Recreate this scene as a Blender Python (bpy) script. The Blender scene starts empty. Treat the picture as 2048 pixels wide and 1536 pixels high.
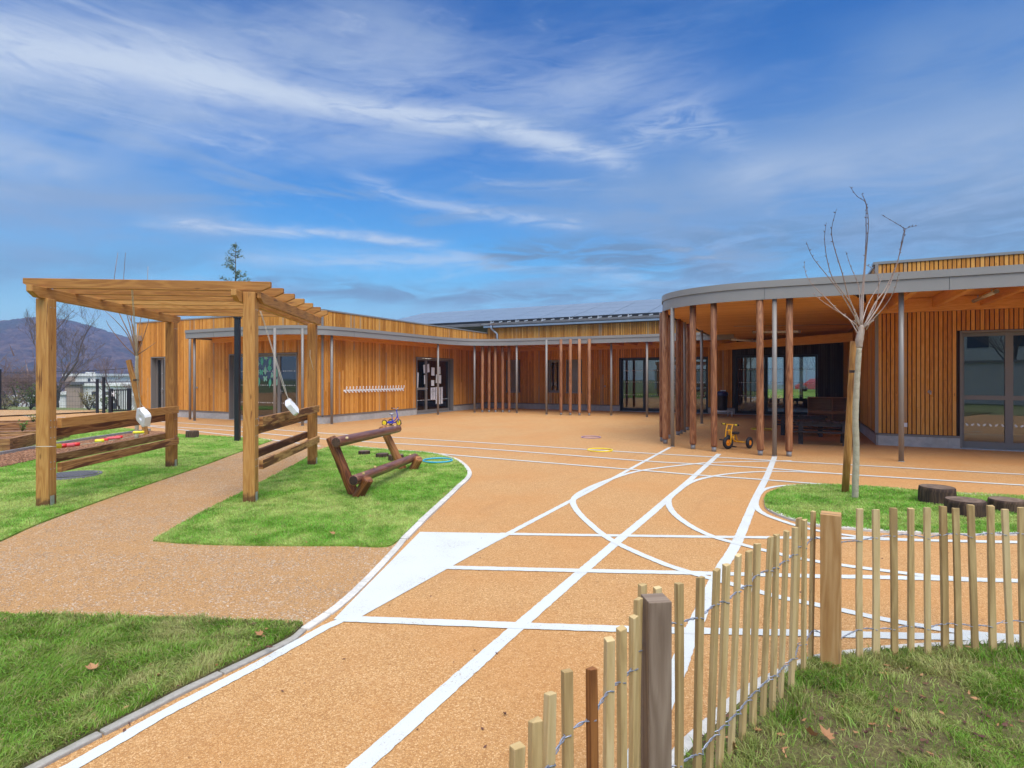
import bpy, math, random
import numpy as np
from mathutils import Vector, Matrix

rnd = random.Random(7)
nrs = np.random.RandomState(11)
sc = bpy.context.scene
COL = sc.collection

# ---------------------------------------------------------------- camera
F, X0, Y0, H = 1138.0, 1024.0, 754.0, 1.5          # survey of the photograph: focal length, horizon, eye height
cam = bpy.data.cameras.new('camera')
cam.sensor_width = 36.0
cam.lens = F / 2048 * 36.0
cam.shift_y = -(768 - Y0) / 2048.0
cam.clip_start, cam.clip_end = 0.05, 6000.0
cam_ob = bpy.data.objects.new('camera', cam)
COL.objects.link(cam_ob)
cam_ob.location = (0, 0, H)
cam_ob.rotation_euler = (math.pi / 2, 0, 0)
sc.camera = cam_ob
sc.view_settings.view_transform = 'Standard'
sc.view_settings.look = 'None'
sc.view_settings.gamma = 1
sc.view_settings.exposure = 0.92
sc.render.engine = 'CYCLES'
sc.cycles.use_denoising = True
sc.cycles.denoiser = 'OPENIMAGEDENOISE'
sc.cycles.max_bounces = 8
sc.cycles.transparent_max_bounces = 12
sc.cycles.caustics_reflective = False
sc.cycles.caustics_refractive = False

SUN_EL, SUN_AZ = math.radians(52), math.radians(160)     # azimuth from +Y towards +X: behind the camera, to its left

# ---------------------------------------------------------------- node helpers
def node(nt, typ, ins=None, **props):
    x = nt.nodes.new(typ)
    for k, v in props.items():
        setattr(x, k, v)
    for k, v in (ins or {}).items():
        s = x.inputs[k]
        if isinstance(v, bpy.types.NodeSocket):
            nt.links.new(v, s)
        else:
            s.default_value = v
    return x

def mth(nt, op, a, b=None, c=None, clamp=False):
    ins = {0: a}
    if b is not None: ins[1] = b
    if c is not None: ins[2] = c
    return node(nt, 'ShaderNodeMath', ins, operation=op, use_clamp=clamp).outputs[0]

def rgb(c):
    return (c[0], c[1], c[2], 1.0)

def mix(nt, fac, a, b, blend='MIX'):
    x = nt.nodes.new('ShaderNodeMix')
    x.data_type = 'RGBA'; x.blend_type = blend; x.clamp_factor = True
    for i, v in ((0, fac), (6, a), (7, b)):
        if isinstance(v, bpy.types.NodeSocket): nt.links.new(v, x.inputs[i])
        elif i == 0: x.inputs[0].default_value = v
        else: x.inputs[i].default_value = rgb(v)
    return x.outputs[2]

def ramp(nt, fac, stops, interp='LINEAR'):
    x = nt.nodes.new('ShaderNodeValToRGB')
    cr = x.color_ramp
    cr.interpolation = interp
    while len(cr.elements) < len(stops): cr.elements.new(0.5)
    for e, (p, c) in zip(cr.elements, stops):
        e.position = p
        e.color = rgb(c) if hasattr(c, '__len__') else (c, c, c, 1)
    nt.links.new(fac, x.inputs[0])
    return x.outputs[0]

def maprange(nt, v, a, b, c=0.0, d=1.0, smooth=False):
    x = node(nt, 'ShaderNodeMapRange', {0: v, 1: a, 2: b, 3: c, 4: d})
    x.clamp = True
    if smooth: x.interpolation_type = 'SMOOTHSTEP'
    return x.outputs[0]

def noise(nt, vec, scale, detail=4.0, rough=0.55, dist=0.0, out=0):
    return node(nt, 'ShaderNodeTexNoise', {'Vector': vec, 'Scale': scale, 'Detail': detail, 'Roughness': rough, 'Distortion': dist}).outputs[out]

def comb(nt, x, y, z):
    return node(nt, 'ShaderNodeCombineXYZ', {0: x, 1: y, 2: z}).outputs[0]

# ---------------------------------------------------------------- sky
def az_el(px, py):
    dx = px - X0
    return math.atan2(dx, F), math.atan2(Y0 - py, math.hypot(F, dx))

def build_world():
    w = bpy.data.worlds.new('World')
    sc.world = w
    w.use_nodes = True
    nt = w.node_tree
    for n in list(nt.nodes): nt.nodes.remove(n)
    out = nt.nodes.new('ShaderNodeOutputWorld')
    bg = nt.nodes.new('ShaderNodeBackground')
    nt.links.new(bg.outputs[0], out.inputs[0])
    sky = nt.nodes.new('ShaderNodeTexSky')
    sky.sky_type = 'NISHITA'
    sky.sun_disc = False
    sky.sun_elevation = SUN_EL
    sky.sun_rotation = SUN_AZ
    sky.air_density = 1.1
    sky.dust_density = 0.6
    sky.ozone_density = 3.0
    tc = nt.nodes.new('ShaderNodeTexCoord')
    sep = node(nt, 'ShaderNodeSeparateXYZ', {0: tc.outputs['Generated']})
    x, y, z = sep.outputs
    az = mth(nt, 'ARCTAN2', x, y)
    el = mth(nt, 'ARCSINE', z)
    up = mth(nt, 'MAXIMUM', z, 0.02)
    den = mth(nt, 'ADD', up, 0.12)
    plane = comb(nt, mth(nt, 'DIVIDE', x, den), mth(nt, 'DIVIDE', y, den), 0.0)
    # clear sky, pushed to the deep saturated blue of the photograph
    hs = node(nt, 'ShaderNodeHueSaturation', {'Hue': 0.505, 'Saturation': SKY_SAT, 'Value': 1.0, 'Fac': 1.0, 'Color': sky.outputs[0]})
    tint = ramp(nt, maprange(nt, el, 0.0, 0.62), SKY_TINT)
    base = mix(nt, 1.0, hs.outputs[0], tint, 'MULTIPLY')
    # fibres drawn out along the wind
    rot = node(nt, 'ShaderNodeVectorRotate', {'Vector': plane, 'Angle': 0.55}, rotation_type='Z_AXIS').outputs[0]
    fib_v = node(nt, 'ShaderNodeVectorMath', {0: rot, 1: (0.55, 2.4, 1.0)}, operation='MULTIPLY').outputs[0]
    fib = noise(nt, fib_v, 1.2, 7.0, 0.52, 0.7)
    soft = noise(nt, plane, 0.75, 6.0, 0.55, 0.6)
    ae = comb(nt, az, mth(nt, 'MULTIPLY', el, 3.2), 0.0)
    puff = noise(nt, ae, 4.2, 7.0, 0.6, 0.5)
    fine = noise(nt, node(nt, 'ShaderNodeVectorMath', {0: ae, 1: (1.0, 1.6, 1)}, operation='MULTIPLY').outputs[0], 9.0, 9.0, 0.65, 1.2)
    wob = mth(nt, 'MULTIPLY', mth(nt, 'SUBTRACT', puff, 0.5), 0.05)
    elw = mth(nt, 'ADD', el, wob)
    col = base
    # thin veil everywhere
    veil = maprange(nt, fib, 0.38, 0.85, 0.0, 0.45, True)
    veil = mth(nt, 'MULTIPLY', veil, maprange(nt, soft, 0.35, 0.65, 0.10, 0.8, True))
    col = mix(nt, veil, col, SKY_VEIL)
    # broad mottled cloud lower down, drawn out along the horizon
    ae2 = comb(nt, az, mth(nt, 'MULTIPLY', el, 5.0), 3.7)
    mott = noise(nt, ae2, 2.6, 9.0, 0.60, 0.8)
    lowm = mth(nt, 'MULTIPLY', maprange(nt, mott, 0.46, 0.64, 0.0, 0.62, True), maprange(nt, el, 0.62, 0.25, 0.35, 1.0))
    clear = mth(nt, 'SUBTRACT', 1.0, mth(nt, 'MULTIPLY', mth(nt, 'MULTIPLY', maprange(nt, az, -0.05, 0.35, 0, 1, True), maprange(nt, el, 0.24, 0.42, 0, 1, True)), 0.80))
    lowm = mth(nt, 'MULTIPLY', lowm, clear)
    col = mix(nt, lowm, col, SKY_GREY)
    ae3 = comb(nt, mth(nt, 'ADD', az, mth(nt, 'MULTIPLY', el, 0.8)), mth(nt, 'MULTIPLY', el, 5.5), 8.1)
    wisp = noise(nt, ae3, 3.1, 10.0, 0.66, 1.4)
    wm = mth(nt, 'MULTIPLY', maprange(nt, wisp, 0.52, 0.78, 0.0, 0.50, True), clear)
    col = mix(nt, wm, col, SKY_WHITE)
    def streak(pts, w0, w1, amt, colr, a_in=0.10, a_out=0.15, nz=fine, lo=0.30, hi=0.62, floor=0.15):
        nonlocal col
        A = np.array([az_el(*p) for p in pts])
        deg = min(3, len(pts) - 1)
        c = np.polyfit(A[:, 0], A[:, 1], deg)
        cen = None
        for k in c:                                   # Horner
            cen = mth(nt, 'ADD', 0.0, float(k)) if cen is None else mth(nt, 'MULTIPLY_ADD', cen, azc[0], float(k))
        a0, a1 = A[0, 0], A[-1, 0]
        wid = maprange(nt, az, a0, a1, w0 / F, w1 / F)
        q = mth(nt, 'DIVIDE', mth(nt, 'SUBTRACT', elw, cen), wid)
        g = mth(nt, 'EXPONENT', mth(nt, 'MULTIPLY', mth(nt, 'MULTIPLY', q, q), -1.0))
        f = mth(nt, 'MULTIPLY', maprange(nt, az, a0 - a_in, a0 + 0.04, 0, 1, True), maprange(nt, az, a1 - 0.04, a1 + a_out, 1, 0, True))
        t = maprange(nt, nz, lo, hi, floor, 1.0, True)
        fac = mth(nt, 'MULTIPLY', mth(nt, 'MULTIPLY', g, f), mth(nt, 'MULTIPLY', t, amt))
        col = mix(nt, fac, col, colr)
    azc = [az]
    WH, GR, DK = SKY_WHITE, SKY_GREY, SKY_DARK
    # low and grey-violet banks first, bright cirrus after
    streak([(1250, 400), (1700, 350), (2150, 310)], 80, 150, 0.80, GR, 0.25, 0.6, puff, 0.20, 0.55, 0.5)
    streak([(1750, 130), (1900, 110), (2150, 70)], 60, 90, 0.45, GR, 0.1, 0.5, puff, 0.3, 0.65, 0.2)
    streak([(1480, 340), (1700, 350), (1950, 330)], 44, 80, 0.45, WH, 0.12, 0.25, puff, 0.30, 0.66, 0.15)
    streak([(-100, 420), (150, 400), (320, 420)], 90, 60, 0.8, GR, 0.3, 0.25, puff, 0.25, 0.6, 0.5)
    streak([(-100, 310), (30, 320), (110, 330)], 50, 25, 0.6, WH, 0.2, 0.1, puff, 0.3, 0.65, 0.3)
    streak([(950, 515), (1150, 510), (1400, 520)], 24, 42, 1.0, DK, 0.03, 0.3, fine, 0.38, 0.6, 0.05)
    streak([(500, 572), (700, 586), (930, 598)], 26, 18, 0.9, DK, 0.08, 0.05, fine, 0.36, 0.58, 0.1)
    streak([(900, 585), (1150, 595), (1350, 590)], 16, 20, 0.9, DK, 0.05, 0.2, fine, 0.38, 0.6, 0.05)
    streak([(-100, 545), (150, 530), (420, 520)], 30, 26, 0.6, DK, 0.2, 0.1, puff, 0.32, 0.62, 0.2)
    streak([(1400, 470), (1650, 480), (2100, 450)], 30, 60, 0.75, DK, 0.1, 0.4, fine, 0.36, 0.62, 0.1)
    streak([(1350, 500), (1450, 510), (1560, 520)], 14, 14, 0.4, WH, 0.05, 0.05, fine, 0.4, 0.65, 0.0)
    streak([(500, 518), (700, 516), (960, 525)], 17, 14, 0.55, WH, 0.08, 0.1, fine, 0.30, 0.6, 0.3)
    streak([(300, 443), (550, 458), (840, 482)], 13, 8, 0.8, WH, 0.03, 0.08, fine, 0.33, 0.62, 0.3)
    streak([(690, 352), (850, 400), (1030, 433), (1170, 450)], 12, 15, 0.55, WH, 0.02, 0.05, fine, 0.35, 0.65, 0.2)
    streak([(500, 40), (900, 110), (1250, 190), (1450, 240)], 70, 60, 0.38, WH, 0.3, 0.2, fib, 0.35, 0.65, 0.0)
    streak([(150, 250), (450, 260), (800, 280)], 60, 60, 0.30, WH, 0.3, 0.2, fib, 0.35, 0.65, 0.1)
    streak([(1250, 300), (1330, 250), (1450, 270)], 40, 30, 0.40, WH, 0.06, 0.1, fine, 0.35, 0.62, 0.0)
    streak([(-150, 130), (300, 150), (700, 190), (1150, 190)], 130, 90, 0.26, WH, 0.3, 0.35, fine, 0.28, 0.66, 0.15)
    streak([(-150, 70), (0, 88), (250, 118), (520, 165)], 58, 36, 0.92, WH, 0.3, 0.08, fine, 0.16, 0.56, 0.45)
    streak([(330, 150), (600, 195), (850, 232), (1050, 275), (1230, 318)], 24, 20, 0.90, WH, 0.2, 0.06, fine, 0.26, 0.56, 0.30)
    # the horizon pales
    hz = maprange(nt, el, 0.0, 0.22, 0.5, 0.0, True)
    col = mix(nt, hz, col, SKY_HORIZON)
    # bright white cover added out of view, overhead and behind, as soft fill light
    cover = maprange(nt, el, 0.66, 0.95, 0, 1, True)
    cover = mth(nt, 'MULTIPLY', cover, maprange(nt, soft, 0.25, 0.55, 0.8, 1.0, True))
    back = mth(nt, 'MULTIPLY', maprange(nt, y, 0.0, -0.5, 0, 0.14, True), maprange(nt, el, 0.0, 0.3, 1, 1))
    cover = mth(nt, 'MAXIMUM', cover, back)
    col = mix(nt, cover, col, SKY_FILL)
    nt.links.new(col, bg.inputs[0])
    bg.inputs[1].default_value = SKY_STRENGTH

SKY_STRENGTH = 0.15
SKY_SAT = 1.25
SKY_TINT = [(0.0, (.36, .43, .46)), (0.30, (.24, .47, .53)), (0.7, (.155, .40, .55)), (1.0, (.125, .36, .53))]
SKY_VEIL = (0.62, 1.30, 2.4)
SKY_WHITE = (2.1, 2.45, 3.0)
SKY_GREY = (0.92, 1.40, 2.20)
SKY_DARK = (0.55, 1.0, 1.62)
SKY_HORIZON = (1.05, 1.85, 2.5)
SKY_FILL = (7.4, 7.6, 7.9)
build_world()

sun = bpy.data.lights.new('sun', 'SUN')
sun.energy = 1.5
sun.angle = math.radians(40)
sun.color = (1.0, 0.94, 0.85)
sun_ob = bpy.data.objects.new('sun', sun)
COL.objects.link(sun_ob)
_sd = Vector((math.cos(SUN_EL) * math.sin(SUN_AZ), math.cos(SUN_EL) * math.cos(SUN_AZ), math.sin(SUN_EL)))
sun_ob.rotation_euler = (-_sd).to_track_quat('-Z', 'Y').to_euler()
sun_ob.location = (-10, -20, 20)

# ---------------------------------------------------------------- object helpers
def V(*a):
    return Vector(a)

def g(px, py, z=0.0):
    """the point of the ground (or of the level z) seen at a pixel of the survey photograph"""
    Y = (H - z) * F / (py - Y0)
    return V((px - X0) / F * Y, Y, z)

def at(px, py, Y):
    return V((px - X0) / F * Y, Y, H + (Y0 - py) / F * Y)

def tag(o, label=None, cat=None, group=None, kind=None):
    if label: o['label'] = label
    if cat: o['category'] = cat
    if group: o['group'] = group
    if kind: o['kind'] = kind
    return o

def thing(name, label, cat, loc=(0, 0, 0), group=None):
    o = bpy.data.objects.new(name, None)
    o.empty_display_size = 0.1
    o.location = loc
    COL.objects.link(o)
    return tag(o, label, cat, group)

def world_loc(o):
    v = Vector(o.location)
    while o.parent:
        o = o.parent
        v += Vector(o.location)
    return v

class MB:
    """collects shapes; build() links them as ONE mesh object"""
    def __init__(s):
        s.v, s.f, s.uv, s.sm = [], [], [], []
    def face(s, idx, uvs=None, smooth=False):
        s.f.append(idx); s.uv.append(uvs or [(0, 0)] * len(idx)); s.sm.append(smooth)
    def obox(s, c, ax):
        """box from its centre and three half-axis vectors; texture runs along the longest"""
        c = Vector(c); ax = [Vector(a) for a in ax]
        L = [a.length for a in ax]
        k = L.index(max(L))
        b = len(s.v)
        for i in (-1, 1):
            for j in (-1, 1):
                for l in (-1, 1):
                    s.v.append(c + ax[0] * i + ax[1] * j + ax[2] * l)
        right = ax[0].cross(ax[1]).dot(ax[2]) > 0
        off = rnd.uniform(0, 40)
        def co(i):
            i0 = (i >> 2) & 1; i1 = (i >> 1) & 1; i2 = i & 1
            return (i0 * 2 * L[0], i1 * 2 * L[1], i2 * 2 * L[2])
        for n, q in ((0, (0, 1, 3, 2)), (0, (4, 6, 7, 5)), (1, (0, 4, 5, 1)), (1, (2, 3, 7, 6)), (2, (0, 2, 6, 4)), (2, (1, 5, 7, 3))):
            o = [m for m in (0, 1, 2) if m != n]
            if k in o:
                a, d = k, [m for m in o if m != k][0]
            else:
                a, d = o
            sc_ = 1.0 if k in o else 0.25
            q = q if right else q[::-1]
            s.face([b + i for i in q], [(off + co(i)[a] * sc_, co(i)[d] + n * 0.37) for i in q])
        return s
    def box(s, x0, x1, y0, y1, z0, z1):
        return s.obox(((x0 + x1) / 2, (y0 + y1) / 2, (z0 + z1) / 2), ((abs(x1 - x0) / 2, 0, 0), (0, abs(y1 - y0) / 2, 0), (0, 0, abs(z1 - z0) / 2)))
    def bar(s, p, q, w, h, up=(0, 0, 1)):
        """rectangular bar from p to q, w wide and h high"""
        p, q = Vector(p), Vector(q)
        d = q - p
        u = Vector(up)
        side = d.cross(u)
        if side.length < 1e-6: side = d.cross(V(1, 0, 0))
        side.normalize()
        upv = side.cross(d).normalized()
        return s.obox((p + q) / 2, (d / 2, side * w / 2, upv * h / 2))
    def tube(s, pts, rad, n=10, caps=True, smooth=True, wob=0.0):
        pts = [Vector(p) for p in pts]
        if not hasattr(rad, '__len__'): rad = [rad] * len(pts)
        prev = None
        rings = []
        u = rnd.uniform(0, 40)
        us = []
        for i, p in enumerate(pts):
            d = (pts[min(i + 1, len(pts) - 1)] - pts[max(i - 1, 0)])
            if d.length < 1e-9: d = V(0, 0, 1)
            d.normalize()
            if prev is None:
                a = d.cross(V(0, 0, 1))
                if a.length < 1e-3: a = d.cross(V(1, 0, 0))
            else:
                a = prev - d * prev.dot(d)
            a.normalize(); prev = a
            b = d.cross(a)
            base = len(s.v)
            for k in range(n):
                t = 2 * math.pi * k / n
                r = rad[i] * (1 + (rnd.uniform(-wob, wob) if wob else 0))
                s.v.append(p + (a * math.cos(t) + b * math.sin(t)) * r)
            rings.append(base)
            if i: u += (pts[i] - pts[i - 1]).length
            us.append(u)
        for i in range(len(pts) - 1):
            A, B = rings[i], rings[i + 1]
            for k in range(n):
                k2 = (k + 1) % n
                w0, w1 = 2 * math.pi * k / n * rad[i], 2 * math.pi * (k + 1) / n * rad[i]
                s.face([A + k, A + k2, B + k2, B + k], [(us[i], w0), (us[i], w1), (us[i + 1], w1), (us[i + 1], w0)], smooth)
        if caps:
            for base, rev, i in ((rings[0], True, 0), (rings[-1], False, -1)):
                idx = [base + k for k in range(n)]
                uv = [(0.3 + math.cos(6.2832 * k / n) * rad[i], 0.3 + math.sin(6.2832 * k / n) * rad[i]) for k in range(n)]
                s.face(idx[::-1] if rev else idx, uv[::-1] if rev else uv)
        return s
    def lathe(s, c, prof, n=24, axis=(0, 0, 1), smooth=True, close=False):
        """surface of revolution; prof = (radius, height) along axis"""
        c = Vector(c); d = Vector(axis).normalized()
        a = d.cross(V(0, 0, 1))
        if a.length < 1e-3: a = V(1, 0, 0)
        a.normalize(); b = d.cross(a)
        rings = []
        for r, h in prof:
            base = len(s.v)
            for k in range(n):
                t = 2 * math.pi * k / n
                s.v.append(c + d * h + (a * math.cos(t) + b * math.sin(t)) * max(r, 1e-5))
            rings.append(base)
        m = len(prof)
        for i in range(m if close else m - 1):
            A, B = rings[i], rings[(i + 1) % m]
            for k in range(n):
                k2 = (k + 1) % n
                s.face([A + k, A + k2, B + k2, B + k], [(i * .1, k * .05), (i * .1, k * .05 + .05), (i * .1 + .1, k * .05 + .05), (i * .1 + .1, k * .05)], smooth)
        return s
    def torus(s, c, R, r, axis=(0, 0, 1), n=40, m=8):
        return s.lathe(c, [(R + r * math.cos(t), r * math.sin(t)) for t in [2 * math.pi * k / m for k in range(m)]], n, axis, True, True)
    def prism(s, poly, z0, z1, bottom=True):
        """extruded outline (x, y), counter-clockwise"""
        n = len(poly)
        if sum(poly[i][0] * poly[(i + 1) % n][1] - poly[(i + 1) % n][0] * poly[i][1] for i in range(n)) < 0:
            poly = poly[::-1]
        b = len(s.v)
        for z in (z0, z1):
            for p in poly: s.v.append(V(p[0], p[1], z))
        s.face([b + n + i for i in range(n)], [(p[0], p[1]) for p in poly])
        if bottom: s.face([b + i for i in range(n)][::-1], [(p[0], p[1]) for p in poly][::-1])
        u = 0
        for i in range(n):
            j = (i + 1) % n
            l = math.hypot(poly[j][0] - poly[i][0], poly[j][1] - poly[i][1])
            s.face([b + i, b + j, b + n + j, b + n + i], [(u, z0), (u + l, z0), (u + l, z1), (u, z1)])
            u += l
        return s
    def sheet(s, poly, z):
        n = len(poly)
        if sum(poly[i][0] * poly[(i + 1) % n][1] - poly[(i + 1) % n][0] * poly[i][1] for i in range(n)) < 0:
            poly = poly[::-1]
        b = len(s.v)
        for p in poly: s.v.append(V(p[0], p[1], z))
        s.face([b + i for i in range(n)], [(p[0], p[1]) for p in poly])
        return s
    def quad(s, a, b, c, d, uv=None):
        i = len(s.v)
        s.v += [Vector(a), Vector(b), Vector(c), Vector(d)]
        s.face([i, i + 1, i + 2, i + 3], uv or [(0, 0), (1, 0), (1, 1), (0, 1)])
        return s
    def poly3(s, pts):
        i = len(s.v)
        s.v += [Vector(p) for p in pts]
        s.face(list(range(i, i + len(pts))))
        return s
    def build(s, name, m, parent=None, bevel=0.0, loc=None):
        o_ = world_loc(parent) if parent else (Vector(loc) if loc is not None else V(0, 0, 0))
        me = bpy.data.meshes.new(name)
        me.from_pydata([tuple(p - o_) for p in s.v], [], s.f)
        uvl = me.uv_layers.new(name='UVMap')
        flat = [c for f in s.uv for uv in f for c in uv]
        uvl.data.foreach_set('uv', flat)
        me.polygons.foreach_set('use_smooth', s.sm)
        if m: me.materials.append(m)
        me.update()
        o = bpy.data.objects.new(name, me)
        COL.objects.link(o)
        if parent: o.parent = parent
        elif loc is not None: o.location = loc
        if bevel:
            b = o.modifiers.new('bevel', 'BEVEL')
            b.width = bevel; b.segments = 2; b.limit_method = 'ANGLE'; b.angle_limit = math.radians(40)
        return o

def raw_mesh(name, verts, loop_idx, loop_start, m, smooth=False, parent=None):
    """a mesh from numpy arrays"""
    me = bpy.data.meshes.new(name)
    me.vertices.add(len(verts)); me.vertices.foreach_set('co', np.asarray(verts, np.float32).ravel())
    me.loops.add(len(loop_idx)); me.loops.foreach_set('vertex_index', np.asarray(loop_idx, np.int32))
    me.polygons.add(len(loop_start)); me.polygons.foreach_set('loop_start', np.asarray(loop_start, np.int32))
    me.update(calc_edges=True)
    me.validate()
    if smooth: me.polygons.foreach_set('use_smooth', [True] * len(loop_start))
    me.materials.append(m)
    o = bpy.data.objects.new(name, me)
    COL.objects.link(o)
    if parent: o.parent = parent
    return o

def catmull(pts, step=4, closed=False):
    P = [Vector(p) for p in pts]
    n = len(P)
    out = []
    rng = range(n if closed else n - 1)
    for i in rng:
        p0 = P[(i - 1) % n] if closed or i > 0 else P[0] * 2 - P[1]
        p1, p2 = P[i], P[(i + 1) % n]
        p3 = P[(i + 2) % n] if closed or i + 2 < n else P[-1] * 2 - P[-2]
        for k in range(step):
            t = k / step
            out.append(0.5 * ((2 * p1) + (p2 - p0) * t + (2 * p0 - 5 * p1 + 4 * p2 - p3) * t * t + (3 * p1 - p0 - 3 * p2 + p3) * t ** 3))
    if not closed: out.append(P[-1])
    return out

def smoothpts(pts, it=1):
    return pts

# ---------------------------------------------------------------- materials
def new_mat(name):
    m = bpy.data.materials.new(name)
    m.use_nodes = True
    nt = m.node_tree
    b = nt.nodes['Principled BSDF']
    return m, nt, b

def setc(nt, b, col=None, rough=None, metal=None, normal=None, spec=None):
    for k, v in (('Base Color', col), ('Roughness', rough), ('Metallic', metal), ('Normal', normal), ('Specular IOR Level', spec)):
        if v is None: continue
        if isinstance(v, bpy.types.NodeSocket): nt.links.new(v, b.inputs[k])
        elif k == 'Base Color': b.inputs[k].default_value = rgb(v)
        else: b.inputs[k].default_value = v

def bump(nt, h, dist=0.01, strength=0.5):
    return node(nt, 'ShaderNodeBump', {'Height': h, 'Distance': dist, 'Strength': strength}).outputs[0]

def pos(nt):
    return nt.nodes.new('ShaderNodeNewGeometry').outputs['Position']

def island(nt):
    """a value of its own for every loose piece of every object"""
    r = nt.nodes.new('ShaderNodeNewGeometry').outputs['Random Per Island']
    q = nt.nodes.new('ShaderNodeObjectInfo').outputs['Random']
    return mth(nt, 'FRACT', mth(nt, 'ADD', r, q))

def paint(name, c, rough=0.45, metal=0.0, vary=0.12, scale=8.0, spec=0.5):
    m, nt, b = new_mat(name)
    n = noise(nt, pos(nt), scale, 6.0, 0.6)
    c2 = tuple(x * (1 - vary) for x in c)
    c3 = tuple(min(1, x * (1 + vary)) for x in c)
    setc(nt, b, ramp(nt, n, [(0.3, c2), (0.7, c3)]), maprange(nt, n, 0.3, 0.7, rough * 0.85, rough * 1.15), metal, None, spec)
    return m

def wood(name, stops, grain=16.0, rough=0.62, vary=0.5, rings=0.35, stain=None, stain_lo=0.55, knots=0.0, bmp=0.25, spec=0.3):
    m, nt, b = new_mat(name)
    uv = nt.nodes.new('ShaderNodeUVMap'); uv.uv_map = 'UVMap'
    s = node(nt, 'ShaderNodeSeparateXYZ', {0: uv.outputs[0]})
    u, v = s.outputs[0], s.outputs[1]
    ri = island(nt)
    rz = mth(nt, 'MULTIPLY', ri, 61.0)
    n1 = noise(nt, comb(nt, mth(nt, 'MULTIPLY', u, 1.3), mth(nt, 'MULTIPLY', v, grain), rz), 2.4, 7.0, 0.62, 0.3)
    n2 = noise(nt, comb(nt, mth(nt, 'MULTIPLY', u, 0.5), mth(nt, 'MULTIPLY', v, 5.0), rz), 1.5, 2.0, 0.5, 0.2)
    rg = mth(nt, 'MULTIPLY_ADD', mth(nt, 'SINE', mth(nt, 'MULTIPLY', n2, 70.0)), 0.5, 0.5)
    fine = noise(nt, comb(nt, mth(nt, 'MULTIPLY', u, 6.0), mth(nt, 'MULTIPLY', v, 160.0), rz), 2.0, 3.0, 0.6)
    f = mth(nt, 'ADD', mth(nt, 'MULTIPLY', n1, 1.0 - rings), mth(nt, 'MULTIPLY', rg, rings))
    f = mth(nt, 'ADD', f, mth(nt, 'MULTIPLY', mth(nt, 'SUBTRACT', ri, 0.5), vary))
    f = mth(nt, 'ADD', f, mth(nt, 'MULTIPLY', mth(nt, 'SUBTRACT', fine, 0.5), 0.25))
    k = len(stops)
    c = ramp(nt, f, [(0.22 + 0.56 * i / (k - 1), s_) for i, s_ in enumerate(stops)])
    if knots:
        kv = comb(nt, mth(nt, 'MULTIPLY', u, 1.5), mth(nt, 'MULTIPLY', v, 5.0), rz)
        vo = node(nt, 'ShaderNodeTexVoronoi', {'Vector': kv, 'Scale': 1.3})
        c = mix(nt, maprange(nt, vo.outputs['Distance'], 0.03, 0.09, knots, 0.0, True), c, tuple(x * 0.30 for x in stops[0]))
    if stain:
        sn = noise(nt, comb(nt, mth(nt, 'MULTIPLY', u, 0.8), mth(nt, 'MULTIPLY', v, 7.0), mth(nt, 'ADD', rz, 9.0)), 1.6, 4.0, 0.55, 0.5)
        c = mix(nt, maprange(nt, sn, stain_lo, stain_lo + 0.07, 0.0, 0.9, True), c, stain)
    h = mth(nt, 'ADD', mth(nt, 'MULTIPLY', n1, 0.6), mth(nt, 'MULTIPLY', fine, 0.4))
    setc(nt, b, c, mth(nt, 'MULTIPLY_ADD', n1, 0.2, rough - 0.1), 0.0, bump(nt, h, 0.004, bmp), spec)
    return m

MAT = {}
def foot_stain(m):
    nt = m.node_tree; bs = nt.nodes['Principled BSDF']
    old = bs.inputs['Base Color'].links[0].from_socket
    s = node(nt, 'ShaderNodeSeparateXYZ', {0: pos(nt)})
    n = noise(nt, pos(nt), 9.0, 5, .6, .8)
    f = maprange(nt, mth(nt, 'SUBTRACT', s.outputs[2], mth(nt, 'MULTIPLY', n, .26)), -.06, .03, .8, 0, True)
    nt.links.new(mix(nt, f, old, (.075, .035, .018)), bs.inputs['Base Color'])
def silvered(m):
    nt = m.node_tree; bs = nt.nodes['Principled BSDF']
    old = bs.inputs['Base Color'].links[0].from_socket
    r = mth(nt, 'FRACT', mth(nt, 'MULTIPLY', island(nt), 57.3))
    n = noise(nt, pos(nt), 2.0, 4, .6)
    f = mth(nt, 'MULTIPLY', mth(nt, 'GREATER_THAN', r, .93), maprange(nt, n, .35, .6, .2, .65))
    nt.links.new(mix(nt, f, old, (.40, .30, .20)), bs.inputs['Base Color'])
MAT['pergola'] = wood('pine_planed', [(.30, .125, .031), (.42, .192, .050), (.52, .272, .082)], 12, .62, .4, .24, (.15, .052, .018), .63, .6)
foot_stain(MAT['pergola'])
MAT['rail_dark'] = wood('dark_heartwood', [(.10, .034, .014), (.20, .080, .028), (.36, .18, .065)], 9, .6, .3, .30, (.075, .022, .011), .50, .4)
MAT['rail'] = wood('pine_heartwood', [(.23, .10, .032), (.40, .20, .068), (.54, .31, .12)], 9, .6, .3, .30, (.105, .030, .014), .52, .4)
MAT['slat'] = wood('larch_slat', [(.45, .168, .020), (.64, .265, .038), (.75, .36, .080)], 10, .62, .62, .12, None, .6, .55, .15)
silvered(MAT['slat'])
MAT['slat_dark'] = wood('near_black_slat', [(.030, .026, .022), (.05, .043, .036), (.075, .064, .052)], 10, .55, .6, .1)  # near-black slats for the entrance bay of the long wall
MAT['soffit'] = wood('spruce_board', [(.56, .25, .055), (.72, .36, .09), (.82, .46, .14)], 9, .5, .4, .12, None, .6, .6, .1)
MAT['glulam'] = wood('glulam', [(.54, .23, .048), (.70, .33, .08), (.80, .43, .12)], 10, .5, .3, .12, None, .6, .3, .1)
MAT['logpost'] = wood('stained_round_post', [(.17, .064, .028), (.30, .130, .058), (.42, .21, .105)], 7, .55, .35, .3, (.11, .036, .018), .64, .5)
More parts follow.
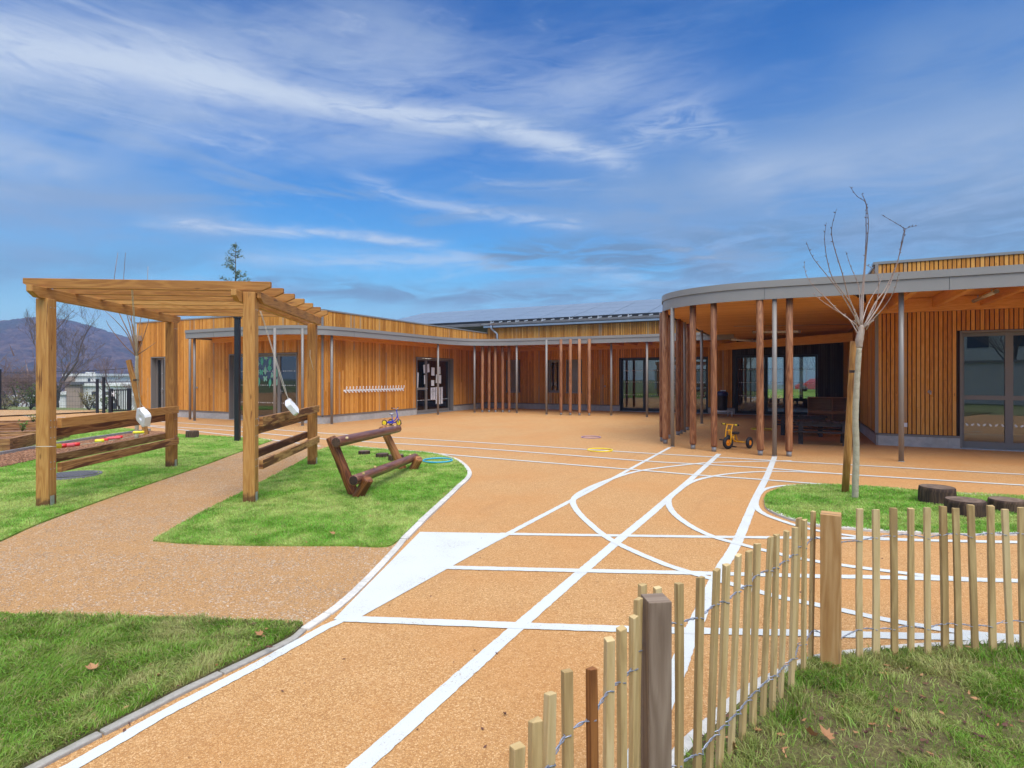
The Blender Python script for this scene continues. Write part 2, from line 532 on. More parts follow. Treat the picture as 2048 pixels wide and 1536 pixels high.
MAT['climber'] = wood('weathered_log', [(.10, .032, .012), (.24, .086, .028), (.40, .175, .062)], 6, .48, .5, .3, (.045, .016, .009), .60, .6, .4)
MAT['climber_rail'] = wood('peeled_log', [(.10, .036, .024), (.19, .075, .048), (.30, .14, .085)], 6, .36, .3, .2, (.055, .020, .014), .60, .4, .3, .5)
MAT['stump'] = wood('stump_bark', [(.016, .010, .008), (.048, .027, .018), (.115, .068, .042)], 8, .75, .3, .2, None, .6, .3, .6)
MAT['stump_top'] = wood('stump_cut', [(.07, .045, .032), (.13, .088, .064), (.22, .155, .115)], 5, .75, .3, .2, None, .6, .3, .4)
MAT['sleeper'] = wood('sleeper', [(.14, .060, .022), (.28, .135, .050), (.44, .25, .10)], 8, .65, .3, .3, (.060, .022, .012), .58, .4)
MAT['picket'] = wood('split_chestnut', [(.34, .225, .095), (.50, .355, .160), (.62, .475, .25)], 14, .7, .55, .15, (.30, .22, .13), .68, .25, .4)
MAT['picket_brown'] = wood('split_chestnut_bark', [(.15, .052, .016), (.31, .125, .036), (.47, .24, .085)], 10, .6, .3, .2)
MAT['picket_post'] = wood('square_post', [(.29, .14, .048), (.43, .23, .085), (.53, .32, .14)], 12, .65, .2, .25, (.20, .12, .07), .62, .3)
MAT['picket_post_grey'] = wood('square_post_greyed', [(.165, .115, .08), (.23, .168, .122), (.31, .24, .178)], 14, .7, .2, .25)
MAT['stake'] = wood('round_stake', [(.17, .070, .018), (.36, .165, .042), (.50, .27, .085)], 5, .6, .2, .2, (.13, .05, .014), .60, .6)
MAT['table'] = wood('recycled_plank', [(.026, .019, .017), (.046, .033, .029), (.070, .052, .045)], 10, .55, .3, .1, spec=.3)
MAT['shelf'] = wood('plywood', [(.24, .115, .055), (.33, .17, .085), (.42, .23, .12)], 10, .5, .2, .1)
MAT['taupe'] = paint('taupe_coated_metal', (.205, .185, .168), .38, 0.0, .05, 1.2)
MAT['fascia'] = paint('grey_coated_metal', (.255, .25, .24), .34, 0.0, .05, .8)
MAT['column'] = paint('grey_coated_steel', (.245, .225, .205), .35, 0.0, .07, 2.0)
MAT['zinc'] = paint('zinc', (.50, .54, .60), .33, 0.75, .10, 3.0)
MAT['galv'] = paint('galvanised_steel', (.42, .44, .47), .45, 0.6, .2, 22.0)
MAT['black_metal'] = paint('black_coated_metal', (.012, .012, .016), .4, 0.0, .2, 5)
MAT['black_plastic'] = paint('black_plastic', (.014, .014, .016), .45, 0, .2, 10)
MAT['rubber'] = paint('black_rubber', (.018, .018, .022), .7, 0, .25, 30)
MAT['yellow'] = paint('yellow_paint', (.85, .42, .010), .28, 0, .05, 12)
MAT['orange'] = paint('orange_plastic', (.90, .30, .012), .35, 0, .05, 12)
MAT['lemon'] = paint('lemon_plastic', (.85, .68, .02), .35, 0, .05, 12)
MAT['blue'] = paint('blue_paint', (.045, .06, .52), .25, 0, .08, 12)
MAT['sky_plastic'] = paint('sky_blue_plastic', (.03, .39, .64), .3, 0, .05, 12)
MAT['pink_plastic'] = paint('pale_purple_plastic', (.42, .28, .46), .4, 0, .1, 12)
MAT['red'] = paint('red_plastic', (.72, .018, .020), .35, 0, .08, 12)
MAT['rose'] = paint('rose_cloth', (.72, .10, .13), .6, 0, .08, 12)
MAT['white_plastic'] = paint('white_plastic', (.80, .82, .84), .35, 0, .03, 12)
MAT['foam'] = paint('white_foam', (.84, .85, .87), .6, 0, .03, 20)
MAT['shoe'] = paint('dull_grey_steel', (.26, .265, .275), .55, 0.15, .12, 14)
MAT['rope'] = paint('pale_rope', (.62, .57, .48), .8, 0, .12, 60)
MAT['wire'] = paint('galvanised_wire', (.36, .38, .46), .4, .6, .15, 60)
MAT['paper'] = paint('paper', (.80, .82, .82), .7, 0, .03, 30)
MAT['inkpaper'] = None
MAT['teal'] = paint('teal_card', (.10, .50, .33), .6, 0, .10, 30)
MAT['mint'] = paint('mint_card', (.30, .62, .46), .6, 0, .12, 30)
MAT['render_white'] = paint('white_render', (.74, .74, .70), .8, 0, .05, 1.0)
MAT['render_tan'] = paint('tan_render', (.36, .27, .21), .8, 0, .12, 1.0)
MAT['dark_window'] = paint('dark_pane', (.05, .06, .08), .12, 0, .1, 1.0)
MAT['interior_wall'] = paint('interior_wall', (.40, .36, .30), .8, 0, .05, 1.0)
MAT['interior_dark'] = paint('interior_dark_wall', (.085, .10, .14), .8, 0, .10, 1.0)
MAT['interior_floor'] = paint('interior_floor', (.20, .17, .14), .35, 0, .1, 2.0)
MAT['roofing'] = paint('roof_membrane', (.13, .13, .135), .8, 0, .2, 2.0)
MAT['bin_bag'] = paint('blue_bag', (.020, .026, .10), .3, 0, .25, 14)
MAT['car_paint'] = paint('blue_car_paint', (.02, .06, .42), .18, 0, .05, 2)
MAT['car_red'] = paint('red_car_paint', (.55, .02, .03), .2, 0, .05, 2)

def concrete(name, c, sc_=18.0):
    m, nt, b = new_mat(name)
    p = pos(nt)
    n = noise(nt, p, sc_, 8.0, 0.65)
    n2 = noise(nt, p, 1.6, 4.0, 0.6)
    col = ramp(nt, n, [(0.3, tuple(x * .78 for x in c)), (0.55, c), (0.8, tuple(min(1, x * 1.12) for x in c))])
    col = mix(nt, maprange(nt, n2, 0.42, 0.68, 0, 0.45, True), col, tuple(x * .62 for x in c))
    setc(nt, b, col, 0.85, 0, bump(nt, n, 0.01, 0.35))
    return m
MAT['plinth'] = concrete('concrete_plinth', (.46, .45, .43), 9)
MAT['kerb'] = concrete('concrete_kerb', (.36, .34, .31), 40)
MAT['kerb_white'] = concrete('lime_washed_kerb', (.62, .60, .56), 30)
MAT['manhole'] = concrete('cast_iron_cover', (.17, .17, .19), 60)

def granules(nt, p, scale):
    vo = node(nt, 'ShaderNodeTexVoronoi', {'Vector': p, 'Scale': scale, 'Randomness': 1.0}, voronoi_dimensions='3D')
    e = node(nt, 'ShaderNodeTexVoronoi', {'Vector': p, 'Scale': scale, 'Randomness': 1.0}, voronoi_dimensions='3D', feature='DISTANCE_TO_EDGE')
    cs = node(nt, 'ShaderNodeSeparateColor', {0: vo.outputs['Color']})
    return vo.outputs['Distance'], cs.outputs[0], e.outputs['Distance']

def make_rubber_floor():
    m, nt, b = new_mat('resin_bound_granules')
    p = pos(nt)
    d, r, e = granules(nt, p, 135.0)
    big = noise(nt, p, 0.55, 5.0, 0.6)
    mid = noise(nt, p, 4.0, 5.0, 0.65)
    c = ramp(nt, r, [(0.0, (.40, .20, .074)), (0.35, (.53, .29, .112)), (0.75, (.61, .355, .150)), (1.0, (.72, .46, .23))])
    c = mix(nt, maprange(nt, e, 0.0, 0.13, 0.62, 0.0), c, (.16, .075, .028))
    c = mix(nt, maprange(nt, big, 0.38, 0.66, 0.0, 0.45, True), c, (.48, .215, .065))
    c = mix(nt, maprange(nt, mid, 0.52, 0.75, 0.0, 0.22, True), c, (.64, .37, .17))
    # faint scuffs drawn out along the running lanes
    lane = node(nt, 'ShaderNodeVectorRotate', {'Vector': p, 'Angle': 0.48}, rotation_type='Z_AXIS').outputs[0]
    sc2 = noise(nt, node(nt, 'ShaderNodeVectorMath', {0: lane, 1: (3.2, .35, 1)}, operation='MULTIPLY').outputs[0], 1.3, 6.0, .6, .6)
    c = mix(nt, maprange(nt, sc2, .54, .74, 0, .30, True), c, (.36, .18, .075))
    # scattered dark specks of soil, as a floor outdoors has
    s = node(nt, 'ShaderNodeTexVoronoi', {'Vector': p, 'Scale': 7.0})
    sp = mth(nt, 'MULTIPLY', maprange(nt, s.outputs['Distance'], 0.025, 0.045, 1, 0), maprange(nt, noise(nt, p, 0.7, 2), 0.48, 0.6, 0, .7))
    c = mix(nt, sp, c, (.10, .055, .03))
    h = mth(nt, 'MINIMUM', e, 0.25)
    setc(nt, b, c, 0.8, 0, bump(nt, h, 0.006, 0.55), 0.25)
    return m
MAT['court'] = make_rubber_floor()

def make_line_paint():
    m, nt, b = new_mat('white_line_paint')
    p = pos(nt)
    d, r, e = granules(nt, p, 135.0)
    dirt = noise(nt, p, 2.4, 6.0, 0.6)
    n = noise(nt, p, 90.0, 3.0, 0.6)
    c = mix(nt, maprange(nt, dirt, 0.35, 0.75, 0.0, 0.35, True), (.60, .645, .655), (.52, .54, .525))
    spots = mth(nt, 'MULTIPLY', maprange(nt, n, 0.61, 0.65, 0, 1), maprange(nt, dirt, 0.48, 0.66, 0, 0.9, True))
    c = mix(nt, spots, c, (.22, .15, .09))
    gap = mth(nt, 'MULTIPLY', maprange(nt, e, 0.0, 0.11, 0.55, 0.0), 1.0)
    c = mix(nt, gap, c, (.46, .37, .28))
    setc(nt, b, c, 0.6, 0, bump(nt, mth(nt, 'MINIMUM', e, 0.25), 0.004, 0.25), 0.3)
    return m
MAT['line'] = make_line_paint()

def make_gravel():
    m, nt, b = new_mat('stabilised_gravel')
    p = pos(nt)
    d, r, e = granules(nt, p, 85.0)
    d2, r2, e2 = granules(nt, p, 190.0)
    big = noise(nt, p, 1.1, 6.0, 0.62)
    pat = noise(nt, p, 5.0, 5.0, 0.6)
    c = ramp(nt, r2, [(0.0, (.34, .18, .075)), (0.5, (.50, .275, .115)), (1.0, (.62, .39, .19))])
    stones = ramp(nt, r, [(0.0, (.27, .18, .12)), (0.4, (.48, .34, .22)), (0.7, (.58, .45, .33)), (1.0, (.70, .62, .53))])
    where = mth(nt, 'ADD', mth(nt, 'MULTIPLY', pat, 0.45), mth(nt, 'MULTIPLY', big, 0.55))
    k = maprange(nt, where, 0.40, 0.66, 0.06, 0.62, True)
    pick = mth(nt, 'MULTIPLY', mth(nt, 'LESS_THAN', mth(nt, 'FRACT', mth(nt, 'MULTIPLY', r, 7.31)), k), maprange(nt, e, 0.02, 0.10, 0, 1))
    c = mix(nt, mth(nt, 'MULTIPLY', pick, .85), c, stones)
    c = mix(nt, maprange(nt, e2, 0.0, 0.08, 0.5, 0.0), c, (.12, .065, .03))
    setc(nt, b, c, 0.9, 0, bump(nt, mth(nt, 'ADD', mth(nt, 'MULTIPLY', pick, 0.3), mth(nt, 'MINIMUM', e2, 0.2)), 0.012, 0.6), 0.2)
    return m
MAT['gravel'] = make_gravel()

def make_mulch():
    m, nt, b = new_mat('bark_mulch')
    p = pos(nt)
    d, r, e = granules(nt, node(nt, 'ShaderNodeVectorMath', {0: p, 1: (1, 2.2, 1)}, operation='MULTIPLY').outputs[0], 22.0)
    c = ramp(nt, r, [(0.0, (.14, .055, .025)), (0.5, (.32, .14, .065)), (1.0, (.52, .29, .16))])
    c = mix(nt, maprange(nt, e, 0.0, 0.12, 0.85, 0.0), c, (.04, .02, .01))
    setc(nt, b, c, 0.9, 0, bump(nt, e, 0.04, 0.8))
    return m
MAT['mulch'] = make_mulch()

def turf_colour(nt, p, lush):
    """green, straw-dry and bare patches by place, shared by the soil sheet and the blades"""
    n1 = noise(nt, p, 0.95, 5.0, 0.62, 0.4)
    n2 = noise(nt, p, 3.4, 4.0, 0.6)
    if lush:
        c = ramp(nt, n2, [(0.30, (.14, .30, .030)), (0.52, (.215, .42, .052)), (0.72, (.30, .50, .088))])
        dry = maprange(nt, mth(nt, 'ADD', mth(nt, 'MULTIPLY', n1, .7), mth(nt, 'MULTIPLY', n2, .3)), 0.43, 0.60, 0.0, 0.75, True)
        c = mix(nt, dry, c, (.50, .55, .18))
    else:
        c = ramp(nt, n2, [(0.28, (.12, .225, .022)), (0.52, (.20, .345, .040)), (0.75, (.31, .44, .085))])
        dry = maprange(nt, mth(nt, 'ADD', mth(nt, 'MULTIPLY', n1, .55), mth(nt, 'MULTIPLY', n2, .45)), 0.46, 0.62, 0.0, 0.7, True)
        c = mix(nt, dry, c, (.45, .39, .18))
    return c, n1, n2

def make_turf(name, lush):
    m, nt, b = new_mat(name)
    p = pos(nt)
    c, n1, n2 = turf_colour(nt, p, lush)
    f = noise(nt, p, 60.0, 5.0, 0.7)
    if lush:
        c = mix(nt, maprange(nt, f, 0.35, 0.62, 0.75, 0.0), c, (.075,.11,.022))
    else:
        c = mix(nt, maprange(nt, f, 0.45, 0.75, 0.92, 0.35), c, (.115, .082, .050))
    setc(nt, b, c, 0.95, 0, bump(nt, f, 0.02, 0.8), 0.1)
    return m
MAT['turf'] = make_turf('turf_soil', True)
MAT['rough_turf'] = make_turf('rough_turf_soil', False)

def make_blade(name, lush):
    m, nt, b = new_mat(name)
    p = pos(nt)
    c, n1, n2 = turf_colour(nt, p, lush)
    r = island(nt)
    hs = node(nt, 'ShaderNodeHueSaturation', {'Hue': mth(nt, 'MULTIPLY_ADD', r, 0.05, 0.475), 'Saturation': 1.0, 'Value': mth(nt, 'MULTIPLY_ADD', r, 0.7, 0.75), 'Fac': 1.0, 'Color': c})
    straw = mth(nt, 'GREATER_THAN', mth(nt, 'FRACT', mth(nt, 'MULTIPLY', r, 91.7)), 0.88 if lush else 0.80)
    col = mix(nt, mth(nt, 'MULTIPLY', straw, .8), hs.outputs[0], (.42, .37, .17))
    setc(nt, b, col, 0.55, 0, None, 0.25)
    tr = node(nt, 'ShaderNodeBsdfTranslucent', {0: col})
    ms = node(nt, 'ShaderNodeMixShader', {0: 0.35})
    out = nt.nodes['Material Output']
    nt.links.new(b.outputs[0], ms.inputs[1]); nt.links.new(tr.outputs[0], ms.inputs[2])
    nt.links.new(ms.outputs[0], out.inputs[0])
    return m
MAT['blade'] = make_blade('lawn_blade', True)
MAT['rough_blade'] = make_blade('rough_blade', False)

def leafy(name, a, b_, trans=0.3):
    m, nt, b = new_mat(name)
    r = island(nt)
    n = noise(nt, pos(nt), 1.3, 3)
    c = ramp(nt, mth(nt, 'ADD', mth(nt, 'MULTIPLY', r, .6), mth(nt, 'MULTIPLY', n, .4)), [(0.15, a), (0.85, b_)])
    setc(nt, b, c, 0.6, 0, None, 0.3)
    tr = node(nt, 'ShaderNodeBsdfTranslucent', {0: c})
    ms = node(nt, 'ShaderNodeMixShader', {0: trans})
    nt.links.new(b.outputs[0], ms.inputs[1]); nt.links.new(tr.outputs[0], ms.inputs[2])
    nt.links.new(ms.outputs[0], nt.nodes['Material Output'].inputs[0])
    return m
MAT['leaf_green'] = leafy('shrub_leaf', (.045, .085, .018), (.14, .20, .05))
MAT['leaf_bright'] = leafy('seedling_leaf', (.09, .20, .03), (.20, .34, .08))
MAT['leaf_mixed'] = leafy('yellowing_leaf', (.09, .12, .03), (.42, .34, .12))
MAT['needle'] = leafy('conifer_needles', (.13, .19, .145), (.26, .34, .26), .3)
MAT['dead_leaf'] = leafy('dead_leaf', (.30, .13, .055), (.50, .27, .13), .15)
MAT['dark_leaf'] = leafy('rotten_leaf', (.075, .028, .025), (.16, .07, .045), .05)
MAT['twig'] = leafy('twig_bark', (.10, .075, .065), (.19, .14, .115), 0.0)
MAT['twig_red'] = leafy('reddish_twigs', (.15, .095, .085), (.27, .17, .14), 0.0)
MAT['bark'] = wood('grey_bark', [(.055, .050, .045), (.10, .09, .08), (.17, .15, .13)], 6, .9, .2, .1)
MAT['young_bark'] = wood('pale_young_bark', [(.24, .17, .13), (.36, .28, .22), (.46, .39, .33)], 6, .7, .3, .1)
def make_shoot():
    m, nt, b = new_mat('shoot_bark')
    s = node(nt, 'ShaderNodeSeparateXYZ', {0: pos(nt)})
    n = noise(nt, pos(nt), 25.0, 4)
    f = mth(nt, 'ADD', maprange(nt, s.outputs[2], 2.2, 3.2), mth(nt, 'MULTIPLY', mth(nt, 'SUBTRACT', n, .5), .3))
    setc(nt, b, ramp(nt, f, [(0.0, (.44, .36, .31)), (0.45, (.30, .22, .18)), (1.0, (.085, .052, .042))]), .7)
    return m
MAT['shoot'] = make_shoot()
MAT['young_twig'] = wood('brown_young_twig', [(.16, .085, .05), (.28, .17, .10), (.40, .28, .18)], 6, .7, .5, .1)

def make_wrap():
    m, nt, b = new_mat('jute_wrap')
    p = pos(nt)
    s = node(nt, 'ShaderNodeSeparateXYZ', {0: p})
    n = noise(nt, p, 30.0, 5, .6)
    band = mth(nt, 'FRACT', mth(nt, 'ADD', mth(nt, 'MULTIPLY', s.outputs[2], 9.0), mth(nt, 'MULTIPLY', n, 1.9)))
    c = ramp(nt, band, [(0.0, (.32, .28, .195)), (0.12, (.39, .345, .25)), (0.85, (.45, .40, .295)), (1.0, (.35, .305, .215))])
    c = mix(nt, maprange(nt, n, .5, .75, 0, .5), c, (.44, .40, .30))
    setc(nt, b, c, 0.9, 0, bump(nt, mth(nt, 'ADD', band, n), 0.01, 0.5))
    return m
MAT['wrap'] = make_wrap()

def make_glass():
    m, nt, b = new_mat('window_glass')
    nt.nodes.remove(b)
    fr = node(nt, 'ShaderNodeFresnel', {'IOR': 1.75})
    gl = node(nt, 'ShaderNodeBsdfGlossy', {'Color': (.92, .95, .97, 1), 'Roughness': 0.004})
    tr = node(nt, 'ShaderNodeBsdfTransparent', {'Color': (.62, .67, .66, 1)})
    ms = node(nt, 'ShaderNodeMixShader', {0: mth(nt, 'MULTIPLY_ADD', fr.outputs[0], 1.0, 0.06, clamp=True), 1: tr.outputs[0], 2: gl.outputs[0]})
    nt.links.new(ms.outputs[0], nt.nodes['Material Output'].inputs[0])
    return m
MAT['glass'] = make_glass()

def make_pv():
    m, nt, b = new_mat('solar_glass')
    uv = nt.nodes.new('ShaderNodeUVMap'); uv.uv_map = 'UVMap'
    br = node(nt, 'ShaderNodeTexBrick', {'Vector': uv.outputs[0], 'Color1': (.40, .46, .50, 1), 'Color2': (.45, .51, .55, 1), 'Mortar': (.05, .06, .07, 1), 'Scale': 1.0, 'Mortar Size': .007, 'Brick Width': .16, 'Row Height': .16}, offset=0.0)
    b.inputs['IOR'].default_value = 2.3
    setc(nt, b, br.outputs[0], 0.30, 0.75, None, 0.9)
    return m
MAT['pv'] = make_pv()

def lamp_mat(name, c, s):
    m, nt, b = new_mat(name)
    b.inputs['Emission Color'].default_value = rgb(c)
    b.inputs['Emission Strength'].default_value = s
    setc(nt, b, (.8, .8, .78), .4)
    return m
MAT['lit_tube'] = lamp_mat('lit_tube', (1.0, .96, .86), 4.0)
MAT['unlit_tube'] = paint('unlit_tube', (.55, .53, .50), .25, 0, .05, 5)

def make_inkpaper():
    m, nt, b = new_mat('printed_paper')
    uv = nt.nodes.new('ShaderNodeUVMap'); uv.uv_map = 'UVMap'
    s = node(nt, 'ShaderNodeSeparateXYZ', {0: uv.outputs[0]})
    row = mth(nt, 'FRACT', mth(nt, 'MULTIPLY', s.outputs[1], 7.0))
    n = node(nt, 'ShaderNodeTexWhiteNoise', {0: comb(nt, mth(nt, 'FLOOR', mth(nt, 'MULTIPLY', s.outputs[0], 9.0)), mth(nt, 'FLOOR', mth(nt, 'MULTIPLY', s.outputs[1], 7.0)), mth(nt, 'MULTIPLY', island(nt), 31.0))}).outputs[0]
    ink = mth(nt, 'MULTIPLY', mth(nt, 'GREATER_THAN', row, 0.62), mth(nt, 'GREATER_THAN', n, 0.35))
    c = mix(nt, mth(nt, 'MULTIPLY', ink, .75), (.80, .80, .83), (.12, .12, .18))
    setc(nt, b, c, .7)
    return m
MAT['inkpaper'] = make_inkpaper()

def make_hill():
    m, nt, b = new_mat('winter_forest_slope')
    p = pos(nt)
    n1 = noise(nt, p, 0.012, 5, .6, .5)
    n2 = noise(nt, p, 0.13, 6, .7)
    vo = node(nt, 'ShaderNodeTexVoronoi', {'Vector': p, 'Scale': 0.16})
    cs = node(nt, 'ShaderNodeSeparateColor', {0: vo.outputs['Color']})
    c = ramp(nt, cs.outputs[0], [(0.0, (.050, .030, .028)), (0.6, (.105, .060, .050)), (1.0, (.17, .105, .075))])
    c = mix(nt, maprange(nt, n1, .50, .62, 0, .75, True), c, (.030, .050, .036))
    c = mix(nt, maprange(nt, n2, .40, .62, .5, 0.0), c, (.022, .016, .018))
    setc(nt, b, c, 0.95, 0, bump(nt, mth(nt, 'ADD', mth(nt, 'MULTIPLY', vo.outputs['Distance'], -1.0), n2), 4.0, 1.0), 0.05)
    return m
MAT['hill'] = make_hill()

def make_terrain():
    m, nt, b = new_mat('open_ground')
    p = pos(nt)
    n1 = noise(nt, p, 0.09, 6, .6)
    n2 = noise(nt, p, 1.4, 7, .65)
    c = ramp(nt, n1, [(0.35, (.10, .16, .035)), (0.55, (.17, .19, .06)), (0.7, (.20, .15, .08))])
    c = mix(nt, maprange(nt, n2, .4, .7, .0, .5), c, (.07, .08, .03))
    setc(nt, b, c, .95, 0, bump(nt, n2, .1, .5))
    return m
MAT['terrain'] = make_terrain()

def make_membrane():
    return paint('black_wall_membrane', (.030, .014, .007), .9, 0, .1, 3)
MAT['membrane'] = make_membrane()
MAT['sandy'] = make_gravel()

# ---------------------------------------------------------------- the lie of the land
def sstep(a, b, x):
    t = np.clip((x - a) / (b - a), 0, 1)
    return t * t * (3 - 2 * t)

def terrain_h(x, y):
    fall = sstep(25.5, 44, y + 0.35 * (x + 16)) * sstep(-10.5, -15.5, x)
    far = sstep(70, 160, y)
    return -4.2 * fall - 4.5 * np.maximum(fall * sstep(40, 90, y), far * 0) - 8.0 * far * (1 - fall) - 2.0 * sstep(200, 600, np.hypot(x, y)) - 0.02

def build_terrain():
    def axis(lo, hi):
        a = np.sinh(np.linspace(-1, 1, 241) * 5.0) / math.sinh(5.0)
        a = np.where(a < 0, a * -lo, a * hi)
        near = np.linspace(-30, 60, 121)
        return np.unique(np.concatenate([a, near]))
    xs, ys = axis(-1150, 1150), axis(-300, 900)
    X, Y = np.meshgrid(xs, ys)
    Z = terrain_h(X, Y)
    v = np.stack([X, Y, Z], -1).reshape(-1, 3)
    nx, ny = len(xs), len(ys)
    i = np.arange(nx - 1)[None, :] + np.arange(ny - 1)[:, None] * nx
    q = np.stack([i, i + 1, i + nx + 1, i + nx], -1).reshape(-1, 4)
    o = raw_mesh('ground', v, q.ravel(), np.arange(len(q)) * 4, MAT['terrain'], True)
    tag(o, kind='structure')

def build_hills():
    prof_px = np.array([-900, -500, -200, 0, 60, 110, 150, 200, 250, 290, 400, 600, 900, 1400])
    prof_y = np.array([735, 712, 676, 651, 641, 638, 645, 659, 676, 688, 712, 735, 748, 758])
    na, nd = 420, 120
    px = np.linspace(-900, 1400, na)
    top = np.interp(px, prof_px, prof_y)
    top = np.convolve(np.pad(top, 8, 'edge'), np.ones(17) / 17, 'valid')
    rows = []
    rs = np.random.RandomState(3)
    for k in range(nd):
        t = k / (nd - 1)
        Yd = 330 + t * 420
        crest = 650.0
        zc = H + (Y0 - top) / F * crest
        s = np.sin(min(1.0, t / 0.76) * math.pi / 2) ** 1.4 if t < 0.76 else 1 - (t - 0.76) * 1.2
        z = -9 + (zc + 9) * s
        x = (px - X0) / F * crest * (0.62 + 0.38 * min(1, t / 0.76))
        z = z + rs.uniform(-1.6, 1.6, na) * (0.4 + t)
        rows.append(np.stack([x, np.full(na, Yd), z], -1))
    v = np.stack(rows).reshape(-1, 3)
    i = np.arange(na - 1)[None, :] + np.arange(nd - 1)[:, None] * na
    q = np.stack([i, i + 1, i + na + 1, i + na], -1).reshape(-1, 4)
    o = raw_mesh('hills', v, q.ravel(), np.arange(len(q)) * 4, MAT['hill'], False)
    tag(o, kind='structure')

build_terrain()
build_hills()

# ---------------------------------------------------------------- outlines of lawns, paths, kerbs (survey points -> ground)
def G2(pts, step=4, closed=False, smooth=True):
    p = [g(*q) for q in pts]
    if smooth: p = catmull(p, step, closed)
    return [(a.x, a.y) for a in p]

kerb_island = [(631, 905), (655, 896), (676, 893), (700, 893.5), (727, 896), (782, 901.5), (855, 907), (901, 917), (921, 928), (933.6, 944), (931, 957), (911, 975), (892, 993), (864, 1019), (837, 1044), (800, 1080)]
kerb_low = [(800, 1080), (783, 1101), (709, 1177), (656, 1222), (600, 1260), (579, 1278), (507, 1313), (362, 1382), (290, 1419), (72, 1530), (-60, 1600)]
lawnA = G2([(306, 1084), (400, 1030), (478, 990), (540, 957), (600, 925), (631, 905)]) + G2(kerb_island)[1:] + G2([(796, 1084), (770, 1096), (688, 1094), (560, 1094), (434, 1092), (350, 1088)])
lawnB = [(-20, -1.5), (-20, 3.55)] + G2([(-260, 1228), (0, 1237), (150, 1240), (300, 1244), (450, 1247), (580, 1250), (606, 1253)]) + G2([(600, 1260), (579, 1278), (507, 1313), (362, 1382), (290, 1419), (72, 1530), (-60, 1600)]) + [(-2.4, -1.5)]
lawnC = [(-20, 8.6), (-20, 3.64)] + G2([(-260, 1225), (-100, 1132), (12, 1080), (78, 1050), (195, 1006), (293, 972), (400, 935), (480, 905), (525, 889), (545, 882)]) + G2([(520, 878), (470, 876), (410, 872), (372, 870), (350, 870)]) + G2([(350, 871), (200, 896), (0, 938), (-200, 985), (-420, 1060)], 2)
mulch = G2([(350, 868), (293, 863), (200, 878), (107, 893), (0, 912), (-200, 950), (-420, 1010)], 2) + G2([(-420, 1058), (-200, 983), (0, 936), (200, 894.5), (350, 869.5)], 2)
lawnD = G2([(272, 861), (234, 856), (160, 861), (60, 868), (-150, 885), (-400, 908), (-420, 985), (-200, 944), (0, 908), (107, 890), (200, 875)], 2)
lawnG = G2([(70, 846), (40, 843.5), (0, 843), (-200, 846), (-200, 856), (0, 852), (50, 850)], 2)
lawnE = G2([(1529, 1009), (1531, 994), (1550, 982.5), (1580, 975), (1625, 972), (1685, 973), (1775, 978), (1842, 984), (2048, 996), (2300, 1006), (2420, 1030), (2300, 1062), (2048, 1071), (1812, 1068), (1700, 1060), (1640, 1055), (1595, 1045), (1561, 1034), (1535, 1021)], 4, True)
kerbF = [(1180, 1840), (1290, 1650), (1363, 1530), (1437, 1453), (1494, 1402), (1550, 1366), (1606, 1339), (1644, 1325), (1690, 1317), (1730, 1313), (1794, 1305), (1887, 1299), (2000, 1294), (2048, 1292), (2300, 1288), (2700, 1290)]
lawnF = G2(kerbF) + [(6.5, 2.9), (6.5, -3.5), (-0.5, -3.5)]
gravel_path = G2([(-420, 1160), (-100, 1130), (12, 1078), (78, 1048), (195, 1004), (293, 970), (400, 933), (480, 903), (545, 882), (580, 876.5)], 2) + G2([(640, 886), (655, 896), (760, 1010), (800, 1080)], 1) + G2(kerb_low[:5], 3)[1:] + G2([(606, 1262), (300, 1256), (0, 1250), (-260, 1245)], 2)

def ground_sheet(name, poly, m, z, kind='structure'):
    return tag(MB().sheet(poly, z).build(name, m), kind=kind)

court = [(-45, -2), (-45, 24.2), (-17.5, 24.2), (-14.9, 23.4), (-9, 40), (24, 40), (30, 28), (30, -2)]
ground_sheet('courtyard', court, MAT['court'], 0.0)
ground_sheet('gravel_path', gravel_path, MAT['gravel'], 0.006)
ground_sheet('sand_bank', G2([(-500, 832), (0, 834), (120, 829), (212, 824), (212, 822), (0, 822), (-500, 822)], 1), MAT['sandy'], 0.05)

def mound(name, poly, m, z, rim):
    """a turf sheet that rises a little inside its edge"""
    mb = MB()
    n = len(poly)
    cx = sum(p[0] for p in poly) / n; cy = sum(p[1] for p in poly) / n
    mb.prism(poly, 0.002, z, False)
    return tag(mb.build(name, m), kind='structure')

for nm, poly, m in (('lawn', lawnA, 'turf'), ('lawn', lawnC, 'turf'), ('lawn', lawnD, 'turf'), ('lawn', lawnG, 'turf'), ('lawn', lawnE, 'turf'), ('lawn', lawnB, 'rough_turf'), ('lawn', lawnF, 'rough_turf')):
    mound(nm, poly, MAT[m], 0.022, 0)
mound('mulch_bed', mulch, MAT['mulch'], 0.018, 0)

def ribbon(mb, pts, w, z, jitter=0.0, off=0.0, uvs=True):
    """a flat band along a line of ground points"""
    P = [V(p[0], p[1], 0) for p in pts]
    L, R = [], []
    for i, p in enumerate(P):
        d = P[min(i + 1, len(P) - 1)] - P[max(i - 1, 0)]
        d.normalize()
        s = V(-d.y, d.x, 0)
        ww = w(i / (len(P) - 1)) if callable(w) else w
        L.append(p + s * (off + ww / 2 + rnd.uniform(-jitter, jitter)))
        R.append(p + s * (off - ww / 2 + rnd.uniform(-jitter, jitter)))
    b = len(mb.v)
    for a, c in zip(L, R):
        mb.v += [V(a.x, a.y, z), V(c.x, c.y, z)]
    for i in range(len(P) - 1):
        k = b + 2 * i
        mb.face([k, k + 1, k + 3, k + 2])
    return mb

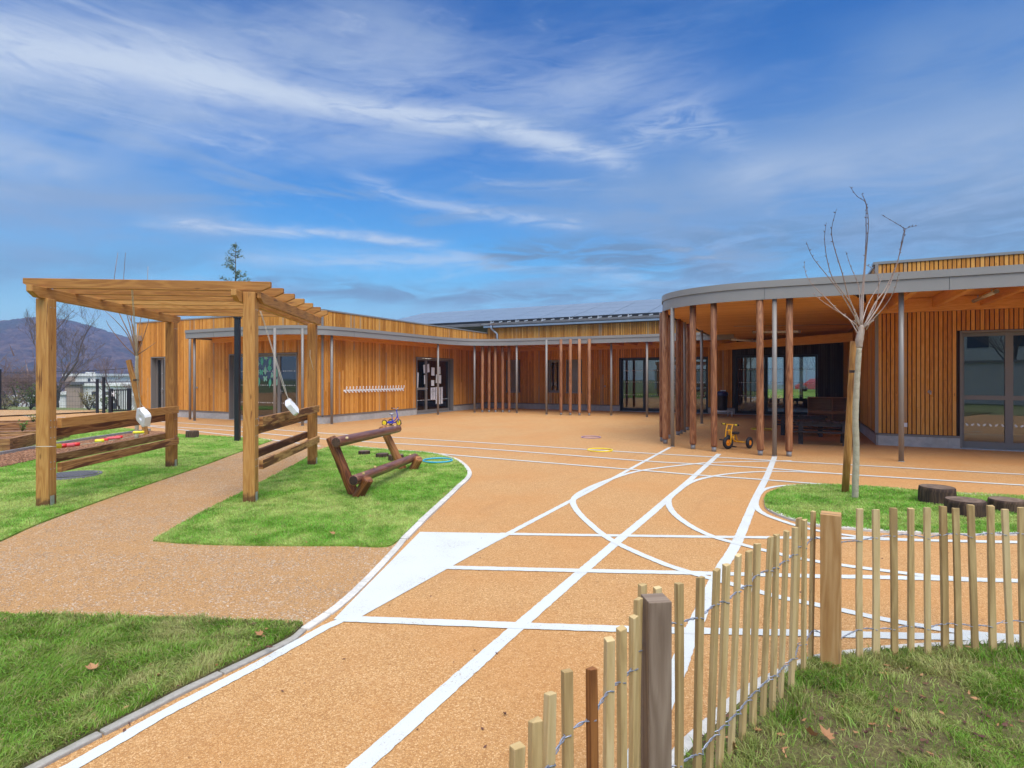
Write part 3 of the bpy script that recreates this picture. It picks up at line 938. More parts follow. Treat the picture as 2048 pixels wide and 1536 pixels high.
def resample(pts, step):
    P = [V(p[0], p[1], 0) for p in pts]
    out = [P[0]]
    acc = 0.0
    for a, c in zip(P, P[1:]):
        l = (c - a).length
        d = step - acc
        while d <= l:
            out.append(a.lerp(c, d / l)); d += step
        acc = (acc + l) % step if l + acc >= step else acc + l
    out.append(P[-1])
    return out

def kerb(name, pts, w, h, off, piece=0.55, m='kerb'):
    """a run of kerb stones with open joints"""
    R = resample(pts, 0.055)
    mb = MB()
    n = max(2, int(piece / 0.055))
    i = 0
    while i < len(R) - 2:
        seg = R[i:i + n + 1]
        if len(seg) < 3: break
        L2, R2 = [], []
        z = h + rnd.uniform(-.003, .003)
        for k, p in enumerate(seg):
            d = seg[min(k + 1, len(seg) - 1)] - seg[max(k - 1, 0)]
            d.normalize(); s = V(-d.y, d.x, 0)
            q = p + d * (0.004 if k == 0 else -0.004 if k == len(seg) - 1 else 0)
            L2.append(q + s * (off + w / 2 + rnd.uniform(-.0015, .0015))); R2.append(q + s * (off - w / 2 + rnd.uniform(-.0015, .0015)))
        poly = [(p.x, p.y) for p in R2] + [(p.x, p.y) for p in L2[::-1]]
        mb.prism(poly, -0.02, z, False)
        i += n
    return tag(mb.build(name, MAT[m], bevel=0.006), kind='structure')

kerb('kerb', G2(kerb_island)[12:], 0.070, 0.022, 0.036, m='kerb_white')
kl = G2(kerb_low)
kerb('kerb', kl[:17], 0.060, 0.016, 0.030, m='kerb_white')
kerb('kerb', kl[16:], 0.046, 0.014, 0.022)
kerb('kerb', [(p[0], p[1]) for p in lawnE + lawnE[:1]][::-1], 0.06, 0.028, 0.03) if False else kerb('kerb', lawnE + lawnE[:1], 0.065, 0.022, -0.03, m='kerb_white')
kerb('kerb', G2(kerbF), 0.055, 0.020, 0.028, m='kerb_white')
mb = MB()
for off in (0.0,):
    pts = resample(G2([(300, 862), (200, 877), (107, 892), (0, 911), (-200, 949)], 3), 0.3)
    for a, c in zip(pts, pts[1:]):
        mb.bar(a + V(0, 0, .03), c + V(0, 0, .03), .05, .08)
tag(mb.build('bed_edging', MAT['galv']), kind='structure')

# ---------------------------------------------------------------- painted lines (all one level above the court)
ZL = 0.003
layer = [0]
def painted(name, pts, w, step=6, smooth=True):
    layer[0] += 1
    P = resample(G2(pts, step, smooth=smooth), 0.03)
    mb = ribbon(MB(), P, w, ZL + 0.0003 * layer[0], 0.0028)
    return tag(mb.build(name, MAT['line']), kind='structure')

painted('lane_line', [(70, 1574), (141, 1536), (326, 1429), (507, 1335), (651, 1255), (690, 1238), (1016, 1068), (1145, 1000), (1210, 965.5), (1340, 895)], 0.066, smooth=False)
painted('lane_line', [(640, 1600), (718, 1536), (1039, 1252), (1234, 1084), (1300, 1029), (1339, 995), (1378, 962), (1438, 908)], 0.088)
painted('lane_line', [(1200, 1640), (1270, 1522), (1344, 1370), (1377, 1281), (1419, 1187), (1441, 1140), (1475, 1083), (1512, 996), (1534, 952), (1549.5, 913.5)], 0.088)
layer[0] += 1
tag(MB().sheet([(a.x, a.y) for a in (g(667, 1240), g(840, 1064.5), g(1022, 1067.5), g(716, 1238))], ZL + 0.0003 * layer[0]).build('painted_triangle', MAT['line']), kind='structure')
painted('cross_line', [(1000, 1068.3), (1250, 1072), (1480, 1075), (1692, 1077), (1831, 1081), (2048, 1085), (2400, 1090)], 0.075)
painted('cross_line', [(890, 1135.5), (1160, 1142), (1400, 1147), (1640, 1153.5), (1737, 1155), (2048, 1163), (2400, 1172)], 0.080)
painted('cross_line', [(690, 1238.5), (1060, 1253), (1259, 1259.5), (1400, 1263), (1640, 1268), (1737, 1271), (2048, 1279), (2400, 1290)], 0.085)
painted('curved_line', [(1583, 922.0), (1544, 922.6), (1436, 925), (1385, 928.5), (1280, 942), (1210, 963), (1165, 983), (1147, 999), (1150, 1016), (1174, 1043), (1223, 1081), (1314, 1123), (1384, 1147), (1460, 1168), (1550, 1193), (1640, 1212), (1692, 1223), (1775, 1241), (1887, 1260), (2000, 1273), (2200, 1284)], 0.072)
painted('curved_line', [(1690, 948.5), (1592, 944), (1534, 943.5), (1475, 946.5), (1426, 953), (1382, 965), (1346, 990), (1337, 1003), (1345, 1024), (1377, 1050), (1426, 1074), (1488, 1091), (1531, 1102), (1606, 1119), (1700, 1133.5), (1775, 1143), (1869, 1154), (1962, 1160), (2100, 1164)], 0.072)
painted('curved_line', [(1800, 978), (1700, 971.5), (1632, 970.5), (1573, 971.5), (1540, 976), (1522, 984), (1513, 999), (1513, 1015), (1531, 1030), (1580, 1048), (1625, 1060), (1692, 1071), (1756, 1077), (1900, 1083), (2048, 1086)], 0.066)
painted('long_line', [(-60, 828), (100, 834), (233, 838.5), (360, 846), (469, 853.6), (633, 865.6), (686, 869), (788, 875), (960, 885.5), (1280, 906), (1436, 915), (1553, 922), (1680, 929), (1940, 943.6), (2048, 949.5), (2400, 968)], 0.085)
painted('long_line', [(270, 849), (360, 855), (469, 862), (631, 877), (733, 884), (960, 897.5), (1280, 921.8), (1385, 928), (1534, 937), (1680, 948.5), (1940, 964.5), (2048, 971), (2400, 990)], 0.085)
painted('long_line', [(880, 908), (960, 915), (1280, 941), (1387, 950), (1534, 960.5), (1651, 969.5), (1908, 988), (2048, 997), (2400, 1018)], 0.080)
painted('long_line', [(290, 852), (420, 866), (560, 882), (640, 893)], 0.08)

# ---------------------------------------------------------------- the school, surveyed along its own axes
C0 = V(-6.048, 18.159, 0)                     # ground corner between the two near walls
N = V(0.8953, -0.4452, 0)                     # along the walls that face the court
U = V(0.4452, 0.8953, 0)                      # into the depth
def P(r, d, z=0.0):
    return C0 + N * r + U * d + V(0, 0, z)

class Wall:
    def __init__(s, axis, c, sign):            # axis 'r': runs along N at depth c ; 'd': runs along U at r = c
        s.axis, s.c = axis, c
        s.dir = N if axis == 'r' else U
        s.out = U * sign if axis == 'r' else N * sign
        s.sign = sign
    def pt(s, a, o=0.0, z=0.0):
        b = P(a, s.c, z) if s.axis == 'r' else P(s.c, a, z)
        return b + s.out * o
    def from_px(s, px):
        """the position along the wall that a survey column px looks at"""
        k = (px - X0) / F
        b, d = s.pt(0), s.dir
        return (k * b.y - b.x) / (d.x - k * d.y)
    def z_px(s, px, py):
        p = s.pt(s.from_px(px))
        return H + (Y0 - py) / F * p.y
    def box(s, mb, a0, a1, o0, o1, z0, z1):
        c = s.pt((a0 + a1) / 2, (o0 + o1) / 2, (z0 + z1) / 2)
        return mb.obox(c, (s.dir * abs(a1 - a0) / 2, s.out * abs(o1 - o0) / 2, V(0, 0, abs(z1 - z0) / 2)))

W1 = Wall('r', 0.0, -1)
W2 = Wall('d', 0.0, 1)
W3 = Wall('r', 10.9, -1)
W5 = Wall('d', 15.14, -1)
W6 = Wall('r', 1.27, -1)

school = thing('school_building', 'low timber school clad in upright larch slats, with curved grey canopies around the orange court', 'building', P(8, 6))

PITCH = 0.0775
def wall_part(W, a0, a1, z1, openings=(), slat='slat', z0=0.27, thick=0.22, dark=None, wid=0.064):
    core = MB()
    cuts = sorted(openings)
    xs = [a0] + [c for o in cuts for c in (o[0], o[1])] + [a1]
    for i in range(0, len(xs), 2):
        if xs[i + 1] - xs[i] > 0.01: W.box(core, xs[i], xs[i + 1], -thick, -0.004, 0.0, z1)
    for o in cuts:
        W.box(core, o[0], o[1], -thick, -0.004, o[3], z1)
        if o[2] > 0.05: W.box(core, o[0], o[1], -thick, -0.004, 0.0, o[2])
    w = core.build('wall', MAT['membrane'], school)
    def run(lo, hi, m, nm):
        sl = MB()
        a = lo + 0.01
        while a < hi - 0.05:
            wd = wid + rnd.choice((-.0015, 0, .001, .002))
            iv = [(z0, z1)]
            for o in cuts:
                if a + wd > o[0] and a < o[1]:
                    iv = [(o[3] + 0.01, z1)] + ([(z0, o[2] - 0.01)] if o[2] > z0 + 0.1 else [])
            for (p, q) in iv:
                # boards are butt-jointed at random heights
                cutz = [p]
                if q - p > 1.6 and rnd.random() < 0.45: cutz.append(rnd.uniform(p + 0.5, q - 0.5))
                cutz.append(q)
                for zz0, zz1 in zip(cutz, cutz[1:]):
                    th = rnd.uniform(0.021, 0.026)
                    W.box(sl, a, min(a + wd, hi), 0.0, th, zz0, zz1 - 0.002)
            a += PITCH
        s_ = sl.build('cladding', MAT[m], w)
        return s_
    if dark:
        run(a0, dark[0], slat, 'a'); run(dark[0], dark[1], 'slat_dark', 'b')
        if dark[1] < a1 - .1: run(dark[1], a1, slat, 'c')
    else:
        run(a0, a1, slat, 'a')
    # plinth and drip flashing
    xs2 = [a0] + [c for o in cuts if o[2] < 0.2 for c in (o[0], o[1])] + [a1]
    for i in range(0, len(xs2), 2):
        if xs2[i + 1] - xs2[i] < 0.02: continue
        pl, fl = MB(), MB()
        a = xs2[i]
        while a < xs2[i + 1] - 0.02:
            b_ = min(a + 1.25, xs2[i + 1])
            W.box(pl, a + 0.0008, b_ - 0.0008, -0.003, 0.030, -0.05, 0.222)
            a = b_
        W.box(fl, xs2[i], xs2[i + 1], -0.003, 0.045, 0.2255, 0.262)
        pl.build('plinth', MAT['plinth'], w, bevel=.004)
        fl.build('flashing', MAT['taupe'], w)
    return w

ZTOP = 3.62
# openings (along, along, sill, head), found from the photograph
def opening(W, px0, px1, head_px, head_y, sill=None, sill_y=None):
    a, b = sorted((W.from_px(px0), W.from_px(px1)))
    zt = W.z_px(head_px, head_y)
    z0 = 0.0 if sill_y is None else W.z_px(px0, sill_y)
    return (a, b, z0, zt)
oA = opening(W1, 303, 331, 315, 714)
oB = opening(W1, 459, 595, 560, 706)
oC = opening(W2, 832.5, 906, 833, 714)
oD1 = opening(W3, 1013, 1039, 1026, 720, None, 784)
oD2 = opening(W3, 1095, 1119, 1107, 720, None, 784)
oD3 = opening(W3, 1133, 1163, 1148, 719.5, None, 785)
oE = opening(W3, 1240, 1416, 1245, 716)
oF = opening(W3, 1470, 1637, 1472, 710)
oG = (W6.from_px(1919.5), W6.from_px(1919.5) + 2.75, 0.0, W6.z_px(1921, 662))
WL = W1.from_px(274)                                   # left end of the near wing
wall_part(W1, WL, 0.0, ZTOP, [oA, oB])
wall_part(W2, 0.0, 10.9, ZTOP, [oC])
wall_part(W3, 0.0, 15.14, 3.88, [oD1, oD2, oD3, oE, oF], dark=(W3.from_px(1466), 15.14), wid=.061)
wall_part(W5, 1.27, 10.9, 3.98)
wall_part(W6, 15.14, 27.0, 3.98, [oG], wid=.0595)

# closed backs, floors, partitions and flat roofs behind the walls
mb = MB()
mb.bar(P(WL + .11, .004, 1.8), P(WL + .11, 18, 1.8), .22, 3.6)
mb.bar(P(WL, 18, 1.8), P(0, 18, 1.8), .2, 3.6)
mb.build('end_wall', MAT['render_white'], school)
sl = MB()
a = 0.0
EW = Wall('d', WL, -1)
while a < 17.9:
    EW.box(sl, a, a + .06, 0.0, .024, .27, ZTOP); a += PITCH
sl.build('cladding', MAT['slat'], school)
mb = MB()
RM = 7.0                                       # depth of the rooms behind the long wall
for pr in ((P(WL + .3, 4.6), P(-.3, 4.6)), (P(-5.2, .3), P(-5.2, 17)), (P(-5.0, 17.0), P(-.2, 17.0))):
    mb.bar(pr[0] + V(0, 0, 1.4), pr[1] + V(0, 0, 1.4), .1, 2.8)
mb.build('partition', MAT['interior_wall'], school)
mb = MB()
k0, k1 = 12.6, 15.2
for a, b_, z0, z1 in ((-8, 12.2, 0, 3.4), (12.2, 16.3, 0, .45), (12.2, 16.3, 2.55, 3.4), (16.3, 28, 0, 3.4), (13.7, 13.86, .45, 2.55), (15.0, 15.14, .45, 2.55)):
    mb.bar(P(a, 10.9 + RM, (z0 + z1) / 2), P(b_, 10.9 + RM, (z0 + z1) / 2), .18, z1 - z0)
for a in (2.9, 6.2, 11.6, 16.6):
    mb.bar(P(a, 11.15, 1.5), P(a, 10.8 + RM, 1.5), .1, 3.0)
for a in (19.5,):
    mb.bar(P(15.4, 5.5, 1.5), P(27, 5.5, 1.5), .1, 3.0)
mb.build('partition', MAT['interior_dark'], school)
mb = MB()
mb.sheet([tuple(P(*q).xy) for q in ((WL + .2, .2), (-.2, .2), (-.2, 11.1), (15.3, 11.1), (15.3, 1.5), (27, 1.5), (27, 10.9 + RM), (WL + .2, 10.9 + RM))], .012)
mb.build('floor', MAT['interior_floor'], school)
mb = MB()
mb.prism([tuple(P(*q).xy) for q in ((WL + .1, .1), (-.1, .1), (-.1, 18), (WL + .1, 18))], 3.40, 3.50)
mb.prism([tuple(P(*q).xy) for q in ((15.26, 1.4), (27, 1.4), (27, 11.0), (15.26, 11.0))], 3.75, 3.86)
mb.build('flat_roof', MAT['roofing'], school)
mb = MB()
mb.prism([tuple(P(*q).xy) for q in ((0.05, 11.05), (27, 11.05), (27, 10.8 + RM), (.05, 10.8 + RM))], 3.0, 3.08)
mb.build('ceiling', MAT['interior_wall'], school)
# parapet cappings
mb = MB()
def cap(W, a0, a1, z, o0=-.26, o1=.045, h=.045):
    m = MB()
    W.box(m, a0, a1, o0, o1, z, z + h)
    m.build('parapet_cap', MAT['fascia'], school)
cap(W1, WL - .05, .045, ZTOP); cap(W2, .046, 10.86, ZTOP); cap(EW, .0, 18, ZTOP - .001)
cap(W6, 15.05, 27, 3.98, h=.055); cap(W5, 1.30, 10.9, 3.981, h=.055)
# corner trims
MB().bar(P(.022, -.022, .27), P(.022, -.022, ZTOP), .05, .05, U).build('corner_trim', MAT['column'], school)
mb = MB()
mb.bar(P(15.115, 1.245, .27), P(15.115, 1.245, 3.98), .06, .06, U)
mb.build('corner_trim', MAT['column'], school)

# ---- pitched solar roof over the long wing
EZ, RZ, RD = 4.10, 5.50, 5.6                   # eaves height, ridge height, run
def R3(r, t, lift=0.0):                         # t = 0 at the eaves, 1 at the ridge
    return P(r, 10.9 - .25 + t * (RD + .25), EZ + (RZ - EZ) * t + lift)
mb = MB()
for a, b_, c, d in ((R3(-7.9, 0), R3(17, 0), R3(17, 1), R3(-7.9, 1)), (R3(-7.9, 1), R3(17, 1), P(17, 10.9 + 2 * RD, EZ), P(-7.9, 10.9 + 2 * RD, EZ))):
    mb.quad(a, b_, c, d)
    mb.quad(d - V(0, 0, .12), c - V(0, 0, .12), b_ - V(0, 0, .12), a - V(0, 0, .12))
mb.quad(R3(-7.9, 0, -.12), R3(17, 0, -.12), R3(17, 0), R3(-7.9, 0))
mb.quad(R3(-7.9, 0), R3(-7.9, 1), R3(-7.9, 1, -.12), R3(-7.9, 0, -.12))
roof = mb.build('roof', MAT['roofing'], school)
mb = MB()
mb.bar(R3(-7.9, 1, .02), R3(17, 1, .02), .22, .05)
mb.build('ridge_cap', MAT['fascia'], roof)
mb = MB()
mb.bar(P(-.1, 10.7, 3.98), P(17, 10.7, 3.98), .09, .17)
mb.build('eaves_board', MAT['zinc'], roof)
mb = MB()
prof = [(-.075 + .15 * k / 8, -.075 * math.sin(math.pi * k / 8)) for k in range(9)]
for (o, z), (o2, z2) in zip(prof, prof[1:]):
    A, B = P(-.15, 10.58 + o, 4.07 + z), P(17, 10.58 + o, 4.07 + z)
    C, D = P(17, 10.58 + o2, 4.07 + z2), P(-.15, 10.58 + o2, 4.07 + z2)
    mb.quad(A, B, C, D)
mb.build('gutter', MAT['zinc'], roof)
a = .3
while a < 12.5:
    mb = MB()
    mb.bar(R3(a, .004, .02), R3(a + .16, .010, .05), .05, .06)
    if int(a / .45) % 3 == 0: mb.bar(R3(a, .0, -.02), R3(a, .01, .10), .03, .03)
    mb.build('roof_bracket', MAT['galv'], roof)
    a += .45
mb = MB()
mb.bar(R3(-7.6, .022, .045), R3(12.75, .022, .045), .05, .13)
mb.build('panel_rail', MAT['black_metal'], roof)
pw, gap = 1.72, .025
rows = 4
for j in range(rows):
    t0, t1 = .03 + j * .235, .03 + (j + 1) * .235 - .006
    r = -7.6
    while r + pw < 12.8:
        p = MB()
        a, b_, c, d = R3(r, t0, .10), R3(r + pw - gap, t0, .10), R3(r + pw - gap, t1, .10), R3(r, t1, .10)
        p.quad(a, b_, c, d, [(0, 0), (pw, 0), (pw, 1.35), (0, 1.35)])
        for q, s_ in ((a, b_), (b_, c), (c, d), (d, a)):
            p.quad(q - V(0, 0, .04), s_ - V(0, 0, .04), s_, q)
        p.build('solar_panel', MAT['pv'], roof)
        r += pw

# ---------------------------------------------------------------- canopies
def offset_poly(pts, o):
    P_ = [V(p[0], p[1], 0) for p in pts]
    out = []
    for i, p in enumerate(P_):
        d = P_[min(i + 1, len(P_) - 1)] - P_[max(i - 1, 0)]
        d.normalize(); s = V(d.y, -d.x, 0)
        out.append(p + s * o)
    return out

def canopy(edge, inner, zb, zt, soffit_z, name='canopy', soffit='soffit'):
    """edge: the free edge in (r, d), left to right; inner: the wall side back again"""
    e = [P(*q) for q in edge]
    full = [(p.x, p.y) for p in e] + [tuple(P(*q).xy) for q in inner]
    c = MB().prism(full, zt - .06, zt - .02).build(name, MAT['roofing'], school)
    s_ = MB()
    s_.sheet(full[::-1], soffit_z)
    b = len(s_.v)
    s_.v = [V(p.x, p.y, soffit_z) for p in s_.v]
    s_.f = [f[::-1] for f in s_.f]
    # boards run with the court walls: texture axes along N
    s_.uv = [[((V(p.x, p.y, 0) - C0).dot(N), (V(p.x, p.y, 0) - C0).dot(U)) for p in [s_.v[i] for i in f]] for f in s_.f]
    s_.build('soffit', MAT[soffit], c)
    def band(nm, o0, o1, z0, z1, m):
        mb = MB()
        A, B = offset_poly(e, o1), offset_poly(e, o0)
        for i in range(len(e) - 1):
            a, b_, c_, d_ = A[i], A[i + 1], B[i + 1], B[i]
            up = lambda p, z: V(p.x, p.y, z)
            mb.quad(up(a, z0), up(b_, z0), up(b_, z1), up(a, z1))
            mb.quad(up(b_, z0), up(a, z0), up(d_, z0), up(c_, z0))
            mb.quad(up(a, z1), up(b_, z1), up(c_, z1), up(d_, z1))
            mb.quad(up(c_, z0), up(d_, z0), up(d_, z1), up(c_, z1))
        for i in (0, -1):
            mb.quad(V(A[i].x, A[i].y, z0), V(B[i].x, B[i].y, z0), V(B[i].x, B[i].y, z1), V(A[i].x, A[i].y, z1))
        return mb.build(nm, MAT[m], c)
    zm = zt - (zt - zb) * .36
    band('fascia', -.03, .0, zb, zm - .005, 'fascia')
    band('fascia_trim', -.05, .022, zm, zt, 'fascia')
    mb = MB()                                    # sheet joints of the fascia
    acc = 0
    A = offset_poly(e, .003)
    for i in range(1, len(A)):
        acc += (A[i] - A[i - 1]).length
        if acc > 2.6:
            acc = 0
            mb.bar(V(A[i].x, A[i].y, zb + .004), V(A[i].x, A[i].y, zm - .01), .003, .003)
    if mb.v: mb.build('fascia_joint', MAT['black_metal'], c)
    return c, e

def smooth_edge(pts, step=6):
    return [(p.x, p.y) for p in catmull([V(a, b, 0) for a, b in pts], step)]

edgeL = [(-5.28, -.001), (-5.29, -.6), (-5.27, -.98), (-5.2, -1.09), (-5.05, -1.12)] + smooth_edge([(-4.6, -1.13), (-3.2, -1.15), (-1.7, -1.15), (-.9, -1.05), (-.2, -.82), (.28, -.36), (.50, .25), (.62, 1.2), (.74, 3.0), (.86, 5.2), (1.02, 6.25), (1.45, 7.05), (2.2, 7.5), (3.2, 7.66), (5.0, 7.70), (8.0, 7.68), (11.6, 7.66)])
canL, eL = canopy(edgeL, [(11.6, 10.86), (.04, 10.86), (.04, -.04), (-5.28, -.04)], 2.815, 3.095, 3.0)
edgeR = [(10.72, 10.86)] + smooth_edge([(10.72, 9.5), (10.71, 6.5), (10.70, 3.5), (10.70, 1.0), (10.74, -.1), (10.98, -.86), (11.55, -1.40), (12.3, -1.68), (13.2, -1.75), (15.2, -1.67), (18.0, -1.62), (27, -1.62)])
canR, eR = canopy(edgeR, [(27, 1.22), (15.10, 1.22), (15.10, 10.86)], 2.975, 3.325, 3.19)
# flat ceiling of the covered bay, hung at the fascia's foot
e = [(p.x, p.y) for p in offset_poly([P(*q) for q in edgeR if q[0] < 14.6], -.03)]
full = e + [tuple(P(*q).xy) for q in ((15.09, 1.18), (15.09, 10.85))]
a = 10.86
s_ = MB()
b = 0
ys = np.arange(-1.9, 10.9, .135)
poly = np.array([((V(p[0], p[1], 0) - C0).dot(N), (V(p[0], p[1], 0) - C0).dot(U)) for p in full])
def span(poly, d):
    xs = []
    for (x0, y0), (x1, y1) in zip(poly, np.roll(poly, -1, 0)):
        if (y0 - d) * (y1 - d) < 0: xs.append(x0 + (d - y0) / (y1 - y0) * (x1 - x0))
    return (min(xs), max(xs)) if len(xs) >= 2 else None
for d in ys:
    sps = [span(poly, d + q) for q in (-.01, .065, .14)]
    if not all(sps): continue
    r0, r1 = max(q[0] for q in sps) + .05, min(q[1] for q in sps) - .01
    if r1 - r0 < .3: continue
    z = 2.995
    s_.obox(P((r0 + r1) / 2, d + .065, z + .012), (N * (r1 - r0) / 2, U * .0655, V(0, 0, .012)))
s_.build('ceiling_board', MAT['soffit'], canR)

mb = MB()
r = -4.9                                        # joists and wall plates of the left canopy
while r < -.4:
    mb.bar(P(r, -.05, 2.93), P(r, -1.03 + max(0, r + 1.9) * .22, 2.93), .06, .13); r += .55
d = .5
while d < 6.0:
    mb.bar(P(.05, d, 2.93), P(.44 + d * .060, d - .05, 2.93), .06, .13); d += .55
for k in range(6):
    t = k / 5
    mb.bar(P(.06, .1 - .1 * t, 2.925), P(.26 - .75 * t, -.12 - .66 * t, 2.925), .06, .12)
r = 1.2
while r < 11:
    mb.bar(P(r, 10.84, 2.93), P(r + .05, 7.84 - max(0, 2.6 - r) * .35, 2.93), .06, .13); r += .62
mb.build('joist', MAT['glulam'], canL)
mb = MB()
W1.box(mb, -5.2, -.02, .03, .09, 2.72, 2.995); W2.box(mb, .03, 10.8, .03, .09, 2.72, 2.995); W3.box(mb, .1, 11.4, .03, .10, 2.72, 2.995)
mb.build('wall_plate', MAT['glulam'], canL)
mb = MB()
r = 15.35
while r < 27:
    mb.bar(P(r, 1.2, 3.075), P(r, -1.58, 3.075), .10, .215); r += .80
mb.build('joist', MAT['glulam'], canR)
mb = MB()
W6.box(mb, 15.0, 27, .035, .12, 2.89, 3.18)
mb.bar(V(12.35, 14.2, 2.72) * 0 + P(15.12, 6.55, 2.715), V(8.42, 23.2, 2.715), .14, .27)
mb.bar(P(14.7, -1.6, 3.08), P(15.02, 1.3, 3.0), .12, .22)
mb.build('beam', MAT['glulam'], canR)

def column(px, py, zt, r=.0415, par=None):
    p = g(px, py)
    mb = MB().tube([p + V(0, 0, -.02), p + V(0, 0, zt)], r, 16)
    mb.lathe(p, [(r + .012, 0), (r + .012, .008), (r, .009)], 16)
    mb.build('column', MAT['column'], par or school)
for px, py in ((380, 839), (389, 841.5), (549.5, 852.5), (605, 851.5), (663.5, 848.3), (876, 829.3), (949, 825), (1033.4, 826), (1093, 829), (1222.5, 831), (1294, 834)):
    column(px, py, 2.99, .042, canL)
for px, py in ((1345, 893), (1369, 864), (1403.5, 847), (1549, 912), (1802.5, 923)):
    column(px, py, 3.0, .0425, canR)
def timber_post(px, py, zt, par, r=.064):
    p = g(px, py)
    lean = V(rnd.uniform(-.012, .012), rnd.uniform(-.012, .012), 0)
    pts = [p + V(0, 0, .10), p + V(0, 0, .125), p + lean * .4 + V(0, 0, 1.0), p + lean * .7 + V(0, 0, 2.0), p + lean + V(0, 0, zt)]
    rr = r * rnd.uniform(.95, 1.05)
    t = MB().tube(pts, [rr * .93, rr, rr * 1.01, rr * .99, rr * .97], 18, wob=.012).build('timber_post', MAT['logpost'], par)
    MB().tube([p + V(0, 0, -.01), p + V(0, 0, .11)], r * .72, 14).build('post_shoe', MAT['shoe'], t)
for px, py in ((964.7, 824.6), (978, 824.5), (991, 824.5), (1005.5, 824.6), (1018.4, 824.6), (1122, 830), (1140.5, 830.3), (1159, 830.6), (1178.4, 831)):
    timber_post(px, py, 2.985, canL, .060)
for px, py in ((1331, 887), (1324.5, 882.5), (1338.6, 876.7), (1356, 870), (1362, 867), (1375, 860.5), (1386, 898), (1428, 903), (1520.6, 910.5), (1578, 912.6)):
    timber_post(px, py, 2.99, canR, .0655)

# ---------------------------------------------------------------- glazed doors and windows
def glazed(W, o, cols, label=None, name='door', dark=False, dots=(), leafdots=False, frame='taupe', setback=.13, sill_fl=False, handle=None):
    """o = opening; cols = [(from, to, [heights where a rail splits the pane])], as fractions of the width"""
    a0, a1, z0, z1 = o
    fr = MB()
    # lining of the reveal
    W.box(fr, a0, a0 + .035, -setback, .03, z0, z1); W.box(fr, a1 - .035, a1, -setback, .03, z0, z1)
    W.box(fr, a0 + .036, a1 - .036, -setback, .032, z1 - .035, z1)
    if z0 > .2: W.box(fr, a0 - .02, a1 + .02, -setback, .06, z0 - .03, z0 + .012)
    A0, A1 = a0 + .036, a1 - .036
    B, T = z0 + .02, z1 - .036
    panes = []
    for c0, c1, rails in cols:
        b0, b1 = A0 + (A1 - A0) * c0, A0 + (A1 - A0) * c1
        W.box(fr, b0, b0 + .065, -setback - .06, -setback, B, T)
        W.box(fr, b1 - .065, b1, -setback - .06, -setback, B, T)
        foot = .13 if z0 < .1 else .06
        W.box(fr, b0 + .066, b1 - .066, -setback - .06, -setback + .001, B, B + foot)
        W.box(fr, b0 + .066, b1 - .066, -setback - .06, -setback + .001, T - .075, T)
        zz = B + foot
        for rz in rails:
            W.box(fr, b0 + .066, b1 - .066, -setback - .06, -setback + .002, rz - .045, rz + .045)
            panes.append((b0 + .066, b1 - .066, zz, rz - .045)); zz = rz + .045
        panes.append((b0 + .066, b1 - .066, zz, T - .075))
    d = fr.build(name, MAT[frame], school)
    if label: d['label'] = label
    for p in panes:
        m = MB(); W.box(m, p[0] - .004, p[1] + .004, -setback - .036, -setback - .028, p[2] - .004, p[3] + .004)
        m.build('glass', MAT['glass'], d)
    if z0 < .1:
        m = MB(); W.box(m, a0, a1, -setback - .08, .05, .0, .019)
        m.build('threshold', MAT['galv'], d)
    if dots:
        m = MB()
        for z in dots:
            for (p0, p1, q0, q1) in panes:
                if not (q0 < z < q1): continue
                a = p0 + .05
                k = 0
                while a < p1 - .03:
                    c = W.pt(a, -setback - .0265, z)
                    sx = W.dir; up = V(0, 0, 1)
                    if leafdots:
                        ang = .7 if k % 2 else 2.2
                        e1 = sx * math.cos(ang) + up * math.sin(ang); e2 = sx * -math.sin(ang) + up * math.cos(ang)
                        m.poly3([c + e1 * .034 * math.cos(t) + e2 * .019 * math.sin(t) * (1 - .25 * math.cos(t)) for t in [6.2832 * i / 14 for i in range(14)]])
                        a += .098
                    else:
                        s1 = .020 if k % 3 else .014
                        m.poly3([c + sx * s1 * math.cos(t) + up * s1 * math.sin(t) for t in [6.2832 * i / 8 for i in range(8)]])
                        a += .085
                    k += 1
        m.build('frosted_dots', MAT['paper'], d)
    if handle is not None:
        m = MB()
        c = W.pt(A0 + (A1 - A0) * handle, -setback + .03, 1.02)
        m.tube([c - W.out * .03, c, c + W.dir * .10], .010, 8)
        m.tube([c - W.out * .012 + V(0, 0, -.10), c - W.out * .012 + V(0, 0, .06)], .012, 8)
        m.tube([c + V(0, 0, .62) - W.out * .03, c + V(0, 0, .62)], .018, 8)
        m.build('handle', MAT['galv'], d)
    return d, panes, setback

doorA, _, _ = glazed(W1, oA, [(0, .45, []), (.45, 1, [])], 'narrow glazed door in a deep grey reveal', setback=.17, handle=.5)
doorB, panesB, sb = glazed(W1, oB, [(0, .30, []), (.30, .70, []), (.70, 1, [])], 'glazed doors with green paper leaves and butterflies', dots=(.62, 1.22, 1.70), handle=.735)
doorC, panesC, _ = glazed(W2, oC, [(0, .32, [1.02]), (.32, .985, [])], 'glazed door with paper sheets stuck inside the glass', dots=(.55,), handle=.30)
doorE, _, _ = glazed(W3, oE, [(0, .28, []), (.28, .60, []), (.60, 1, [])], 'wide glazed doors with three rows of dots', dots=(.72, 1.28, 1.78), frame='black_metal')
doorF, panesF, _ = glazed(W3, oF, [(0, .38, []), (.38, .62, []), (.62, 1, [])], 'wide glazed doors in the near-black bay', dots=(.75, 1.28, 1.80), frame='black_metal')
doorG, panesG, _ = glazed(W6, oG, [(0, .30, [1.07]), (.30, .68, [1.07]), (.68, 1, [1.07])], 'tall taupe framed glazed door with a row of leaf marks', dots=(.50,), leafdots=True)
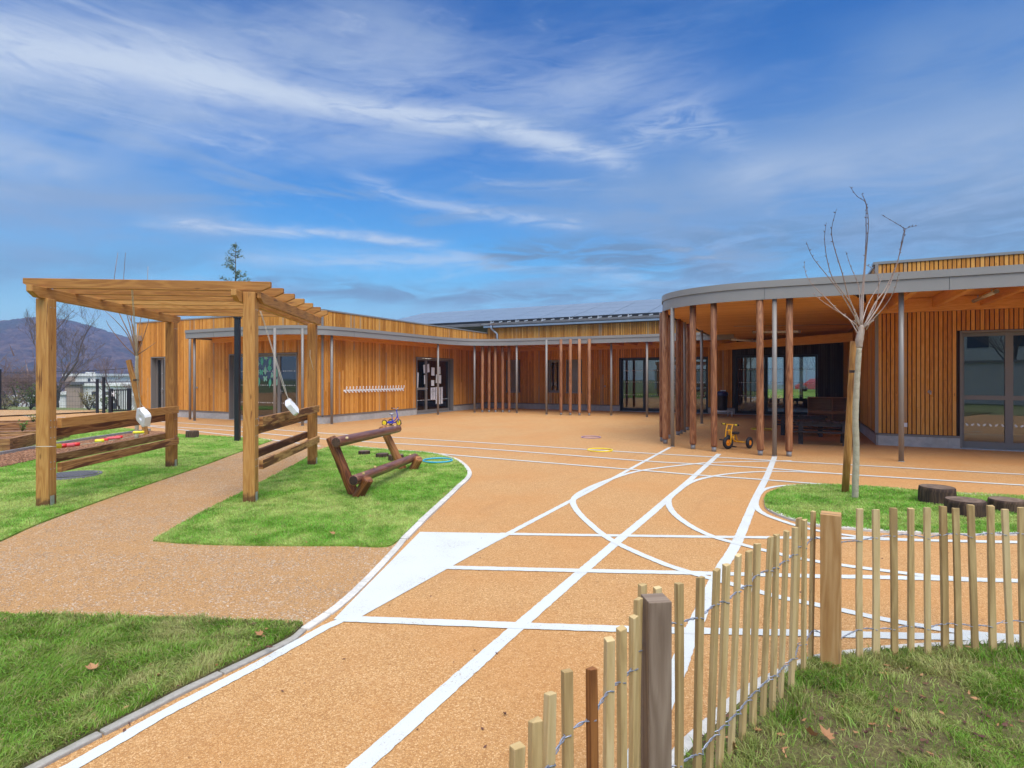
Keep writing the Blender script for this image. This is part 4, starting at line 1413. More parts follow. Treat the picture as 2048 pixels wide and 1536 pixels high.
for o, k in ((oD1, 1), (oD2, 0), (oD3, 1)):
    w, pn, _ = glazed(W3, o, [(0, 1, [])], 'window with its grey roller shutter down' if k else 'narrow window with a dark pane', 'window', frame='column', setback=.10)
    if k:
        m = MB()
        z = o[2] + .02
        while z < o[3] - .05:
            W3.box(m, o[0] + .04, o[1] - .04, -.075, -.062, z, z + .040); z += .044
        m.build('roller_shutter', MAT['taupe'], w)
    else:
        m = MB()
        for dx in (.18, .42):
            c = W3.pt(o[0] + dx * 1.2, -.35, o[2] + .08)
            m.lathe(c, [(.001, 0), (.05, .0), (.055, .06), (.03, .12), (.045, .17), (.001, .2)], 12)
        m.build('ornament', MAT['paper'], w)

# green paper leaves and butterflies stuck to the glazed doors
def flat_shape(m, c, ex, ez, pts, s, ang):
    e1 = ex * math.cos(ang) + ez * math.sin(ang); e2 = ex * -math.sin(ang) + ez * math.cos(ang)
    m.poly3([c + e1 * x * s + e2 * y * s for x, y in pts])
LEAF = [(0, 1), (.28, .62), (.40, .2), (.34, -.25), (.14, -.6), (.03, -.66), (.03, -.95), (-.03, -.95), (-.03, -.66), (-.14, -.6), (-.34, -.25), (-.40, .2), (-.28, .62)]
BFLY = [(0, .25), (.25, .75), (.75, .85), (.85, .45), (.55, .0), (.75, -.35), (.6, -.8), (.25, -.7), (.05, -.3), (-.05, -.3), (-.25, -.7), (-.6, -.8), (-.75, -.35), (-.55, 0), (-.85, .45), (-.75, .85), (-.25, .75)]
MAPL = [(0, 1), (.2, .5), (.6, .65), (.5, .25), (.95, .1), (.55, -.2), (.6, -.6), (.2, -.45), (.05, -.95), (-.05, -.95), (-.2, -.45), (-.6, -.6), (-.55, -.2), (-.95, .1), (-.5, .25), (-.6, .65), (-.2, .5)]
spots = [(.31, 2.14, 1), (.37, 1.97, 2), (.44, 2.02, 0), (.50, 2.19, 2), (.56, 2.00, 0), (.64, 2.10, 0), (.315, 1.80, 0), (.37, 1.66, 2), (.43, 1.66, 1), (.49, 1.74, 0), (.555, 1.80, 2), (.315, 1.46, 2), (.39, 1.33, 0), (.49, 1.44, 1), (.56, 1.29, 0), (.665, 1.35, 0), (.66, 1.62, 0), (.60, 1.55, 1)]
for i, (fx, z, k) in enumerate(spots):
    m = MB()
    A0, A1 = oB[0] + .036, oB[1] - .036
    c = W1.pt(A0 + (A1 - A0) * fx, -sb - .024, z)
    flat_shape(m, c, N, V(0, 0, 1), (LEAF, BFLY, MAPL)[k], (.17, .115, .13)[k], rnd.uniform(-.35, .35) + (math.pi if k == 0 and i % 2 else 0))
    m.build('paper_butterfly' if k == 1 else 'paper_leaf', MAT[('teal', 'mint')[i % 2]], doorB)
# sheets of paper stuck behind the glass of the door on the other wall
def sheet_on(W, px, py, w, h, ang, m='paper', nm='paper_sheet', par=None):
    a = W.from_px(px)
    mb_ = MB()
    z = W.z_px(px, py)
    c = W.pt(a, -.13 - .022, z)
    e1 = W.dir * math.cos(ang) + V(0, 0, math.sin(ang)); e2 = -W.dir * math.sin(ang) + V(0, 0, math.cos(ang))
    mb_.quad(c - e1 * w / 2 - e2 * h / 2, c + e1 * w / 2 - e2 * h / 2, c + e1 * w / 2 + e2 * h / 2, c - e1 * w / 2 + e2 * h / 2)
    return mb_.build(nm, MAT[m], par)
for px, py, w, h, an in ((838, 760, .34, .62, -.08), (859, 737, .42, .34, .12), (872, 743, .24, .34, -.05), (884, 741, .22, .32, .05), (857.5, 759, .22, .36, .02), (883, 758, .40, .36, -.08), (871.5, 766, .22, .24, 0)):
    sheet_on(W2, px, py, w, h, an, par=doorC)
k = 0
for j, yy in enumerate((779, 787, 795, 803)):
    for i_, xx in enumerate((869.5, 874.5, 879.5, 884.5, 889.5)):
        if j == 3 and i_ < 2: continue
        sheet_on(W2, xx, yy + rnd.uniform(-1, 1), .155, .20, rnd.uniform(-.06, .06), 'inkpaper', 'note_sheet', doorC)

# rain pipes, taps, lamps
mb = MB()
p = P(WL + .15, -.10)
mb.tube([p + V(0, 0, .05), p + V(0, 0, 2.55), p + V(0, 0, 3.0)], .05, 12)
W1.box(mb, WL - .02, WL + .36, .03, .26, 2.92, 3.12)
mb.build('downpipe', MAT['zinc'], school)
mb = MB()
mb.tube(catmull([P(.36, 10.62, 4.02), P(.36, 10.60, 3.86), P(.44, 10.72, 3.72), P(.56, 10.80, 3.60), P(.58, 10.80, 3.45), P(.58, 10.80, 3.05)], 5), .05, 12)
mb.build('downpipe', MAT['zinc'], school)
def tap(W, px, py):
    c = W.pt(W.from_px(px), .03, W.z_px(px, py))
    m = MB().tube([c, c + W.out * .07, c + W.out * .09 - V(0, 0, .05)], .016, 8)
    m.lathe(c, [(.035, 0), (.035, .012), (.0, .013)], 12, W.out)
    m.build('tap', MAT['galv'], school)
tap(W1, 396, 775.5); tap(W6, 1858.5, 783.5); tap(W3, 1210.5, 772)
mb = MB(); c = W6.pt(W6.from_px(1810.5), .03, W6.z_px(1810.5, 849.5))
mb.obox(c, (N * .03, U * .02, V(0, 0, .045))).build('socket', MAT['white_plastic'], school, bevel=.005)
mb = MB()
mb.tube([P(11.9, 4.2, 2.98), P(15.0, 5.0, 2.98)], .007, 6)
mb.build('cable_run', MAT['galv'], school)

def tube_lamp(p, q, label, m='unlit_tube'):
    t = thing('ceiling_lamp', label, 'lamp', (p + q) / 2, 'tube lamps under the canopies')
    d = (q - p).normalized()
    MB().tube([p + d * .05, q - d * .05], .034, 14).build('tube', MAT[m], t)
    e = MB()
    e.tube([p, p + d * .055], .038, 14); e.tube([q - d * .055, q], .038, 14)
    e.build('end_cap', MAT['column'], t)
    e = MB()
    for f in (.2, .8):
        c = p.lerp(q, f); e.bar(c + V(0, 0, .03), c + V(0, 0, .075), .03, .02, N)
    e.build('bracket', MAT['galv'], t)
tube_lamp(at(1506, 664, 15.2), at(1601, 663, 14.2), 'tube lamp on the plank ceiling, the longer one seen between two round posts')
tube_lamp(at(1459, 678.5, 18.5), at(1516, 682.5, 18.2), 'tube lamp on the plank ceiling, the farther one close above the big beam')
tube_lamp(P(16.62, -1.05, 2.98), P(16.62, .35, 2.98), 'pale tube lamp between two joists above the right wall')
tube_lamp(P(-3.1, -.72, 2.86), P(-2.2, -.60, 2.86), 'short pale tube lamp under the small canopy of the left wing')
# a lit lamp inside the room with the papers
t = thing('ceiling_lamp', 'lit white tube lamp inside the room with papers on its glass', 'lamp', P(-2.3, 10.2, 2.45))
MB().obox(P(-2.3, 9.75, 2.42), (N * .75, U * .06, V(0, 0, .02))).build('tube', MAT['lit_tube'], t)
MB().obox(P(-2.3, 9.75, 2.46), (N * .80, U * .08, V(0, 0, .018))).build('housing', MAT['white_plastic'], t)
t = thing('ceiling_lamp', 'lit tube lamp inside the hall behind the near-black bay', 'lamp', P(14.2, 14.6, 2.6))
MB().obox(P(14.4, 14.6, 2.50), (N * .6, U * .05, V(0, 0, .02))).build('tube', MAT['lit_tube'], t)
MB().obox(P(14.4, 14.6, 2.54), (N * .65, U * .07, V(0, 0, .018))).build('housing', MAT['white_plastic'], t)

# ---------------------------------------------------------------- pergola
E1 = V(.9955, .094, 0).normalized()
E2 = V(-.094, .9955, 0)
FL = V(-5.37, 6.56, 0)
PWID, PDEP = 2.27, 2.88
def Q(a, b, z=0.0):
    return FL + E1 * a + E2 * b + V(0, 0, z)
perg = thing('pergola', 'square timber pergola with seven rafters and side rails, over the gravel path', 'pergola', Q(PWID / 2, PDEP / 2))
for a, b, zt in ((0, 0, 2.40), (PWID, 0, 2.505), (0, PDEP, 2.40), (PWID, PDEP, 2.40)):
    mb = MB().obox(Q(a, b, zt / 2 + .01), (E1 * .068, E2 * .068, V(0, 0, zt / 2 - .01)))
    po = mb.build('post', MAT['pergola'], perg, bevel=.007)
    s = 1
    mb = MB().obox(Q(a + .072 * s, b - .01, .06), (E1 * .003, E2 * .03, V(0, 0, .075)))
    mb.obox(Q(a - .072, b - .01, .06), (E1 * .003, E2 * .03, V(0, 0, .075)))
    mb.build('post_foot', MAT['galv'], po)
    mb = MB()
    for zz in (.44, .52, .80, .92, 1.00, 2.30):
        for bb in (-.03, .03):
            mb.lathe(Q(a + .0685, b + bb, zz), [(.007, 0), (.007, .002), (0, .0025)], 8, E1)
    mb.build('screw', MAT['galv'], po)

def chamfered(mb, p, q, w, h, cut, up=V(0, 0, 1)):
    """a board on edge whose lower end corners are cut off at an angle"""
    d = (q - p).normalized(); L = (q - p).length
    side = d.cross(up).normalized()
    prof = [(0, h), (0, h * .45), (cut, 0), (L - cut, 0), (L, h * .45), (L, h)]
    b = len(mb.v)
    off = rnd.uniform(0, 40)
    for s in (-.5, .5):
        for x, z in prof: mb.v.append(p + d * x + side * (w * s) + up * (z - h / 2))
    n = len(prof)
    uv = [(off + x, z) for x, z in prof]
    mb.face([b + i for i in range(n)], uv); mb.face([b + n + i for i in range(n)][::-1], [(x, z + .4) for x, z in uv][::-1])
    for i in range(n):
        j = (i + 1) % n
        mb.face([b + j, b + i, b + n + i, b + n + j], [(uv[j][0], 0), (uv[i][0], 0), (uv[i][0], w), (uv[j][0], w)])
    return mb
for a in (0.0,):
    chamfered(MB(), Q(a, -.26, 2.46), Q(a, PDEP + .24, 2.46), .07, .125, .10).build('beam', MAT['pergola'], perg, bevel=.004)
chamfered(MB(), Q(PWID - .105, -.24, 2.445), Q(PWID - .105, PDEP + .20, 2.445), .06, .125, .10).build('beam', MAT['pergola'], perg, bevel=.004)
chamfered(MB(), Q(PWID + .10, -.02, 2.445), Q(PWID + .10, PDEP + .10, 2.445), .05, .125, .10).build('beam', MAT['pergola'], perg, bevel=.004)
for k in range(7):
    b = -.02 + k * (PDEP + .06) / 6
    chamfered(MB(), Q(-.22, b, 2.575), Q(PWID + .24, b, 2.575), .055, .112, .11).build('rafter', MAT['pergola'], perg, bevel=.004)
for a, side in ((0, 1), (PWID, 1)):
    for z0, z1, o in ((.905, 1.02, .0), (.39, .50, .0)):
        MB().obox(Q(a + .068 + .026, PDEP / 2 + .035, (z0 + z1) / 2), (E1 * .025, E2 * (PDEP / 2 - .035), V(0, 0, (z1 - z0) / 2))).build('rail', MAT['pergola'] if a == 0 and z0 > .6 else MAT['rail'], perg, bevel=.006)
    for z0, z1 in ((.775, .885), (.475, .575)):
        MB().obox(Q(a - .068 - .026, PDEP / 2 + .035, (z0 + z1) / 2), (E1 * .025, E2 * (PDEP / 2 - .035), V(0, 0, (z1 - z0) / 2))).build('rail', MAT['rail_dark'] if z0 > .6 or a else MAT['rail'], perg, bevel=.006)
MB().tube([Q(PWID - .0, PDEP - .15, 1.95), Q(PWID - .01, PDEP - .12, 1.85), Q(PWID + .04, PDEP - .10, 1.62)], .004, 6).build('loose_cord', MAT['rope'], perg)

def foam_block(c, a, b, th, label, top, knot):
    """a square white foam float with clipped corners and a round dent, hung on a doubled cord; a, b are its edge vectors"""
    t = thing('hanging_float', label, 'hanging float', c, 'white foam floats hung from the pergola')
    n = a.cross(b).normalized()
    if n.y > 0: n = -n
    a2, b2 = a / 2, b / 2
    k = .72
    oct_ = [(-1, -k), (-k, -1), (k, -1), (1, -k), (1, k), (k, 1), (-k, 1), (-1, k)]
    mb = MB()
    h = n * th / 2
    for s in (1, -1):
        mb.v += [c + a2 * x + b2 * y + h * s for x, y in oct_]
    for i in range(8):
        j = (i + 1) % 8
        mb.face([i, j, 8 + j, 8 + i])
    mb.face([8 + i for i in range(8)])
    r0, r1, m_ = len(mb.v), 0, 16
    ua, ub = a.normalized(), b.normalized()
    ang = [math.atan2(y, x) for x, y in oct_]
    mb.v += [c + (ua * math.cos(q) + ub * math.sin(q)) * .045 + h for q in ang]
    mb.v += [c + (ua * math.cos(q) + ub * math.sin(q)) * .030 + h - n * min(.04, th * .6) for q in ang]
    for i in range(8):
        j = (i + 1) % 8
        mb.face([i, j, r0 + j, r0 + i]); mb.face([r0 + i, r0 + j, r0 + 8 + j, r0 + 8 + i])
    mb.face([r0 + 8 + i for i in range(8)])
    o = mb.build('float', MAT['foam'], t, bevel=.006)
    import bmesh
    bm = bmesh.new(); bm.from_mesh(o.data); bmesh.ops.recalc_face_normals(bm, faces=bm.faces); bm.to_mesh(o.data); bm.free()
    mb = MB()
    for s in (-1, 1):
        w = V(.006 * s, 0, 0)
        mb.tube(catmull([top + w, top.lerp(knot, .5) + w, knot + w, c + a2 * -.2 + b2 * -.85 + n * (th / 2 + .004) * s], 4), .0035, 6)
    mb.build('cord', MAT['rope'], t)
cL = at(287, 834, 7.90)
foam_block(cL, V(.18, -.10, -.121), V(-.076, .082, -.18), .085, 'white foam float leaning on the left rail of the pergola', at(263, 560, 6.62), at(279, 795, 7.75))
cR = at(584, 814, 7.72)
foam_block(cR, V(.081, .077, -.131) * 1.2, V(.0735, -.19, -.0655), .07, 'white foam float tilted on the right rail of the pergola', at(521, 622, 7.6), at(572, 786, 7.66))

# ---------------------------------------------------------------- log climber on the lawn
clm = thing('log_climber', 'leaning climbing frame of dark round logs on the lawn', 'climbing frame', (-1.85, 8.1, 0))
A1, A2 = g(713, 992), g(810, 940)
def log_on(name, p, q, r0, r1, m, wob=.012, parent=clm):
    d = q - p
    n = 9
    pts = [p.lerp(q, k / n) for k in range(n + 1)]
    e = d.normalized() * .012
    pts = [p] + [p + e] + pts[1:-1] + [q - e, q]
    rr = [r0 * .86, r0 * .99] + [r0 + (r1 - r0) * k / n + rnd.uniform(-.0015, .0015) for k in range(1, n)] + [r1 * .99, r1 * .84]
    return MB().tube(pts, rr, 20, wob=wob).build(name, MAT[m], parent)
t1, t2 = at(661, 874, 7.14), at(764, 852, 9.13)
log_on('leg', A1 + V(.0, 0, -.06), t1, .066, .062, 'climber')
log_on('leg', A2 + V(.0, 0, -.06), t2, .066, .062, 'climber')
s1, s2 = at(737, 957, 6.98), at(838, 916, 9.05)
log_on('leg', V(A1.x + .01, A1.y - .10, -.05), s1, .070, .066, 'climber')
log_on('leg', V(A2.x + .10, A2.y - .02, -.05), s2, .070, .066, 'climber')
for p_, q_ in ((at(672, 884.5, 6.93), at(796.5, 857.5, 9.34)), (at(707, 961, 6.86), at(831, 914, 9.38))):
    rl = log_on('rail', p_, q_, .064, .061, 'climber_rail')
    d_ = (q_ - p_).normalized()
    for e_, s_ in ((p_, -1), (q_, 1)):
        MB().lathe(e_ + d_ * s_ * .0015, [(.0535, 0), (.036, .001), (.018, .0015), (0, .002)], 20, d_ * s_).build('end_grain', MAT['stump'], rl)
mb = MB()
for px, py, Y in ((694, 878, 7.0), (790, 854.5, 9.2), (727, 949, 7.0), (750, 936, 7.5), (820.5, 911.5, 9.2)):
    c = at(px, py - 1.5, Y - .06)
    mb.lathe(c, [(.018, 0), (.018, .012), (.0, .014)], 10, V(.1, -.6, .8))
mb.build('plug', MAT['picket'], clm)

# ---------------------------------------------------------------- stumps
def stump(px, py, hw, h, label, grp='wooden stumps on the lawns'):
    p = g(px, py)
    r = hw / F * p.y
    p = V(p.x * (1 + r / p.y), p.y + r, 0)
    t = thing('tree_stump', label, 'stump', p, grp)
    n = 28
    prof = [(r * 1.03, -.01), (r * 1.02, h * .3), (r, h * .8), (r * .985, h * .97), (r * .95, h)]
    mb = MB()
    mb.tube([p + V(0, 0, z) for _, z in prof], [q for q, _ in prof], n, caps=False, wob=.02)
    mb.build('bark', MAT['stump'], t)
    mb = MB()
    ph = rnd.uniform(0, 6)
    rim = [p + V(math.cos(a) * r * .945, math.sin(a) * r * .945, h + .001) for a in [6.2832 * k / n for k in range(n)]]
    b = len(mb.v)
    rings = [1.0, .8, .6, .4, .2]
    for f in rings:
        mb.v += [p + V(math.cos(a) * r * .945 * f, math.sin(a) * r * .945 * f, h + .0015) for a in [6.2832 * k / n for k in range(n)]]
    for i in range(len(rings) - 1):
        for k in range(n):
            k2 = (k + 1) % n
            mb.face([b + i * n + k, b + i * n + k2, b + (i + 1) * n + k2, b + (i + 1) * n + k], [(rings[i] * r * 2.5, k * .004)] * 4)
    mb.face([b + 4 * n + k for k in range(n)])
    mb.build('cut_face', MAT['stump_top'], t)
stump(1874, 1015, 31.5, .205, 'tallest dark stump in the row on the right lawn')
stump(1930.5, 1041, 35, .180, 'middle dark stump on the right lawn, nearest the pickets')
stump(2014, 1032, 31, .145, 'low dark stump at the right end of the row')
stump(384.5, 877.5, 11.8, .18, 'small grey brown stump at the edge of the left lawn')
stump(728.5, 912, 11.5, .085, 'flat log slice on the middle lawn, leftmost of three behind the climber')
stump(764.5, 918, 12.5, .088, 'flat log slice on the middle lawn, between the other two')
stump(792, 925, 15.5, .12, 'thicker log slice half hidden behind the low climber log')

# ---------------------------------------------------------------- young trees and their stakes
def branch(mb, pts, r0, r1, n=6, buds=None, step=5):
    c = catmull(pts, step)
    m = len(c)
    mb.tube(c, [r0 + (r1 - r0) * (k / (m - 1)) ** .75 for k in range(m)], n)
    if buds is not None:
        for k in range(m // 3, m, 2):
            d = V(rnd.uniform(-1, 1), rnd.uniform(-1, 1), rnd.uniform(.3, 1)).normalized()
            buds.tube([c[k], c[k] + d * .012, c[k] + d * .028], [.005, .0055, .001], 5)
TZ = 500 / 1164
def tb(lst, Y, dy):
    n = len(lst)
    return [at(1440 + x / 2.328, 350 + y / 2.328, Y + dy * (k / (n - 1))) for k, (x, y) in enumerate(lst)]
ty = 6.94
tree = thing('young_tree', 'young pollarded tree with a pale wrapped trunk and bare upright shoots, on the right lawn', 'tree', g(1710, 999))
mb = MB()
tp = [at(1710, 1001, ty), at(1711, 960, ty), at(1712.5, 900, ty), at(1711, 840, ty), at(1713, 780, ty), at(1716, 730, ty), at(1718.5, 694, ty)]
c = catmull(tp, 5)
mb.tube(c, [.038 - .009 * k / len(c) + rnd.uniform(-.0015, .0015) for k in range(len(c))], 14, wob=.03)
mb.build('trunk', MAT['wrap'], tree)
mb = MB()
mb.tube(catmull([at(1718.5, 696, ty), at(1719, 680, ty), at(1722, 664, ty), at(1723, 650, ty)], 4), [.030, .036, .036, .040, .044, .042, .040, .040, .038, .034, .03, .028, .02], 12, wob=.08)
mb.build('crown_head', MAT['young_bark'], tree)
BR = [
    [(655, 750), (635, 700), (560, 640), (490, 570), (430, 510), (400, 460), (392, 410)],
    [(650, 700), (600, 610), (540, 520), (480, 445), (430, 380), (400, 310)],
    [(650, 700), (610, 600), (530, 490), (500, 400), (487, 300), (495, 220)],
    [(652, 690), (600, 570), (570, 460), (530, 330), (520, 250), (543, 157)],
    [(655, 690), (650, 560), (640, 500), (610, 430), (585, 355)],
    [(655, 700), (660, 560), (672, 430), (680, 300), (680, 200), (678, 130), (640, 100), (603, 52)],
    [(662, 700), (668, 540), (678, 400), (690, 250), (688, 180), (678, 125), (660, 90)],
    [(668, 710), (720, 600), (770, 530), (820, 420), (850, 310), (858, 255), (820, 225), (752, 185)],
    [(672, 710), (740, 610), (790, 510), (830, 390), (852, 280), (870, 248), (914, 237)],
    [(668, 700), (720, 620), (738, 540), (735, 470), (700, 430), (672, 415)],
    [(675, 710), (760, 620), (810, 540), (830, 465)],
    [(645, 745), (600, 670), (540, 630), (480, 590), (430, 550)],
    [(640, 720), (628, 660), (632, 625)],
    [(680, 720), (700, 690), (712, 680)],
    [(660, 690), (690, 600), (745, 500), (765, 430)],
]
for i, b_ in enumerate(BR):
    m, buds = MB(), MB()
    branch(m, tb(b_, ty, rnd.uniform(-.55, .55)), .0095 if i < 9 else .007, .0020, 7, buds)
    if i in (5, 7):
        pass
    b0 = len(m.v)
    m.v += buds.v; m.f += [[i2 + b0 for i2 in f2] for f2 in buds.f]; m.uv += buds.uv; m.sm += buds.sm
    m.build('branch', MAT['shoot'], tree)

def stake(name, label, p, q, r, flat=False, tie=None):
    t = thing(name, label, 'stake', p)
    if flat:
        MB().bar(p, q, r * 2, r * .9, (0, 1, 0)).build('post', MAT['stake'], t, bevel=.004)
    else:
        e = (q - p).normalized() * .012
        MB().tube([p - e * 4, p.lerp(q, .3), p.lerp(q, .6), q - e, q], [r, r * 1.02, r * .99, r * .97, r * .85], 16, wob=.02).build('post', MAT['stake'], t)
    if tie:
        c, d, hw = tie
        mb = MB()
        e = V(0, 0, 1)
        o = []
        ax = (d - c)
        L = ax.length; ax.normalize(); s = ax.cross(e)
        for k in range(28):
            a = 6.2832 * k / 28
            o.append((c + d) / 2 + ax * math.cos(a) * (L / 2 + hw) + s * math.sin(a) * hw)
        for k in range(28):
            a, b = o[k], o[(k + 1) % 28]
            mb.quad(a - e * .016, b - e * .016, b + e * .016, a + e * .016)
        mb.build('tie_strap', MAT['black_plastic'], t)
sb_, st_ = g(1690, 984) * 1.0, at(1708, 683, 7.16)
sb_ = V((1690 - X0) / F * 7.3, 7.3, -.02)
stake('tree_stake', 'round brown stake tied to the young tree on the right lawn', sb_, st_, .042, tie=(at(1705, 743, 7.18), at(1714.5, 743, 6.96), .050))

lt = thing('young_tree', 'young tree with a wrapped trunk and thin bare shoots, behind the pergola', 'tree', g(273, 880))
Yl = 13.7
c = catmull([at(273, 881, Yl), at(273.5, 840, Yl), at(272, 790, Yl), at(272.5, 745, Yl), at(274, 712, Yl)], 5)
MB().tube(c, [.044 - .012 * k / len(c) for k in range(len(c))], 12, wob=.04).build('trunk', MAT['wrap'], lt)
for b_ in ([(272, 712), (255, 670), (230, 640), (210, 622)], [(272, 708), (258, 668), (240, 630), (226, 595), (230, 545), (236, 505)], [(272, 706), (262, 660), (252, 620), (247, 570), (251, 505)], [(273, 710), (268, 660), (257, 630), (248, 610)], [(273, 708), (276, 670), (281, 640), (293, 590), (296, 533)], [(274, 708), (285, 680), (296, 645), (300, 625)], [(272, 712), (248, 690), (220, 655), (212, 640)], [(274, 708), (263, 640), (262, 590), (266, 560)], [(274, 710), (290, 700), (312, 685)]):
    m = MB(); branch(m, [at(x, y, Yl + rnd.uniform(-.4, .4) * k / len(b_)) for k, (x, y) in enumerate(b_)], .016, .004, 6)
    m.build('branch', MAT['young_twig'], lt)
stake('tree_stake', 'leaning flat timber stake tied to the young tree behind the pergola', at(292.5, 869, 13.5), at(257, 720, 13.5), .055, True, (at(270, 760, 13.5), at(274, 760, 13.7), .06))

# ---------------------------------------------------------------- hoops
def hoop(px, py, hw, label, m, r=.011, h=.012):
    p = g(px, py)
    R = hw / F * p.y
    mb = MB().torus(p + V(0, 0, h), R, r, (0, 0, 1), 56, 8)
    o = mb.build('hoop', MAT[m], None, loc=p)
    tag(o, label, 'hoop', 'plastic hoops lying on the ground')
hoop(875.5, 925.5, 29, 'sky blue hoop lying at the tip of the middle lawn', 'sky_plastic', .0125, .045)
hoop(1200, 901, 24.5, 'yellow hoop lying on the orange floor, near the white lines', 'lemon', .012)
hoop(1182, 875, 19, 'thin pale purple hoop lying far out on the orange floor', 'pink_plastic', .009)
hoop(1524, 859, 20, 'yellow hoop in the shade of the canopy, behind a round post', 'lemon', .012)

# ---------------------------------------------------------------- tricycles
def wheel(parent, c, ax, R, tr, hub_m, tyre_m='rubber', disc=False):
    w = MB().torus(c, R - tr, tr, ax, 30, 10).build('wheel', MAT[tyre_m], parent)
    hub = MB()
    Rh = (R - 2 * tr) * 1.06
    k = tr * .55
    hub.lathe(c, [(.0, -k * 1.1), (Rh * .3, -k * 1.1), (Rh * .36, -k * .6), (Rh * .86, -k * .55), (Rh, -k), (Rh, k), (Rh * .86, k * .55), (Rh * .36, k * .6), (Rh * .3, k * 1.1), (0, k * 1.1)], 24, ax)
    hub.build('hub', MAT[hub_m], w)
    return w

fr_ = V(4.49, 11.83, 0); mid = V(4.83, 12.12, 0)
hd = (fr_ - mid).normalized(); axl = V(-hd.y, hd.x, 0)
trk = thing('tricycle', 'bright yellow tricycle with fat black tyres under the right canopy', 'tricycle', (fr_ + mid) / 2)
steer = V(.62, -.78, 0).normalized() * -1                      # the front axle, slightly turned
fax = (axl * .9 + hd * .25).normalized()
wheel(trk, fr_ + V(0, 0, .135), fax, .135, .036, 'orange')
for s in (-1, 1):
    wheel(trk, mid + axl * .235 * s + V(0, 0, .122), axl, .122, .036, 'orange')
mb = MB()
for s in (-1, 1):
    o = fax * .075 * s
    top = fr_ - hd * .05 + o * .95
    mb.tube(catmull([fr_ + o + V(0, 0, .12), fr_ + o - hd * .015 + V(0, 0, .30), top + V(0, 0, .44), top - hd * .035 + V(0, 0, .502)], 4), .0125, 10)
mb.tube([fr_ - hd * .04 - fax * .075 + V(0, 0, .385), fr_ - hd * .04 + fax * .075 + V(0, 0, .385)], .008, 8)
mb.tube([fr_ - hd * .085 - fax * .12 + V(0, 0, .508), fr_ - hd * .085 + fax * .12 + V(0, 0, .508)], .0125, 10)
mb.build('fork', MAT['yellow'], trk)
for s in (-1, 1):
    mb = MB()
    mb.tube([fr_ - hd * .085 + fax * .115 * s + V(0, 0, .508), fr_ - hd * .085 + fax * .205 * s + V(0, 0, .508)], .0155, 10)
    mb.build('grip', MAT['lemon'], trk)
mb = MB()
for s in (-1, 1):
    for f0, f1 in ((.112, .125), (.203, .222)):
        mb.tube([fr_ - hd * .085 + fax * f0 * s + V(0, 0, .508), fr_ - hd * .085 + fax * f1 * s + V(0, 0, .508)], .0185, 10)
mb.build('grip_end', MAT['black_plastic'], trk)
mb = MB()
mb.tube([fr_ - hd * .06 + V(0, 0, .29), fr_ - hd * .06 + V(0, 0, .41)], .021, 12)
mb.tube(catmull([fr_ - hd * .065 + V(0, 0, .36), fr_ - hd * .20 + V(0, 0, .21), fr_ - hd * .30 + V(0, 0, .145), mid + V(0, 0, .125)], 5), .016, 10)
mb.tube([mid - axl * .20 + V(0, 0, .122), mid + axl * .20 + V(0, 0, .122)], .0145, 10)
mb.tube([mid + hd * .05 + V(0, 0, .13), mid + hd * .13 + V(0, 0, .30)], .0125, 10)
mb.tube([mid + hd * .28 + V(0, 0, .15), mid + hd * .16 + V(0, 0, .30)], .0125, 10)
mb.build('frame', MAT['yellow'], trk)
mb = MB()
sc_c = mid + hd * .14 + V(0, 0, .315)
mb.lathe(sc_c, [(.0, -.02), (.07, -.02), (.085, .0), (.08, .022), (.05, .03), (0, .03)], 20)
mb.build('seat', MAT['black_plastic'], trk)
mb = MB()
for s in (-1, 1):
    c = fr_ + fax * .085 * s + V(0, 0, .13)
    e = c + (hd * -.6 * s + V(0, 0, -.75 * s if s > 0 else .55)).normalized() * .085
    mb.tube([c, e], .009, 8)
    mb.obox(e + fax * .05 * s, (fax * .045, hd * .03, V(0, 0, .011)))
mb.build('pedal', MAT['black_plastic'], trk, bevel=.004)

bt = thing('tricycle', 'small blue tricycle with yellow disc wheels, out by the timber wall', 'tricycle', g(787, 850))
base = g(797.5, 852)
hd2 = V(.93, -.37, 0).normalized(); ax2 = V(.37, .93, 0).normalized()
fc = base + V(0, 0, .105)
rear = base - hd2 * .40
wheel(bt, fc, (ax2 * .95 + hd2 * .18).normalized(), .105, .014, 'lemon')
wheel(bt, rear + ax2 * -.17 + V(0, 0, .10), ax2, .095, .014, 'lemon')
wheel(bt, rear + ax2 * .17 + V(0, 0, .10), ax2, .095, .014, 'lemon')
mb = MB()
mb.tube(catmull([fc, base - hd2 * .03 + V(0, 0, .26), base - hd2 * .07 + V(0, 0, .42), base - hd2 * .08 + V(0, 0, .50)], 4), .014, 8)
mb.tube(catmull([base - hd2 * .05 + V(0, 0, .30), base - hd2 * .13 + V(0, 0, .18), base - hd2 * .25 + V(0, 0, .14), rear + V(0, 0, .12)], 4), .015, 8)
mb.tube([rear - ax2 * .17 + V(0, 0, .10), rear + ax2 * .17 + V(0, 0, .10)], .010, 8)
mb.tube([base - hd2 * .22 + V(0, 0, .14), base - hd2 * .25 + V(0, 0, .34)], .013, 8)
mb.obox(base - hd2 * .26 + V(0, 0, .10), (hd2 * .09, ax2 * .12, V(0, 0, .02)))
mb.build('frame', MAT['blue'], bt)
mb = MB()
h0 = base - hd2 * .085 + V(0, 0, .50)
mb.tube(catmull([h0 - ax2 * .17 - hd2 * .05 + V(0, 0, .05), h0 - ax2 * .08 + V(0, 0, .035), h0, h0 + ax2 * .08 + V(0, 0, .035), h0 + ax2 * .17 - hd2 * .05 + V(0, 0, .05)], 4), .010, 8)
mb.build('handlebar', MAT['galv'], bt)
mb = MB()
